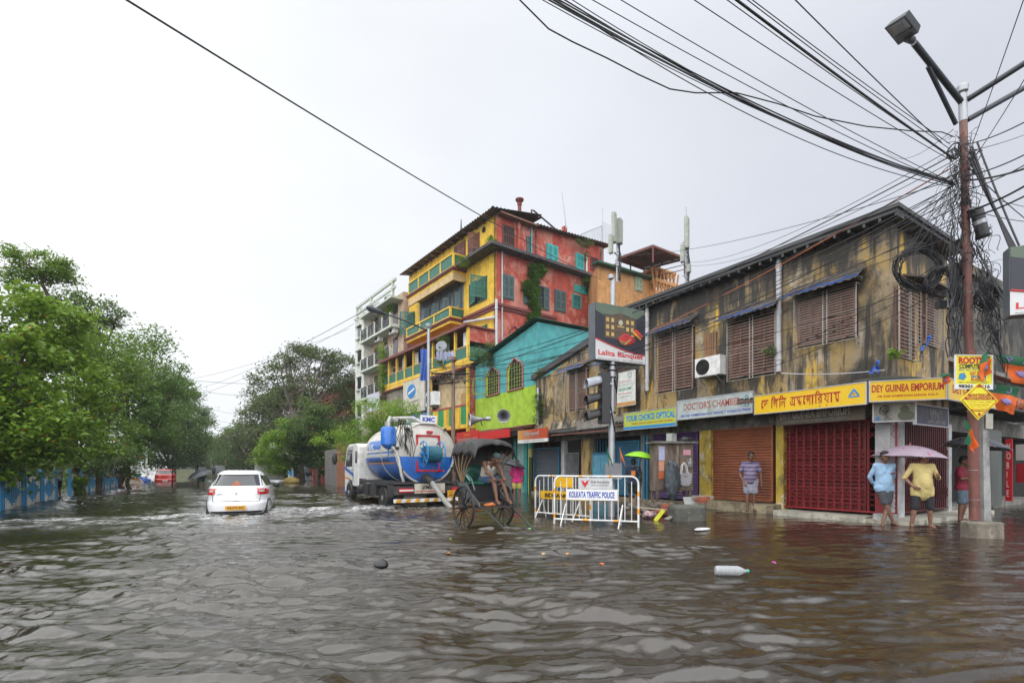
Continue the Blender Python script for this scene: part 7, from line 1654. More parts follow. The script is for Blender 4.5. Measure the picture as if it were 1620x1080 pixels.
slab(1043,815,12.7,(.10,.02,.36),(0,38,0),'yellow printed plastic wrapper leaning in the litter',mat('wrapper_yellow', (.6,.6,.03), .4),name='plastic_wrapper',cat='wrapper')
cloth_lump(gnd(1028,819)+Vector((0,0,.02)), 'heap of soaked pink and white plastic litter by the barrier foot', 'plastic_litter', 'litter', mat('litter_mix', (.35,.22,.22), .4, var=1.2, scale=16), (.26,.18,.10), 9)
cloth_lump(gnd(1110,838), 'flattened white plastic bag floating in front of the stone block', 'plastic_bag', 'plastic bag', mat('bag_white', (.6,.6,.62), .4), (.24,.12,.03), 12)
cloth_lump(gnd(1426,829), 'small white plastic bag in the water by the walker in yellow', 'plastic_bag', 'plastic bag', mat('bag_white', (.6,.6,.62)), (.14,.08,.03), 13)
cloth_lump(gnd(603,897), 'wet black rubber lump bobbing alone in the middle of the flood', 'rubber_lump', 'rubbish', mat('wet_black', (.012,.012,.012), .15), (.10,.09,.065), 15)
for i, (px, py, c__, lb) in enumerate(((898,879,(.55,.22,.02),'ochre dead leaf afloat right of centre'),(952,895,(.5,.12,.03),'curled orange dead leaf afloat below the traffic police board'),(710,878,(.5,.2,.05),'small orange leaf floating below the rickshaw'),(838,838,(.15,.45,.12),'green leaf scrap at the tip of the rickshaw shaft'),(712,855,(.1,.2,.02),'dark green leaf floating left of the rickshaw'),(860,879,(.5,.33,.1),'pale brown leaf afloat near the ochre leaf'),(1224,893,(.45,.05,.3),'tiny magenta petal right of the bottle'))):
    p = gnd(px, py); m = MB(); m.grid(lambda u, v: Vector(((u-.5)*.075, (v-.5)*.04*math.sin(PI*min(1,max(0,u)))*2, .02+.02*math.sin(u*PI)+.012*math.sin(v*3))), 8, 4); o = m.build('dead_leaf', mat('leaf_col_%d' % i, c__, .5), loc=p); o.rotation_euler = (0,0,i*1.3); tag(o, lb, 'leaf')
# bottle
p = gnd(1131, 911); bt = thing('plastic_bottle', 'crumpled clear plastic bottle with green cap floating on its side', 'bottle', p+Vector((0,0,.075)), -YAW-R(6))
M_pet, n, b = _newmat('clear_plastic'); b.inputs['Base Color'].default_value = (.72,.76,.78,1); b.inputs['Roughness'].default_value = .12; b.inputs['Transmission Weight'].default_value = .55; b.inputs['IOR'].default_value = 1.2
m = MB(); pf = [(.02,0),(.055,.005)]; 
for k in range(18): pf.append((.062 + (.004 if k % 2 else -.003), .03+.014*k))
pf += [(.06,.29),(.045,.33),(.022,.365),(.018,.39)]
m.lathe(pf, 20, Matrix.Rotation(R(90),4,'Y')); m.build('bottle_body', M_pet, bt)
m = MB(); m.lathe([(.022,.388),(.022,.415)], 14, Matrix.Rotation(R(90),4,'Y')); m.build('cap', mat('cap_green', (.02,.38,.28), .4), bt)

# ---- left fence of painted concrete panels
M_fbl = mat('fence_blue', (.05,.32,.62), .55, dirt=.35, dirtcol=(.10,.09,.07), scale=3); M_fwh = mat('fence_white', (.72,.72,.70), .6, dirt=.45, dirtcol=(.14,.12,.09), scale=3)
def fence_panel(A, B, H, i, label):
    d = Vector(B)-Vector(A); L = d.length; t = thing('fence_panel', label, 'fence', (A[0],A[1],0), math.atan2(d.y,d.x), 'blue and white roadside fence panels')
    for x in (0, L-.12): m = MB(); m.box(x,x+.12,-.06,.06,-.2,H+.12); m.lathe([(.06,H+.12),(.08,H+.18),(.01,H+.3)], 8, Matrix.Translation((x+.06,0,0))); m.build('post', M_fbl, t, smooth=False)
    m = MB(); m2 = MB(); n_ = 9
    for k in range(n_):
        x = .14+(L-.28)*k/n_; w_ = (L-.28)/n_*.62; u = abs(k-(n_-1)/2)/((n_-1)/2); zc_ = H*(.50) ; hh = H*.42*(1-u)*.9+.05
        m.box(x,x+w_,-.02,.02,zc_-hh,zc_+hh); m2.box(x,x+w_,-.02,.02,-.2,zc_-hh); m2.box(x,x+w_,-.02,.02,zc_+hh,H-.06)
    m2.box(.12,L-.12,-.03,.03,H-.06,H+.0); m.box(.12,L-.12,.022,.04,.1,.16)
    m.build('blue_bars', M_fbl, t, smooth=False); m2.build('white_bars', M_fwh, t, smooth=False)
A0 = gnd(-60, 823); 
def fpt(py): 
    x = np.interp(py, [756,772,789,812,824],[188,122,98,0,-55]); return gnd(x, py)
ys = [10.0]
F0p = Vector((-5.6, 15.6)); F1p = Vector((-5.2, 47)); n_ = 14
names_ = ['nearest blue and white fence panel at the left edge', 'second blue and white fence panel from the left edge', 'third blue and white fence panel from the left edge', 'fourth blue and white fence panel from the left edge', 'blue and white fence panel just before the plant in the gap', 'blue and white fence panel just beyond the gap in the fence']
k = 0
for i in range(n_):
    a = F0p.lerp(F1p, i/n_); b__ = F0p.lerp(F1p, (i+.93)/n_)
    if i in (6,): continue
    fence_panel(a, b__, 1.02, i, names_[k] if k < 6 else 'far blue and white fence panel along the left kerb'); k += 1
# right far fence
for i in range(3):
    a = at(455+11*i, 760, 60); b__ = at(465+11*i, 760, 59); fence_panel((a.x,a.y),(b__.x,b__.y), 1.5, i, 'far blue fence panel beneath the big tree on the right')
# small orange and tricolour gate structure, barrel
a = at(190, 760, 44); g_ = thing('gate_pavilion', 'orange topped roadside shrine with white and green pillars', 'shrine', (a.x,a.y,0), .1)
m = MB(); m.box(-1.8,1.6,-.5,.5,2.2,3.0); m.box(.2,1.5,-.7,.4,3.0,3.5); m.build('roof', mat('shrine_orange', (.45,.09,.04), .6, dirt=.2), g_, smooth=False)
for x in (-1.6,-.2,1.1): m = MB(); m.box(x,x+.4,-.2,.2,.8,2.2); m.build('pillar', M_wht_t, g_, smooth=False); m = MB(); m.box(x,x+.4,-.201,.201,-.2,.8); m.build('pillar_foot', mat('shrine_green', (.02,.14,.07), .6), g_, smooth=False)
a = gnd(205, 765); m = MB(); m.prism([(-.5,0,-.1),(1.3,0,-.1),(1.0,0,.35),(.2,0,.75),(-.5,0,.7)], (0,.6,0)); tag(m.build('concrete_ramp', mat('ramp_white', (.55,.5,.42), .6), loc=(a.x-.3,a.y,0), smooth=False), 'orange edged white concrete block beside the shrine', 'block')
m = MB(); m.prism([(-.52,-.01,.62),(.22,-.01,.70),(1.0,-.01,.33),(1.0,-.01,.2),(.2,-.01,.5),(-.52,-.01,.45)], (0,-.02,0)); tag(m.build('orange_plank', mat('ramp_orange', (.6,.2,.03), .6), loc=(a.x-.3,a.y,0), smooth=False), 'orange painted edge board on the white block', 'board')
a = gnd(222, 763.5); cloth_lump((a.x,a.y,-.05), 'blue tarpaulin heap beside the lamp post on the left', 'tarpaulin_heap', 'tarpaulin', mat('tarp_blue', (.05,.12,.42)), (.7,.4,.32), 21)
a = at(90, 776, 27)
# cycle cart far
a = gnd(293, 770); ct = thing('cycle_cart', 'cycle rickshaw with dark hood and pale back board seen from behind', 'cycle rickshaw', (a.x,a.y,0), 0)
m = MB(); m.box(-.5,.5,0,.05,.35,1.25); m.build('back_board', mat('cart_board', (.32,.34,.22), .6, dirt=.2, scale=4), ct, smooth=False)
m = MB(); m.grid(lambda u, v: Vector(((u-.5)*2.1, -.3+1.5*v, 1.55+.2*math.sin(u*PI))), 12, 4); m.build('hood', M_black, ct)
for x in (-.75,.75): m = MB(); m.ring((x,.5,.3), .42, .03, 'x', 24, 5); m.tube([(x,.5,.3),(x*.95,.3,1.55)], .03, 6); m.build('wheel', M_black, ct)
# pale van far right of the car and faint far vehicles
a = gnd(427, 762.5); vn = thing('parked_trailer', 'white boxy mobile booth with faded green lettering and a red triangle', 'booth', (a.x,a.y,-.1), R(-12))
m = MB(); m.box(-1.25,1.3,0,2.2,.3,2.2); m.box(-1.35,1.4,-.1,2.3,2.2,2.28); m.build('body', mat('booth_white', (.6,.6,.58), .5, dirt=.3, scale=2), vn, smooth=False)
lettering('MOBILE TOILET', 1.4, .22, -.35, 1.75, mat('booth_green', (.15,.32,.25), .6), vn, y=-.006); lettering('KEEP CITY CLEAN', 1.3, .16, -.35, 1.4, mat('booth_green', (.15,.32,.25)), vn, y=-.006)
m = MB(); m.tube([(.55,-.01,1.5),(.85,-.01,2.0),(1.15,-.01,1.5),(.55,-.01,1.5)], .03, 5); m.build('triangle_mark', M_red_t, vn)
a = gnd(462, 764.5); cloth_lump((a.x,a.y,0), 'yellow sacking heap at the foot of the big tree', 'sack_heap', 'sack', mat('sack_yellow', (.35,.26,.08), .8), (.6,.4,.32), 31)
for i, (px, D, c__, lb) in enumerate(((346, 75, (.2,.22,.22), 'distant open backed van seen beyond the white car'), )):
    a = at(px, 750, D); m = MB(); m.box(-1.0,1.0,0,3,.4,1.0); m.box(-.9,.9,3,4.2,.4,1.7)
    t = thing('distant_van', lb, 'van', (a.x,a.y,-.1)); m.build('body', mat('van_grey', c__, .5), t, smooth=False); m = MB()
    for x in (-.95,.95): m.tube([(x,.1,1.7),(x,.1,2.6),(x,1.5,2.7),(x,2.9,2.6),(x,2.9,1.7)], .04, 5)
    m.build('rail', mat('van_brown', (.2,.12,.08), .5), t)
# hoarding fence between far tree and truck: rusty corrugated sheets
a = at(514, 768, 40); b__ = at(548, 772, 33); d_ = b__-a; t = thing('corrugated_hoarding', 'grey and rusty corrugated sheet fence beside the truck front', 'fence', (a.x,a.y,0), math.atan2(d_.y,d_.x)); L = Vector((d_.x,d_.y)).length
m = MB(); m.grid(lambda u, v: Vector((u*L*.6, .05*math.sin(u*L*.6*20), -.2+2.9*v)), 160, 1); m.build('grey_sheet', mat('sheet_grey', (.22,.21,.2), .6, .2, dirt=.4), t)
m = MB(); m.grid(lambda u, v: Vector((L*.6+u*L*.4, .05*math.sin(u*L*.4*20), -.2+3.3*v)), 100, 1); m.build('rusty_sheet', mat('sheet_rust', (.30,.12,.06), .7, dirt=.4, dirtcol=(.3,.28,.25)), t)
# ------------------------------------------------------------------ OVERHEAD CABLES
def cable(a, b, sg=.2, r=.012, label='thin black overhead cable', mt=M_cable, group=None, ext=0.0, n=22, name='overhead_cable'):
    a = Vector(a); b = Vector(b)
    pts = sag(a, b, sg, n)
    if ext: d = (pts[0]-pts[1]).normalized(); pts = [pts[0]+d*ext] + pts
    o = a.copy(); m = MB(); m.tube([p-o for p in pts], r*.8, 6); return tag(m.build(name, mt, loc=o), label, 'cable', group)
PT = lambda px, py, D=9.7: at(px, py, D)
G1 = 'cables running from the pole to the upper left'
cable(at(200,0,7.2), at(950,442,33), .25, .022, 'single thick cable crossing the open sky to the yellow house roof', ext=4)
for i, (x0, y1, r, s) in enumerate(((858,285,.008,.25),(868,288,.014,.22),(876,291,.017,.24),(884,290,.013,.20),(893,294,.012,.26),(905,288,.008,.3),(880,296,.009,.4))):
    cable(at(x0,0,6.4+.05*i), PT(1508,y1), s, r, 'black cable in the thick sagging bundle from the pole to the top edge', group='thick sagging cable bundle', ext=4)
for i, (x0, y1, r, s) in enumerate(((937,292,.008,.1),(982,288,.008,.08))):
    cable(at(x0,0,6.5), PT(1505,y1), s, r, 'thin wire just above the thick sagging bundle', group='thin wires above the bundle', ext=4)
cable(at(1165,0,6.6), PT(1510,252), .03, .022, 'thickest straight black cable from the top edge to the pole', ext=4)
for i, (x0, y1) in enumerate(((1150,247),(1182,236),(1190,228))):
    cable(at(x0,0,6.6), PT(1503,y1), .03, .008, 'thin wire running parallel to the thickest straight cable', group='thin wires by the thickest cable', ext=4)
cable(at(1098,0,6.4), PT(1505,254), .05, .008, 'lone thin wire between the bundle and the thickest straight cable', ext=4)
cable(at(1258,0,6.8), PT(1490,226), .02, .010, 'steepest thin wire coming down to the pole top', ext=4)
pts = [(760,-80),(822,0),(868,46),(905,66),(960,92),(1010,118),(1060,141),(1100,147),(1165,147),(1230,164),(1290,184),(1370,200),(1440,207),(1490,209),(1508,216)]
m = MB(); o_ = at(*pts[0], 5.8); n_ = len(pts); m.tube([at(x, y, 5.8+(9.7-5.8)*i/(n_-1)) - o_ for i, (x, y) in enumerate(pts)], .010, 6)
tag(m.build('overhead_cable', M_cable, loc=o_), 'loose wire hanging in a deep belly below the cable bundle', 'cable')
# from the pole along the facades
ends = [((717,592,19.5),'to the capped cable pole'),((678,575,21.5),'to the grey street lamp'),((978,520,14.1),'to the signal pole')]
k = 0
for (y0, e, s, r) in ((243,0,.5,.016),(262,0,.8,.012),(275,1,.5,.014),(292,1,.9,.012),(300,0,1.2,.016),(318,1,.7,.010),(330,0,.5,.010),(345,0,.8,.012),(352,1,1.0,.010),(372,1,.7,.010)):
    q = ends[e][0]; cable(PT(1512, y0), at(q[0], q[1]+(k % 4)*7, q[2]), s, r, 'dark cable sagging along the facades ' + ends[e][1], group='cables ' + ends[e][1]); k += 1
for y0, y1, s in ((290,545,.3),(310,560,.35)): cable(PT(1512, y0), at(978,y1,14.0), s, .010, 'dark cable from the big pole to the signal pole', group='cables to the signal pole')
cable(PT(1500,268,9.9), at(880,586,24.3), .35, .014, 'orange wire slanting down across the blackened wall', mat('orange_wire', (.5,.14,.04), .5))
for i, (a, b) in enumerate((((1508,235,9.8),(1085,415,31)),((1508,255,9.8),(1090,420,31)),((1508,285,9.8),(960,400,34)),((1508,205,9.8),(1400,235,30)))):
    cable(at(*a), at(*b), .6, .010, 'thin cable from the pole back to the roof masts', group='cables to the roof masts')
for i, (a, b) in enumerate((((1260,545,13.0),(1500,430,10.4)),((1225,560,13.4),(1510,400,9.9)),((1160,600,14.5),(1500,455,10.2)),((1075,560,15.4),(1500,440,10.2)))):
    cable(at(*a), at(*b), .15, .010, 'cable fixed along the window awnings of the corner building', group='cables along the window awnings')
cable(at(1235,590,12.9), at(1400,585,11.8), .06, .014, 'pale conduit resting on the shop roof', M_pipe)
# right of the pole
for i, (y0, x1, y1, D1, r) in enumerate(((228,1640,183,6,.012),(278,1640,235,7,.014),(285,1640,260,7,.02),(300,1640,250,7,.012),(335,1640,283,8,.024),(345,1640,300,8,.02),(240,1640,205,14,.01),(262,1640,360,12,.012),(330,1640,352,12,.01),(300,1640,330,14,.01))):
    cable(PT(1530,y0), at(x1,y1,D1), .05, r, 'black cable leaving the pole towards the right edge', group='cables to the right edge')
for i, (a, b, r) in enumerate((((1538,232,9.7),(1598,392,8.7),.022),((1536,240,9.7),(1602,392,8.7),.026),((1534,250,9.7),(1606,392,8.7),.03),((1546,225,9.7),(1612,388,8.7),.02),((1545,390,9.7),(1598,492,8.7),.016),((1548,400,9.7),(1594,470,8.8),.012))):
    cable(at(*a), at(*b), .04, r, 'black cable slanting from the pole to the right hand advertising box', group='cables to the right hand box')
for i, (a, b) in enumerate((((1530,250,9.5),(1640,-60,5.5)),((1545,245,9.6),(1660,60,6)))):
    cable(at(*a), at(*b), .03, .008, 'thin wire rising to the upper right corner', group='wires to the upper right corner')
# faint far wires on the left
for i, (a, b) in enumerate((((600,478,27),(322,612,70)),((560,512,50),(322,622,70)),((552,520,54),(300,600,60)),((560,598,50),(290,600,45)),((420,618,60),(325,618,60)),((400,655,70),(320,640,75)),((395,670,80),(315,655,80)))):
    cable(at(*a), at(*b), .5, .022, 'faint distant wire over the tree lined street', group='faint distant wires', mt=mat('cable_far', (.08,.08,.09), .6))
# coils
def coil(px, py, D, rw, rh, n, label, tilt=0):
    c = at(px, py, D); rr = random.Random(px); m = MB()
    for k in range(n):
        pts = []; f = rr.uniform(.80,1.08); dx, dz = rr.uniform(-.05,.05), rr.uniform(-.05,.05); ph = rr.uniform(0,6)
        for i in range(33):
            a = 2*PI*i/32; w_ = 1+.04*math.sin(3*a+ph); p = RT*(rw*f*math.cos(a)*w_+dx) + UP*(rh*f*math.sin(a)*w_+dz + tilt*rw*math.cos(a)) + FW*(rr.uniform(-.02,.02)+.05*math.sin(a+ph)); pts.append(p)
        m.tube(pts, rr.choice((.008,.010,.013)), 5, cap=False)
    return tag(m.build('cable_coil', M_cable, loc=c), label, 'cable coil')
coil(1452, 425, 10.6, .50, .46, 20, 'largest coil of spare black cable hanging before the corner window')
coil(1488, 446, 10.5, .30, .30, 14, 'smaller coil of black cable right of the largest coil')
coil(1521, 401, 9.9, .24, .26, 9, 'coil of black cable hanging behind the brown pole')
coil(1562, 470, 9.8, .22, .24, 10, 'tangled coil of black cable right of the pole')
coil(1508, 242, 9.8, .10, .12, 4, 'small loop of cable at the pole head')
# tangle
rr = random.Random(77); m = MB(); o_ = at(1530, 400, 9.8)
def curl(x0, y0, x1, y1, amp, D=9.75, r=.008, n=16):
    pts = []; ph = rr.uniform(0,6); f = rr.uniform(1.5,4)
    for i in range(n+1):
        t = i/n; e = math.sin(PI*t)**.5
        pts.append(at(x0+(x1-x0)*t + amp*e*math.sin(f*t*PI+ph), y0+(y1-y0)*t + amp*.6*e*math.cos(f*1.3*t*PI+ph), D+.15*math.sin(t*4+ph)) - o_)
    m.tube(pts, r, 4, cap=False)
for i in range(56):
    y = rr.uniform(205, 330); curl(1523+rr.uniform(-14,14), y, 1523+rr.uniform(-26,34), y+rr.uniform(20,150), rr.uniform(3,16), r=rr.choice((.004,.005,.007)))
for i in range(44):
    y = rr.uniform(330, 520); curl(1553+rr.uniform(-12,14), y, 1560+rr.uniform(-18,34), y+rr.uniform(25,130), rr.uniform(3,16), r=rr.choice((.004,.006,.008)))
for i in range(34):
    curl(1520+rr.uniform(-14,8), rr.uniform(330,480), 1512+rr.uniform(-14,12), rr.uniform(480,572), rr.uniform(3,12), r=rr.choice((.005,.007,.010)))
for i in range(26):
    curl(1518+rr.uniform(-8,5), rr.uniform(255,330), rr.uniform(1420,1490), rr.uniform(330,420), rr.uniform(2,12), r=.005, D=9.95)
for i in range(16):
    curl(1555+rr.uniform(-8,5), rr.uniform(400,480), rr.uniform(1572,1596), rr.uniform(500,590), rr.uniform(2,12), r=.008)
o = m.build('cable_tangle', M_cable, loc=o_); o['kind'] = 'stuff'
o_ = at(1520, 262, 9.75); m = MB()
for k in range(90):
    a = Vector((rr.gauss(0,.13), rr.gauss(0,.08), rr.gauss(0,.28))); d_ = Vector((rr.gauss(0,1), rr.gauss(0,1), rr.gauss(0,1))).normalized()*rr.uniform(.08,.25); m.tube([a, a+d_*.5+Vector((0,0,.03)), a+d_], rr.choice((.004,.006)), 3)
o = m.build('twig_debris', mat('twig_dark', (.05,.04,.035), .8), loc=o_); o['kind'] = 'stuff'
# ------------------------------------------------------------------ PEOPLE
def remesh(m, name, mt, par, vox=.012, smooth_it=2, noise_amp=0.0, nsc=9.0, label=None):
    me = bpy.data.meshes.new(name); me.from_pydata(m.v, [], m.f); o = bpy.data.objects.new(name, me); COL.objects.link(o)
    md = o.modifiers.new('r', 'REMESH'); md.mode = 'VOXEL'; md.voxel_size = vox
    ms = o.modifiers.new('s', 'SMOOTH'); ms.factor = .5; ms.iterations = smooth_it
    bpy.context.view_layer.update(); dg = bpy.context.evaluated_depsgraph_get(); me2 = bpy.data.meshes.new_from_object(o.evaluated_get(dg))
    bpy.data.objects.remove(o); me2.name = name
    if noise_amp:
        n = len(me2.vertices); co = np.empty(n*3); me2.vertices.foreach_get('co', co); co = co.reshape(-1,3); nn = np.empty(n*3); me2.vertices.foreach_get('normal', nn); nn = nn.reshape(-1,3)
        d = vnoise(co[:,0]*nsc+co[:,1]*nsc*.7, co[:,2]*nsc*.6+co[:,1]*3)+.5*vnoise(co[:,0]*nsc*2.3+5, co[:,2]*nsc*1.6+co[:,1]*nsc)
        co += nn*(d*noise_amp)[:,None]; me2.vertices.foreach_set('co', co.ravel())
    me2.polygons.foreach_set('use_smooth', [True]*len(me2.polygons)); me2.materials.clear(); me2.materials.append(mt); me2.update()
    o = bpy.data.objects.new(name, me2); COL.objects.link(o); o.parent = par
    if label: o['label'] = label
    return o
SK = [mat('skin_a', (.16,.075,.045), .5, var=.12, scale=8), mat('skin_b', (.24,.12,.075), .5, var=.12, scale=8)]
M_hair = mat('hair_black', (.012,.011,.011), .6); M_eye = mat('eye_dark', (.02,.015,.012), .2); M_cap = None
def hand(m, w_, d, up_, s, curl=.35, sc=1.0):
    """w_: wrist, d: direction of the fingers, up_: back-of-hand normal, s: thumb side sign"""
    w_ = Vector(w_); d = Vector(d).normalized(); n = Vector(up_); n = (n - d*n.dot(d)).normalized(); t = d.cross(n)*s
    P_ = w_ + d*.045*sc; m.capsule(w_, w_+d*.02*sc, .024*sc, .024*sc, 10)
    for q in (-.028,-.010,.010,.028): m.capsule(w_+d*.015*sc+t*q*.6*sc, w_+d*.085*sc+t*q*sc, .015*sc, .013*sc, 8)
    for i, (q, L) in enumerate(((.030,.068),(.011,.078),(-.010,.072),(-.029,.056))):
        a = w_+d*.085*sc+t*q*sc; c1 = curl*(1+.12*i); d1 = (d*math.cos(c1)-n*math.sin(c1)).normalized(); d2 = (d*math.cos(c1*2.1)-n*math.sin(c1*2.1)).normalized()
        b_ = a+d1*L*.5*sc; c = b_+d2*L*.5*sc; m.capsule(a, b_, .0100*sc, .0092*sc, 8); m.capsule(b_, c, .0092*sc, .0080*sc, 8)
    a = w_+d*.03*sc+t*.028*sc; b_ = a+(t*.8+d*.7-n*.25).normalized()*.04*sc; c = b_+(t*.25+d*.95-n*.35).normalized()*.03*sc
    m.capsule(a, b_, .013*sc, .011*sc, 8); m.capsule(b_, c, .011*sc, .009*sc, 8)
def person(label, loc, rz, J, skin=0, shirt=None, shorts=None, vox=.010, hair=True, bare=False, sleeve=.5, shirt_len=.0, leg_len=.55, cap_m=None, belly=0.0, sc=1.0, face=True, sarong=None, footw=None, trunk_mat=None, foot_down=False):
    """J: joints in local metres, z up, y forward. l/r = person's left(+x)/right(-x)"""
    D = dict(pel=(0,0,.93), chest=(0,0,1.25), neck=(0,0,1.45), head=(0,.02,1.60), look=(0,1,0),
             hl=(.09,0,.90), kl=(.10,.02,.49), al=(.10,-.02,.08), tl=(.12,.15,.025), hr=(-.09,0,.90), kr=(-.10,.02,.49), ar=(-.10,-.02,.08), tr=(-.12,.15,.025),
             sl=(.19,0,1.40), el=(.24,-.03,1.12), wl=(.25,.05,.88), sr=(-.19,0,1.40), er=(-.24,-.03,1.12), wr=(-.25,.05,.88))
    D.update(J); V = {k: Vector(v)*sc for k, v in D.items() if not isinstance(v, float)}
    t = thing('person', label, 'person', loc, rz); m = MB(); sk = SK[skin]
    fw = V['look'].normalized(); 
    def tors(m, g=0.0, low=0.0, b=0):
        p, c, n_ = V['pel'], V['chest'], V['neck']; lr = (V['sl']-V['sr']).normalized()
        m.capsule(V['hl'], V['hr'], .115+g, .115+g, 12)
        for q in (-.06, .06): m.capsule(p+lr*q*sc, p.lerp(c,.55)+lr*q*sc, .105+g, .105+g, 12); m.capsule(p.lerp(c,.55)+lr*q*sc, c+lr*q*1.15*sc, .105+g, .108+g, 12)
        m.capsule(c+lr*.07*sc, V['sl'], .105+g*.8, .058+g, 12); m.capsule(c-lr*.07*sc, V['sr'], .105+g*.8, .058+g, 12); m.capsule(V['sl'], V['sr'], .055+g, .055+g, 10); m.capsule(c, n_-(n_-c)*.25, .10+g*.7, .065+g*.6, 12)
        if belly: f_ = fw; m.ell(p.lerp(c,.30)+Vector((f_.x,f_.y,0))*.03, (.165+g,.115+belly+g,.26), 16)
    tors(m); m.capsule(V['neck']-(V['neck']-V['chest'])*.2, V['neck'].lerp(V['head'],.35), .058, .052, 12)
    for s in 'lr':
        m.capsule(V['h'+s], V['k'+s], .088, .056, 12); m.capsule(V['k'+s], V['k'+s].lerp(V['a'+s],.35), .055, .056, 12); m.capsule(V['k'+s].lerp(V['a'+s],.35), V['a'+s], .054, .034, 12)
        td = (V['t'+s]-V['a'+s]); m.capsule(V['a'+s]+Vector((0,0,-.03)), V['a'+s]+td*.6+Vector((0,0,-.005)), .036, .032, 10)
        lat = td.cross(Vector((0,0,1))).normalized()
        for q in (-.028,-.012,.004,.02,.03): e_ = V['a'+s]+td*(.98-.25*abs(q)*8)+lat*q; e_.z = V['t'+s].z; m.capsule(V['a'+s]+td*.55+lat*q*.8, e_, .016, .012, 6)
        hl_ = V['a'+s]-td*.22; hl_.z = V['a'+s].z-.04; m.ell(hl_, (.03,.035,.03), 8)
        m.capsule(V['s'+s], V['e'+s], .050, .040, 12); m.capsule(V['e'+s], V['e'+s].lerp(V['w'+s],.3), .040, .040, 12); m.capsule(V['e'+s].lerp(V['w'+s],.3), V['w'+s], .039, .026, 12)
        hd_ = Vector(D.get('hd'+s, tuple(V['w'+s]-V['e'+s]))).normalized(); out_ = Vector(D.get('hn'+s, (1 if s == 'l' else -1, 0.2, .1)))
        hand(m, V['w'+s], hd_, out_, (1 if s == 'l' else -1), D.get('curl'+s, .4), sc)
    # head
    H = V['head']; f = fw; rgt = f.cross(Vector((0,0,1))).normalized(); u = rgt.cross(f)
    hs = sc*1.10
    def hp(x, y, z): return H + (rgt*x + f*y + u*z)*hs
    B3 = Matrix((rgt, f, u)).transposed()
    def hel(m, c, r, n=12):
        b0 = len(m.v); m.ell((0,0,0), r, n); 
        for i in range(b0, len(m.v)): m.v[i] = tuple(hp(*c) + (B3 @ Vector(m.v[i]))*hs)
    hel(m, (0,-.005,.03), (.076,.094,.092), 16); hel(m, (0,.022,-.045), (.056,.066,.062), 14); hel(m, (0,.055,-.078), (.03,.028,.025), 10)
    hel(m, (0,.092,-.012), (.014,.020,.026), 8); hel(m, (0,.085,.035), (.05,.014,.012), 8); hel(m, (0,.082,-.050), (.026,.010,.010), 8)
    for s_ in (-1,1): hel(m, (s_*.077,-.005,-.008), (.010,.020,.030), 8); hel(m, (s_*.042,.055,-.025), (.022,.02,.02), 8)
    remesh(m, 'body', sk, t, vox)
    if face:
        for s_ in (-1,1):
            e = MB(); hel(e, (s_*.031,.080,.012), (.013,.008,.008), 8); e.build('eye', M_eye, t)
        e = MB(); hel(e, (0,.090,-.050), (.022,.006,.004), 8); e.build('mouth', mat('lip_dark', (.12,.04,.035), .5), t)
        if hair: e = MB(); hel(e, (0,.088,-.034), (.026,.007,.006), 8); e.build('moustache', M_hair, t)
    if hair:
        e = MB(); hel(e, (0,-.020,.052), (.084,.096,.088), 18); hel(e, (0,-.055,.0), (.070,.055,.07), 12); hel(e, (0,.045,.105), (.05,.04,.025), 10)
        remesh(e, 'hair', M_hair, t, vox, 1, .010, 40)
    if cap_m:
        e = MB(); hel(e, (0,-.01,.060), (.092,.108,.075), 18); e.build('cap', cap_m, t)
    if shirt:
        e = MB(); tors(e, .015); 
        if shirt_len: 
            for s in 'lr': e.capsule(V['h'+s], V['h'+s].lerp(V['k'+s], shirt_len), .125, .118, 12)
            e.ell(V['pel']+Vector((0,0,.02)), (.21,.155+belly*.6,.20+shirt_len*.5), 18)
        if sleeve > 0:
            for s in 'lr':
                f1 = min(1, sleeve*2); q = V['s'+s].lerp(V['e'+s], f1); e.capsule(V['s'+s], q, .062, .060 if f1 < 1 else .050, 12)
                if sleeve > .5: e.capsule(V['e'+s], V['e'+s].lerp(V['w'+s], (sleeve-.5)*2), .054, .044, 12)
        remesh(e, 'shirt', shirt, t, vox, 9, .013, 12)
        e = MB(); n_ = V['neck'].lerp(V['chest'], .08); e.ring((0,0,0), .068, .016, 'z', 18, 6); e.tf(Matrix.Translation(n_) @ (V['neck']-V['chest']).to_track_quat('Z','Y').to_matrix().to_4x4()); e.build('collar', shirt, t)
    if shorts:
        e = MB(); e.capsule(V['hl'], V['hr'], .128, .128, 12)
        for s in 'lr':
            if leg_len <= 1: e.capsule(V['h'+s], V['h'+s].lerp(V['k'+s], leg_len), .112, .092, 12)
            else: e.capsule(V['h'+s], V['k'+s], .112, .085, 12); e.capsule(V['k'+s], V['k'+s].lerp(V['a'+s], leg_len-1), .084, .072, 12)
        remesh(e, 'shorts', shorts, t, vox, 2, .012, 12)
    if sarong:
        e = MB(); e.capsule(V['hl'], V['hr'], .135, .135, 12); 
        for s in 'lr': e.capsule(V['h'+s], V['h'+s].lerp(V['k'+s], .75), .135, .115, 12)
        e.capsule(V['pel'], (V['kl']+V['kr'])*.5+Vector((0,0,.12)), .13, .11, 12); remesh(e, 'loincloth', sarong, t, vox, 2, .016, 14)
    if footw:
        for s in 'lr':
            td = V['t'+s]-V['a'+s]; c_ = V['a'+s]+td*.45; e = MB(); e.ell((0,0,0), (.048,.135,.012), 14); e.tf(Matrix.Translation((c_.x,c_.y,V['t'+s].z-.018)) @ Matrix.Rotation(math.atan2(-td.x, td.y),4,'Z'))
            lat = td.cross(Vector((0,0,1))).normalized(); e.tube([V['a'+s]+td*.55-lat*.045+Vector((0,0,-.04)), V['a'+s]+td*.62+Vector((0,0,.02-.02)), V['a'+s]+td*.55+lat*.045+Vector((0,0,-.04))], .012, 5); e.build('sandal', footw, t)
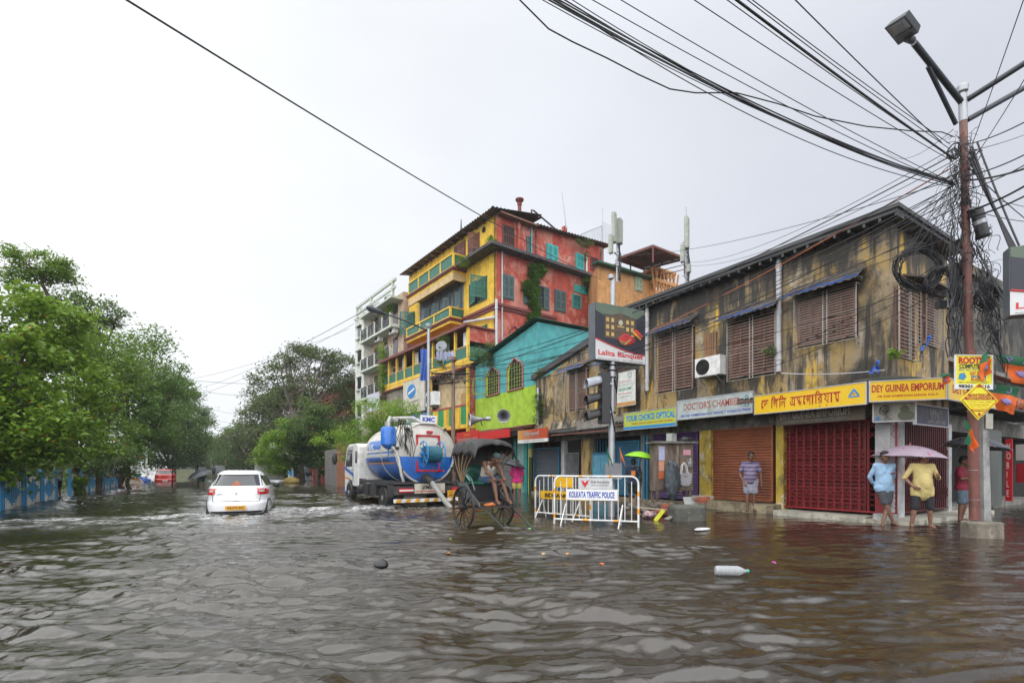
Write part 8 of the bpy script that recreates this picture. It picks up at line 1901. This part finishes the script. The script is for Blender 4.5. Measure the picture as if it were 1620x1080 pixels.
    return t
def umbrella(c, Rr, h, nrm, label, mt, n=8, rim=None, handle=None, group=None):
    t = thing('umbrella', label, 'umbrella', c); q = Vector(nrm).normalized().to_track_quat('Z','X').to_matrix().to_4x4(); m = MB()
    def fn(u, v):
        a = 2*PI*u; seg = (u*n) % 1; k = math.sin(PI*seg); r = Rr*v*(1-.06*k*v); z = -h*(v**1.9) + .05*h*k*v; return q @ Vector((r*math.cos(a), r*math.sin(a), z))
    m.grid(fn, n*6, 10); cn_ = m.build('canopy', mt, t, ang=60); m = MB()
    for k in range(n):
        a = 2*PI*k/n; m.tube([q @ Vector((Rr*v*math.cos(a), Rr*v*math.sin(a), -h*v**1.9-.008)) for v in (0,.25,.5,.75,1.02)], .005, 4)
    if rim: 
        pass
    m.tube([q @ Vector((0,0,.06)), q @ Vector((0,0,-h-.3)) if handle is None else Vector(handle)-Vector(c)], .008, 6); m.build('frame', rim or M_steel, t); return t
def striped(name, c1, c2, scale=9, lo=.5, hi=.56):
    m, n, b = _newmat(name); tcn = n.nodes.new('ShaderNodeTexCoord'); wv = n.nodes.new('ShaderNodeTexWave'); wv.bands_direction = 'Z'; wv.inputs['Scale'].default_value = scale; wv.inputs['Distortion'].default_value = .6
    n.links.new(tcn.outputs['Object'], wv.inputs[0]); n.links.new(_mix(n, _mr(n, wv.outputs[1], lo, hi), c1, c2), b.inputs['Base Color']); b.inputs['Roughness'].default_value = .85; MATS[name] = m; return m
FACE = lambda d: math.atan2(-d.x, d.y)      # rz so that local +y points along d
toCam = -FW
# 1 man leaning on the orange shutter
p = at(1187, 806, 15.0)
person('man in a violet striped polo shirt leaning against the orange shutter', (p.x, p.y, .06), FACE((-RT*.45-FW)), dict(
    head=(-.02,.04,1.62), look=(-.35,1,-.12), wl=(.17,.16,.86), el=(.29,-.02,1.10), wr=(-.30,.02,.82), er=(-.28,-.02,1.10), kl=(.09,.03,.49), al=(.08,.06,.08), tl=(.10,.22,.025), hnl=(0,1,.3)),
    0, striped('polo_violet', (.10,.085,.17), (.25,.20,.28), 2.6), None, sarong=mat('loincloth_pale', (.30,.30,.36), .8, var=.4, scale=10), sleeve=.35, shirt_len=.05, belly=.05, footw=M_black, sc=1.02)
# 2 blue shirt, legs crossed, arms behind
p = at(1399, 824, 11.95)
bt2 = person('man in a light blue shirt standing with crossed legs under the floral umbrella', (p.x, p.y, -.02), FACE((-FW-RT*.05)), dict(
    pel=(.0,-.02,.92), chest=(.02,0,1.25), neck=(.02,.02,1.45), head=(.02,.06,1.60), look=(.05,1,-.1), hl=(.09,0,.89), hr=(-.09,0,.89), kl=(.03,.09,.50), al=(-.10,.15,.10), tl=(-.14,.28,.03), kr=(-.06,.04,.50), ar=(.14,.16,.09), tr=(.22,.28,.03),
    el=(.27,-.10,1.14), wl=(.14,-.17,.95), er=(-.27,-.10,1.14), wr=(-.14,-.17,.95)),
    0, mat('shirt_sky', (.30,.47,.66), .75, var=.1, scale=6), mat('shorts_grey', (.06,.065,.075), .8), sleeve=.85, shirt_len=.1, leg_len=.85, belly=.02, footw=M_black, sc=1.03)
m = MB(); m.box(-.16,-.06,.138,.146,1.24,1.28); m.build('pocket_badge', M_mrn, bt2, smooth=False)
# 3 yellow shirt
p = at(1459, 832, 11.6)
p3 = (p.x, p.y, -.07)
hx = (-.24,.22,1.16)
person('stout man in a pale yellow short sleeved shirt wading beside the man in blue', p3, FACE((-FW-RT*.18)), dict(
    hl=(.10,0,.90), hr=(-.10,0,.90), kl=(.16,.02,.49), al=(.20,-.02,.10), tl=(.25,.12,.04), kr=(-.14,.02,.49), ar=(-.17,-.02,.10), tr=(-.21,.12,.04), head=(-.02,.04,1.60), look=(-.1,1,-.05),
    er=(-.30,.02,1.14), wr=(-.20,.20,1.16), hdr=(.2,.4,.6), currl=1.2, curlr=1.2, el=(.34,-.02,1.14), wl=(.26,.14,.96), hdl=(-.5,.5,-.4)),
    1, mat('shirt_yellow', (.62,.50,.20), .75, var=.1, scale=6), mat('shorts_black', (.02,.022,.026), .8), sleeve=.5, shirt_len=.28, leg_len=1.05, belly=.07, footw=mat('sandal_brown', (.08,.05,.04), .6), sc=1.06)
# floral umbrella
m_um, n, b = _newmat('floral_plastic'); vo = n.nodes.new('ShaderNodeTexVoronoi'); vo.inputs['Scale'].default_value = 6; tcn = n.nodes.new('ShaderNodeTexCoord'); n.links.new(tcn.outputs['Object'], vo.inputs['Vector'])
c__ = _mix(n, _mr(n, vo.outputs['Distance'], .14, .20, 1, 0), (.42,.33,.40), (.55,.06,.18)); n.links.new(c__, b.inputs['Base Color']); b.inputs['Roughness'].default_value = .25; b.inputs['Alpha'].default_value = .82
uc = at(1440, 704, 11.95)
umbrella(uc, .78, .30, (.04,-.05,1), 'translucent grey umbrella with pink flowers shared by two men', m_um, 8, mat('umbrella_rim', (.62,.22,.18), .5), handle=at(1424, 762, 11.75))
# 4 man behind the pole
p = at(1521, 822, 13.2)
person('man in a dark red t-shirt and denim shorts half hidden behind the brown pole', (p.x, p.y, -.06), FACE((-FW+RT*.7)), dict(
    er=(-.26,.06,1.14), wr=(-.14,.28,1.20), hdr=(.5,.5,.2), el=(.26,.06,1.14), wl=(.12,.30,1.18), hdl=(-.5,.5,.2), kr=(-.10,.06,.5), tl=(.13,.13,.03), head=(0,.06,1.60), look=(.1,1,-.25)),
    0, mat('shirt_crimson', (.22,.012,.03), .8), mat('denim_short', (.10,.14,.18), .85, var=.3, scale=12), sleeve=.4, leg_len=.9, footw=M_black, vox=.012)
umbrella(at(1545, 690, 12.9), .72, .30, (.1,-.1,1), 'black umbrella held behind the brown pole', mat('umbrella_black', (.03,.032,.04), .3), 8, handle=at(1532, 745, 13.0))
# 5 green umbrella walker
p = at(1002, 803, 17.2)
wk_ = person('walker in a navy t-shirt with an orange print passing left under the lime umbrella', (p.x, p.y, -.06), FACE((RT*.2-FW*.15+FW*.9)), dict(
    kl=(.09,.12,.50), al=(.09,-.10,.12), tl=(.10,.02,.03), kr=(-.09,.10,.50), ar=(-.10,.18,.10), tr=(-.11,.33,.03), er=(-.26,.05,1.14), wr=(-.20,.26,1.22), hdr=(0,.3,.9), el=(.25,-.06,1.14), wl=(.27,.06,.92), look=(0,1,0)),
    0, mat('shirt_navy', (.02,.03,.055), .8), mat('shorts_dark', (.025,.035,.03), .8), sleeve=.4, leg_len=.75, vox=.012, footw=None)
m = MB(); m.box(-.07,.07,-.152,-.146,1.15,1.32); m.build('back_print', mat('print_orange', (.65,.22,.03), .6), wk_, smooth=False)
umbrella(at(1014, 714, 17.0), .56, .22, (.12,-.08,1), 'bright lime green umbrella over the walker beyond the barriers', mat('umbrella_lime', (.28,.62,.02), .5, var=.08), 8, handle=at(1008, 748, 17.1))
# 6 pink shirt
p = at(818, 797, 19.5)
person('person in a bright pink top and yellow shorts seen from behind beyond the rickshaw', (p.x, p.y, -.06), FACE(FW+RT*.1), dict(er=(-.26,.04,1.14), wr=(-.18,.24,1.18), hdr=(0,.3,.9)), 0, mat('shirt_pink', (.62,.03,.20), .8), mat('shorts_lemon', (.55,.45,.12), .8), sleeve=.45, leg_len=.6, vox=.014, face=False)
umbrella(at(812, 727, 19.3), .60, .24, (.25,-.1,1), 'black umbrella over the person in pink behind the rickshaw', mat('umbrella_black', (.03,.032,.04)), 8, handle=at(816, 752, 19.4))
# 7 rickshaw puller seated, leaning on his knees
Mr = rk.matrix_basis
ps = Mr @ Vector((0,0,0))
person('rickshaw puller in a white vest, blue shorts and dark cap crouched on the rickshaw seat', (ps.x, ps.y, .07), R(183), dict(
    pel=(-.08,.0,1.04), chest=(-.05,.17,1.31), neck=(-.07,.31,1.44), head=(-.11,.42,1.52), look=(-.12,1,-.30), hl=(.03,.02,1.01), hr=(-.18,.02,1.01),
    kl=(-.02,.44,1.00), al=(-.04,.54,.56), tl=(-.03,.68,.46), kr=(-.28,.40,1.00), ar=(-.34,.56,.56), tr=(-.37,.70,.46),
    sl=(.12,.24,1.42), sr=(-.24,.26,1.40), el=(.14,.38,1.20), wl=(.02,.47,1.08), er=(-.30,.36,1.20), wr=(-.28,.45,1.08), hdl=(-.3,.8,-.5), hdr=(.1,.8,-.5), hnl=(0,.4,1), hnr=(0,.4,1), curll=.7, curlr=.7),
    0, None, mat('shorts_blue', (.03,.07,.13), .8), leg_len=.62, cap_m=mat('cap_green_grey', (.05,.09,.085), .8), hair=False)
vest = [o for o in bpy.data.objects if o.name.startswith('person')][-1]
for o in COL.objects:
    if o.get('label', '').startswith('rickshaw puller'): vest = o
e = MB(); pel, ch = Vector((-.08,.0,1.04)), Vector((-.05,.17,1.31))
for q in (-.06,.06): e.capsule(pel+Vector((q,0,0)), pel.lerp(ch,.55)+Vector((q,0,0)), .122,.120,12); e.capsule(pel.lerp(ch,.55)+Vector((q,0,0)), ch+Vector((q*1.1,0,0)), .120,.122,12)
for q in (-.10,.09): e.capsule(ch+Vector((q,.02,0)), Vector((-.06+q*.9,.27,1.43)), .06,.035,10)
remesh(e, 'vest', mat('vest_white', (.50,.48,.42), .8, dirt=.2), vest, .01, 2, .02, 10)
# 8 far people
def far_person(px, py, D, label, sh_, st_, rz=0, J=None, vox=.02, z=-.1):
    p = at(px, py, D); return person(label, (p.x, p.y, z), rz, J or {}, 0, sh_, st_, vox=vox, face=False, leg_len=.95)
M_sh1 = mat('shirt_dull', (.10,.11,.13), .8); M_sh2 = mat('shirt_rose', (.35,.03,.07), .8); M_sh3 = mat('shirt_pale', (.38,.38,.42), .8, var=.4, scale=10); M_tr1 = mat('trousers_teal', (.04,.10,.10), .8); M_tr2 = mat('trousers_black', (.02,.02,.02), .8)
far_person(320, 770, 34, 'distant wader under a black umbrella beside the white car', M_sh1, M_tr1, .2, dict(kl=(.1,.1,.5), ar=(-.1,-.12,.1)))
umbrella(at(313, 744, 33.8), .78, .34, (-.35,-.15,1), 'black umbrella tilted left over the distant wader', mat('umbrella_black', (.03,.032,.04)), 8, handle=at(318, 756, 33.9))
far_person(133, 782, 29, 'person in a rose red shirt and black trousers beyond the fence', M_sh2, M_tr2, 2.6)
far_person(92, 790, 24, 'person in a pale patterned shirt looking over the fence on the left', M_sh3, M_tr2, 1.2)
far_person(486, 768, 56, 'distant bystander in a pale shirt under the big tree', M_sh3, M_tr2, .4)
far_person(480, 768, 57, 'distant bystander in a green shirt under the big tree', mat('shirt_leaf', (.05,.3,.12), .8), M_tr2, 1.4)
far_person(491, 768, 58, 'distant bystander in a rose shirt under the big tree', M_sh2, M_tr2, 2.4)
far_person(300, 766, 42, 'cycle cart driver standing right of the hood', M_sh1, M_tr2, 0)
far_person(322+16, 757, 70, 'far off wader with dull shirt in the middle of the street', M_sh1, M_tr2, 0)
# ------------------------------------------------------------------ TREES AND PLANTS
def blob(px, py, D, r, sx=1.0, sz=1.0, sy=1.0):
    p = at(px, py, D); return (p.x, p.y, p.z, r*sx, r*sy, r*sz)
LF_a = leafmat('leaf_fresh', (.13,.25,.02), (.26,.42,.04), dead=(.42,.24,.02))
LF_b = leafmat('leaf_mid', (.10,.20,.025), (.20,.33,.04))
LF_c = leafmat('leaf_dark', (.05,.11,.035), (.09,.17,.045))
LF_d = leafmat('leaf_rusty_dark', (.05,.085,.045), (.13,.12,.08))
LF_e = leafmat('leaf_lime', (.16,.32,.02), (.30,.46,.04))
LF_g = leafmat('leaf_cool', (.07,.17,.035), (.14,.27,.045))
LF_f = leafmat('leaf_far', (.07,.14,.05), (.12,.20,.06))
def base(px, D, z=-.15): p = at(px, 760, D); return (p.x, p.y, z)
# left avenue
tree('broadleaf_tree', 'nearest broad leaved tree on the left with some yellow leaves', 'tree', base(-20, 17), [blob(20,500,17.2,1.35,1.2), blob(95,520,18.5,1.3), blob(40,580,16,1.5,1.2), blob(110,610,18,1.4), blob(-40,600,16,1.6), blob(30,660,15.6,1.2,1.3), blob(100,690,17.6,1.0,1.2), blob(-30,700,15.6,1.2), blob(20,730,16.4,.9,1.2,.8)], LF_a, .26, 215, .5, 75, .20, limbs=14, fork=None, aspect=.62)
tree('broadleaf_tree', 'leafy tree right behind the nearest one on the left, drooping over the fence', 'tree', base(122, 25), [blob(130,560,25,1.7), blob(170,600,26,1.9), blob(110,640,23.5,1.6), blob(170,670,25,1.5), blob(90,560,24.5,1.5), blob(130,700,23.4,1.1,1.4,.8), blob(200,560,28,1.2), blob(60,720,20.5,.9,1.4,.8)], LF_b, .24, 200, .62, 80, .17, limbs=12)
tree('rooftop_tree', 'small tree growing high on the roof at the far left', 'tree', at(70, 480, 21.5), [blob(60,418,21.5,1.1,1.1,.6), blob(92,430,21.8,.8,1.0,.7), blob(30,402,21.3,.6,1,.6), blob(40,440,21.5,.8,1.2,.6)], LF_b, .08, 60, .35, 80, .13, limbs=8, trunk_h=.8)
tree('broadleaf_tree', 'tree with thin spreading top branches against the sky on the left', 'tree', base(150, 29), [blob(150,490,27.5,1.1,1.3,.7), blob(115,478,26,.9,1.2,.7), blob(180,505,28,.7,1.2,.6), blob(120,520,27,1.3)], LF_c, .2, 90, .5, 60, .16, limbs=16, trunk_h=7.5)
tree('broadleaf_tree', 'tall rounded tree in the middle of the left row', 'tree', base(178, 36), [blob(225,580,36,2.5,.9,1.2), blob(255,610,38,2.3), blob(190,620,34,2.4), blob(230,660,35,2.4), blob(265,650,38,1.8,.9,1.3), blob(190,700,33,1.6), blob(170,600,34,2.0), blob(240,700,36,1.5,1.2,.7)], LF_g, .28, 225, .8, 75, .22, limbs=14, lean=(1.2,.6))
tree('broadleaf_tree', 'bushy low tree behind the fence gap on the left', 'tree', base(205, 31), [blob(170,720,30,1.0,1.4,.8), blob(150,735,27,.8), blob(200,735,31,.9,1,.8)], LF_c, .12, 70, .5, 70, .17, limbs=6)
tree('layered_tree', 'layered drooping tree far down the left side, paler with distance', 'tree', base(268, 62), [blob(265,655,60,2.8,1.3,.8), blob(290,672,62,2.2,1.3,.6), blob(255,690,58,2.8,1.3,.7), blob(290,702,61,2.4,1.3,.6), blob(272,725,60,2.4,1.2,.6), blob(308,694,64,1.4,1.3,.5)], LF_c, .3, 260, 1.0, 75, .30, limbs=12)
tree('layered_tree', 'pale tree top rising above the layered tree on the left', 'tree', base(280, 78), [blob(280,625,76,2.9,1.2,.8), blob(305,655,80,2.3,1.1,.7), blob(325,668,84,1.3,1.3,.5), blob(262,610,74,2.8)], LF_f, .3, 170, 1.1, 70, .34, limbs=14)
for i, (px, py, D, r, lb) in enumerate(((312,706,105,4,'hazy tree left of the street end'),(298,695,130,7,'hazier tree behind the left row'),(358,712,140,5.5,'faint tree closing the street end'),(368,706,115,5,'hazy tree right of the street end'),(338,732,190,6,'faintest tree at the vanishing point'))):
    tree('distant_tree', lb, 'tree', base(px, D), [blob(px-6,py,D,r*.6), blob(px+8,py+8,D+3,r*.6), blob(px,py+22,D,r*.6), blob(px+2,py-12,D,r*.45)], LF_f, .35, 110, 1.8, 60, .6, limbs=6)
# right of the street
tree('big_street_tree', 'largest dark crowned tree with rusty flower tips behind the truck', 'tree', base(474, 46), [blob(440,600,52,2.6), blob(490,578,54,2.8,1.1,.8), blob(535,590,55,2.5,.9,1), blob(455,640,50,2.6), blob(510,630,52,2.8), blob(548,615,54,1.8), blob(420,625,52,1.6), blob(545,650,52,1.6), blob(470,560,54,1.6,1.2,.7), blob(520,565,55,1.6,1.1,.7)], LF_d, .38, 270, .85, 75, .27, limbs=20, trunk_h=6, lean=(0,2))
tree('broadleaf_tree', 'glossy green tree in front of the big dark one', 'tree', base(470, 43), [blob(490,680,42,1.8), blob(470,712,42,1.6,1.1,.9), blob(510,715,42,1.5), blob(500,650,43,1.2), blob(520,690,43,1.3)], LF_c, .3, 190, .6, 70, .24, limbs=10, trunk_h=2.0)
tree('broadleaf_tree', 'bright lime green tree left of the glossy one', 'tree', base(452, 44), [blob(440,705,42,1.4), blob(425,720,43,1.2,1,1.1), blob(455,685,42.5,1.2), blob(440,735,42,1.1,1.2,.8)], LF_e, .16, 130, .5, 70, .20, limbs=8)
tree('broadleaf_tree', 'brownish green tree left of the big dark one', 'tree', base(415, 66), [blob(412,660,66,2.5), blob(388,695,70,2.6), blob(420,695,64,2.8), blob(420,640,68,1.8), blob(435,645,66,2.2)], LF_d, .3, 200, 1.1, 70, .34, limbs=12, lean=(-2,0))
tree('broadleaf_tree', 'mid green tree further along on the right side', 'tree', base(385, 84), [blob(372,702,86,2.8), blob(356,718,90,2.2), blob(388,718,82,3.2), blob(385,690,88,2.2)], LF_f, .3, 170, 1.2, 70, .4, limbs=8)
tree('feathery_tree', 'light green feathery tree leaning over behind the tanker', 'tree', base(590, 30), [blob(600,650,29,1.2,1.3,.7), blob(560,680,30,1.2,1.4,.6), blob(625,665,28.5,1.3,1.2,.8), blob(600,690,29,1.3,1.4,.7), blob(645,690,28.5,1.1,1.2,.8), blob(530,695,31,.8,1.5,.6), blob(640,645,29,.8,1.2,.6), blob(580,712,29.5,1.3,1.3,.6)], LF_e, .12, 190, .45, 75, .13, limbs=12, aspect=.4)
tree('broadleaf_tree', 'dark tree filling the gap before the red house', 'tree', base(530, 50), [blob(525,700,48,1.6), blob(545,680,50,1.4), blob(515,735,46,1.2), blob(538,730,46,1.2)], LF_c, .2, 100, .7, 60, .25, limbs=6)
# plants on walls
def plant(name, label, loc, blobs, mt, ncl, rcl, per, leaf, cat='plant', stems=6, group=None, droop=0):
    loc = Vector(loc); t = thing(name, label, cat, loc, 0, group); bl = [(b[0]-loc.x, b[1]-loc.y, b[2]-loc.z, *b[3:]) for b in blobs]
    C, cc = clumps(bl, ncl, rcl, per, .4); leaf_mesh('foliage', C, leaf, mt, t, aspect=.5, droop=droop)
    m = MB()
    for k in RNG.permutation(len(cc))[:stems]: e = Vector(cc[k]); m.tube([Vector((0,0,0)), e*.5+Vector((0,0,.1)), e], [.03,.02,.006], 5)
    m.build('stem', M_bark, t); return t
LF_v = leafmat('leaf_vine', (.05,.15,.012), (.10,.24,.025))
cr_ = [YB.M @ YB.on(px, py, y=-.25) for px, py in ((845,430),(846,450),(843,470),(846,490),(843,505),(855,425),(836,455))]
plant('wall_creeper', 'green creeper hanging in a column down the red wall', cr_[0], [(c.x,c.y,c.z,.38,.18,.6) for c in cr_], LF_v, 190, .22, 60, .15, 'creeper', 8, droop=1.2)
c = YB.M @ YB.on(940, 455, y=-.4); plant('wall_fig', 'bushy fig sprouting from the end of the red wall', c, [(c.x,c.y,c.z,.9,.5,.9), (c.x+.8,c.y,c.z-.6,.7,.5,.6), (c.x-.2,c.y,c.z+.6,.5,.4,.5)], LF_b, 60, .3, 60, .13, 'shrub', 8)
c = YB.M @ YB.on(925, 440, y=-.3); plant('wall_fig', 'small fig clump on the red ledge', c, [(c.x,c.y,c.z,.35,.3,.5)], LF_b, 16, .2, 50, .10, 'shrub', 4)
c = YB.M @ YB.on(925, 385, y=-.6); plant('roof_weed', 'weeds trailing over the red roof edge', c, [(c.x,c.y,c.z,.9,.3,.3),(c.x+.2,c.y,c.z-.6,.2,.2,.6)], LF_c, 24, .2, 50, .09, 'weed', 4)
c = YB.M @ YB.on(620, 486, x=-.6); plant('balcony_plant', 'potted greenery on the left ledge of the yellow house', c, [(c.x,c.y,c.z,.4,.9,.4),(c.x-.1,c.y+1.4,c.z-.1,.3,.6,.3)], LF_e, 26, .25, 50, .10, 'plant', 5)
c = YB.M @ YB.on(778, 382, x=-.5); plant('balcony_plant', 'potted plant on the ledge at the top yellow corner', c, [(c.x,c.y,c.z,.3,.4,.5)], LF_e, 12, .22, 40, .10, 'plant', 4)
c = YB.M @ YB.on(735, 412, x=-1); plant('balcony_plant', 'trailing plant at the end of the top yellow balcony', c, [(c.x,c.y,c.z,.3,.6,.5)], LF_b, 16, .22, 40, .09, 'plant', 4)
c = YB.M @ YB.on(605, 590, x=-2.3); plant('balcony_creeper', 'yellow green creeper climbing the left end of the veranda', c, [(c.x,c.y,c.z+1.2,.3,.5,1.4),(c.x,c.y,c.z-.8,.3,.6,1.2)], LF_e, 50, .3, 55, .12, 'creeper', 6)
c = YB.M @ YB.on(702, 540, x=-2.3); plant('balcony_plant', 'leafy pots behind the satellite dish on the veranda', c, [(c.x,c.y,c.z,.3,.7,.8),(c.x,c.y+.4,c.z-1,.3,.6,.7)], LF_b, 34, .25, 50, .10, 'plant', 5)
c = at(773, 555, 29.5); plant('balcony_plant', 'flowering shrub at the red end of the veranda', c, [(c.x,c.y,c.z,.8,.4,.6),(c.x-.3,c.y,c.z-.5,.9,.4,.5)], LF_c, 40, .25, 55, .09, 'shrub', 5)
c = GB.M @ GB.on(851, 640, x=-.2); plant('wall_weed', 'green weed sprouting beside the downpipe left of the corner building', c, [(c.x,c.y,c.z+.3,.2,.35,.4),(c.x,c.y,c.z-.5,.15,.25,.6)], LF_v, 20, .2, 45, .08, 'weed', 4)
c = GB.M @ GB.on(853, 590, x=-.2); plant('wall_weed', 'dry reddish weed at the foot of the sloping flashing', c, [(c.x,c.y,c.z,.15,.3,.3)], leafmat('leaf_dry', (.12,.12,.04), (.22,.14,.08)), 10, .15, 40, .07, 'weed', 4)
c = GB.M @ GB.on(1216, 553, x=-.3); plant('wall_weed', 'small leafy sprig growing through a window cage', c, [(c.x,c.y,c.z,.12,.18,.16)], leafmat('leaf_pale', (.15,.22,.09), (.3,.36,.2)), 6, .1, 22, .09, 'weed', 3)
c = at(1418, 562, 11.9); plant('wall_weed', 'weed sprig at the side window sill by the corner', c, [(c.x,c.y,c.z,.12,.12,.2)], LF_e, 6, .1, 22, .08, 'weed', 3)
c = at(122, 778, 24.5); plant('roadside_plant', 'small leafy plant growing in the gap of the blue fence', (c.x,c.y,0), [(c.x,c.y,.6,.4,.4,.6)], LF_e, 22, .22, 50, .11, 'plant', 5)
c = at(300, 762, 60)
# low hedge band beyond the far left fence so that the ground under the trees is dark and green
C = np.stack([RNG.uniform(-11.5,-6.6,9000), RNG.uniform(14,75,9000), RNG.uniform(0,1.5,9000)**1.0], 1); C[:,2] *= RNG.uniform(.2,1.2,9000)
o = leaf_mesh('undergrowth', C, .22, LF_c); o['kind'] = 'stuff'
# dim wall and shacks behind the left trees
LW = Frame(-12.5, 12, 0); lw = fthing(LW, 'compound_wall', 'dim grey compound wall behind the trees on the left', 'wall')
m = MB(); m.box(-.2, 0, 0, 90, -.2, 2.6); m.build('wall_panel', M_conc, lw, smooth=False)
for i, (y0, L_, H_, c__, lb) in enumerate(((14,12,7,(.30,.28,.24),'pale house hidden behind the near left trees'),(30,14,8,(.10,.22,.30),'bluish house hidden behind the left trees'),(48,16,9,(.28,.22,.18),'brown house hidden farther behind the left trees'),(68,20,9,(.25,.25,.24),'grey house hidden far behind the left trees'))):
    t = thing('hidden_house', lb, 'building', (-15, 12+y0-12, 0)); m = MB(); m.box(-8,0,0,L_,0,H_); m.build('wall', mat('hidden_wall_%d' % i, c__, .8, dirt=.4, scale=.6), t, smooth=False); m = MB(); m.box(-8.3,.3,-.3,L_+.3,H_,H_+.2); m.build('roof', M_slab, t, smooth=False)
    for k in range(4): m = MB(); m.box(.0,.02,1+k*2.8,2.2+k*2.8,3.6,5.2); m.build('window', M_glass, t, smooth=False)
# right side: houses along the street beyond the big tree
for i, (y0, L_, H_, c__, lb) in enumerate(((76,18,7,(.22,.20,.18),'grey house behind the right hand trees'),(100,24,9,(.3,.26,.2),'buff house far behind the right hand trees'))):
    t = thing('hidden_house', lb, 'building', (15, y0, 0)); m = MB(); m.box(0,8,0,L_,0,H_); m.build('wall', mat('hidden_wall_r%d' % i, c__, .8, dirt=.4, scale=.6), t, smooth=False); m = MB(); m.box(-.3,8.3,-.3,L_+.3,H_,H_+.2); m.build('roof', M_slab, t, smooth=False)
# ------------------------------------------------------------------ HAZE
hz, n, b = _newmat('haze_air'); n.nodes.remove(b); pv = n.nodes.new('ShaderNodeVolumePrincipled'); pv.inputs['Color'].default_value = (.93,.96,1,1); pv.inputs['Density'].default_value = .0005; pv.inputs['Anisotropy'].default_value = .2
o_ = [x for x in n.nodes if x.type == 'OUTPUT_MATERIAL'][0]; n.links.new(pv.outputs[0], o_.inputs['Volume'])
m = MB(); m.box(-60,120,-40,330,-1.4,24); o = m.build('haze', hz, smooth=False); o['kind'] = 'stuff'
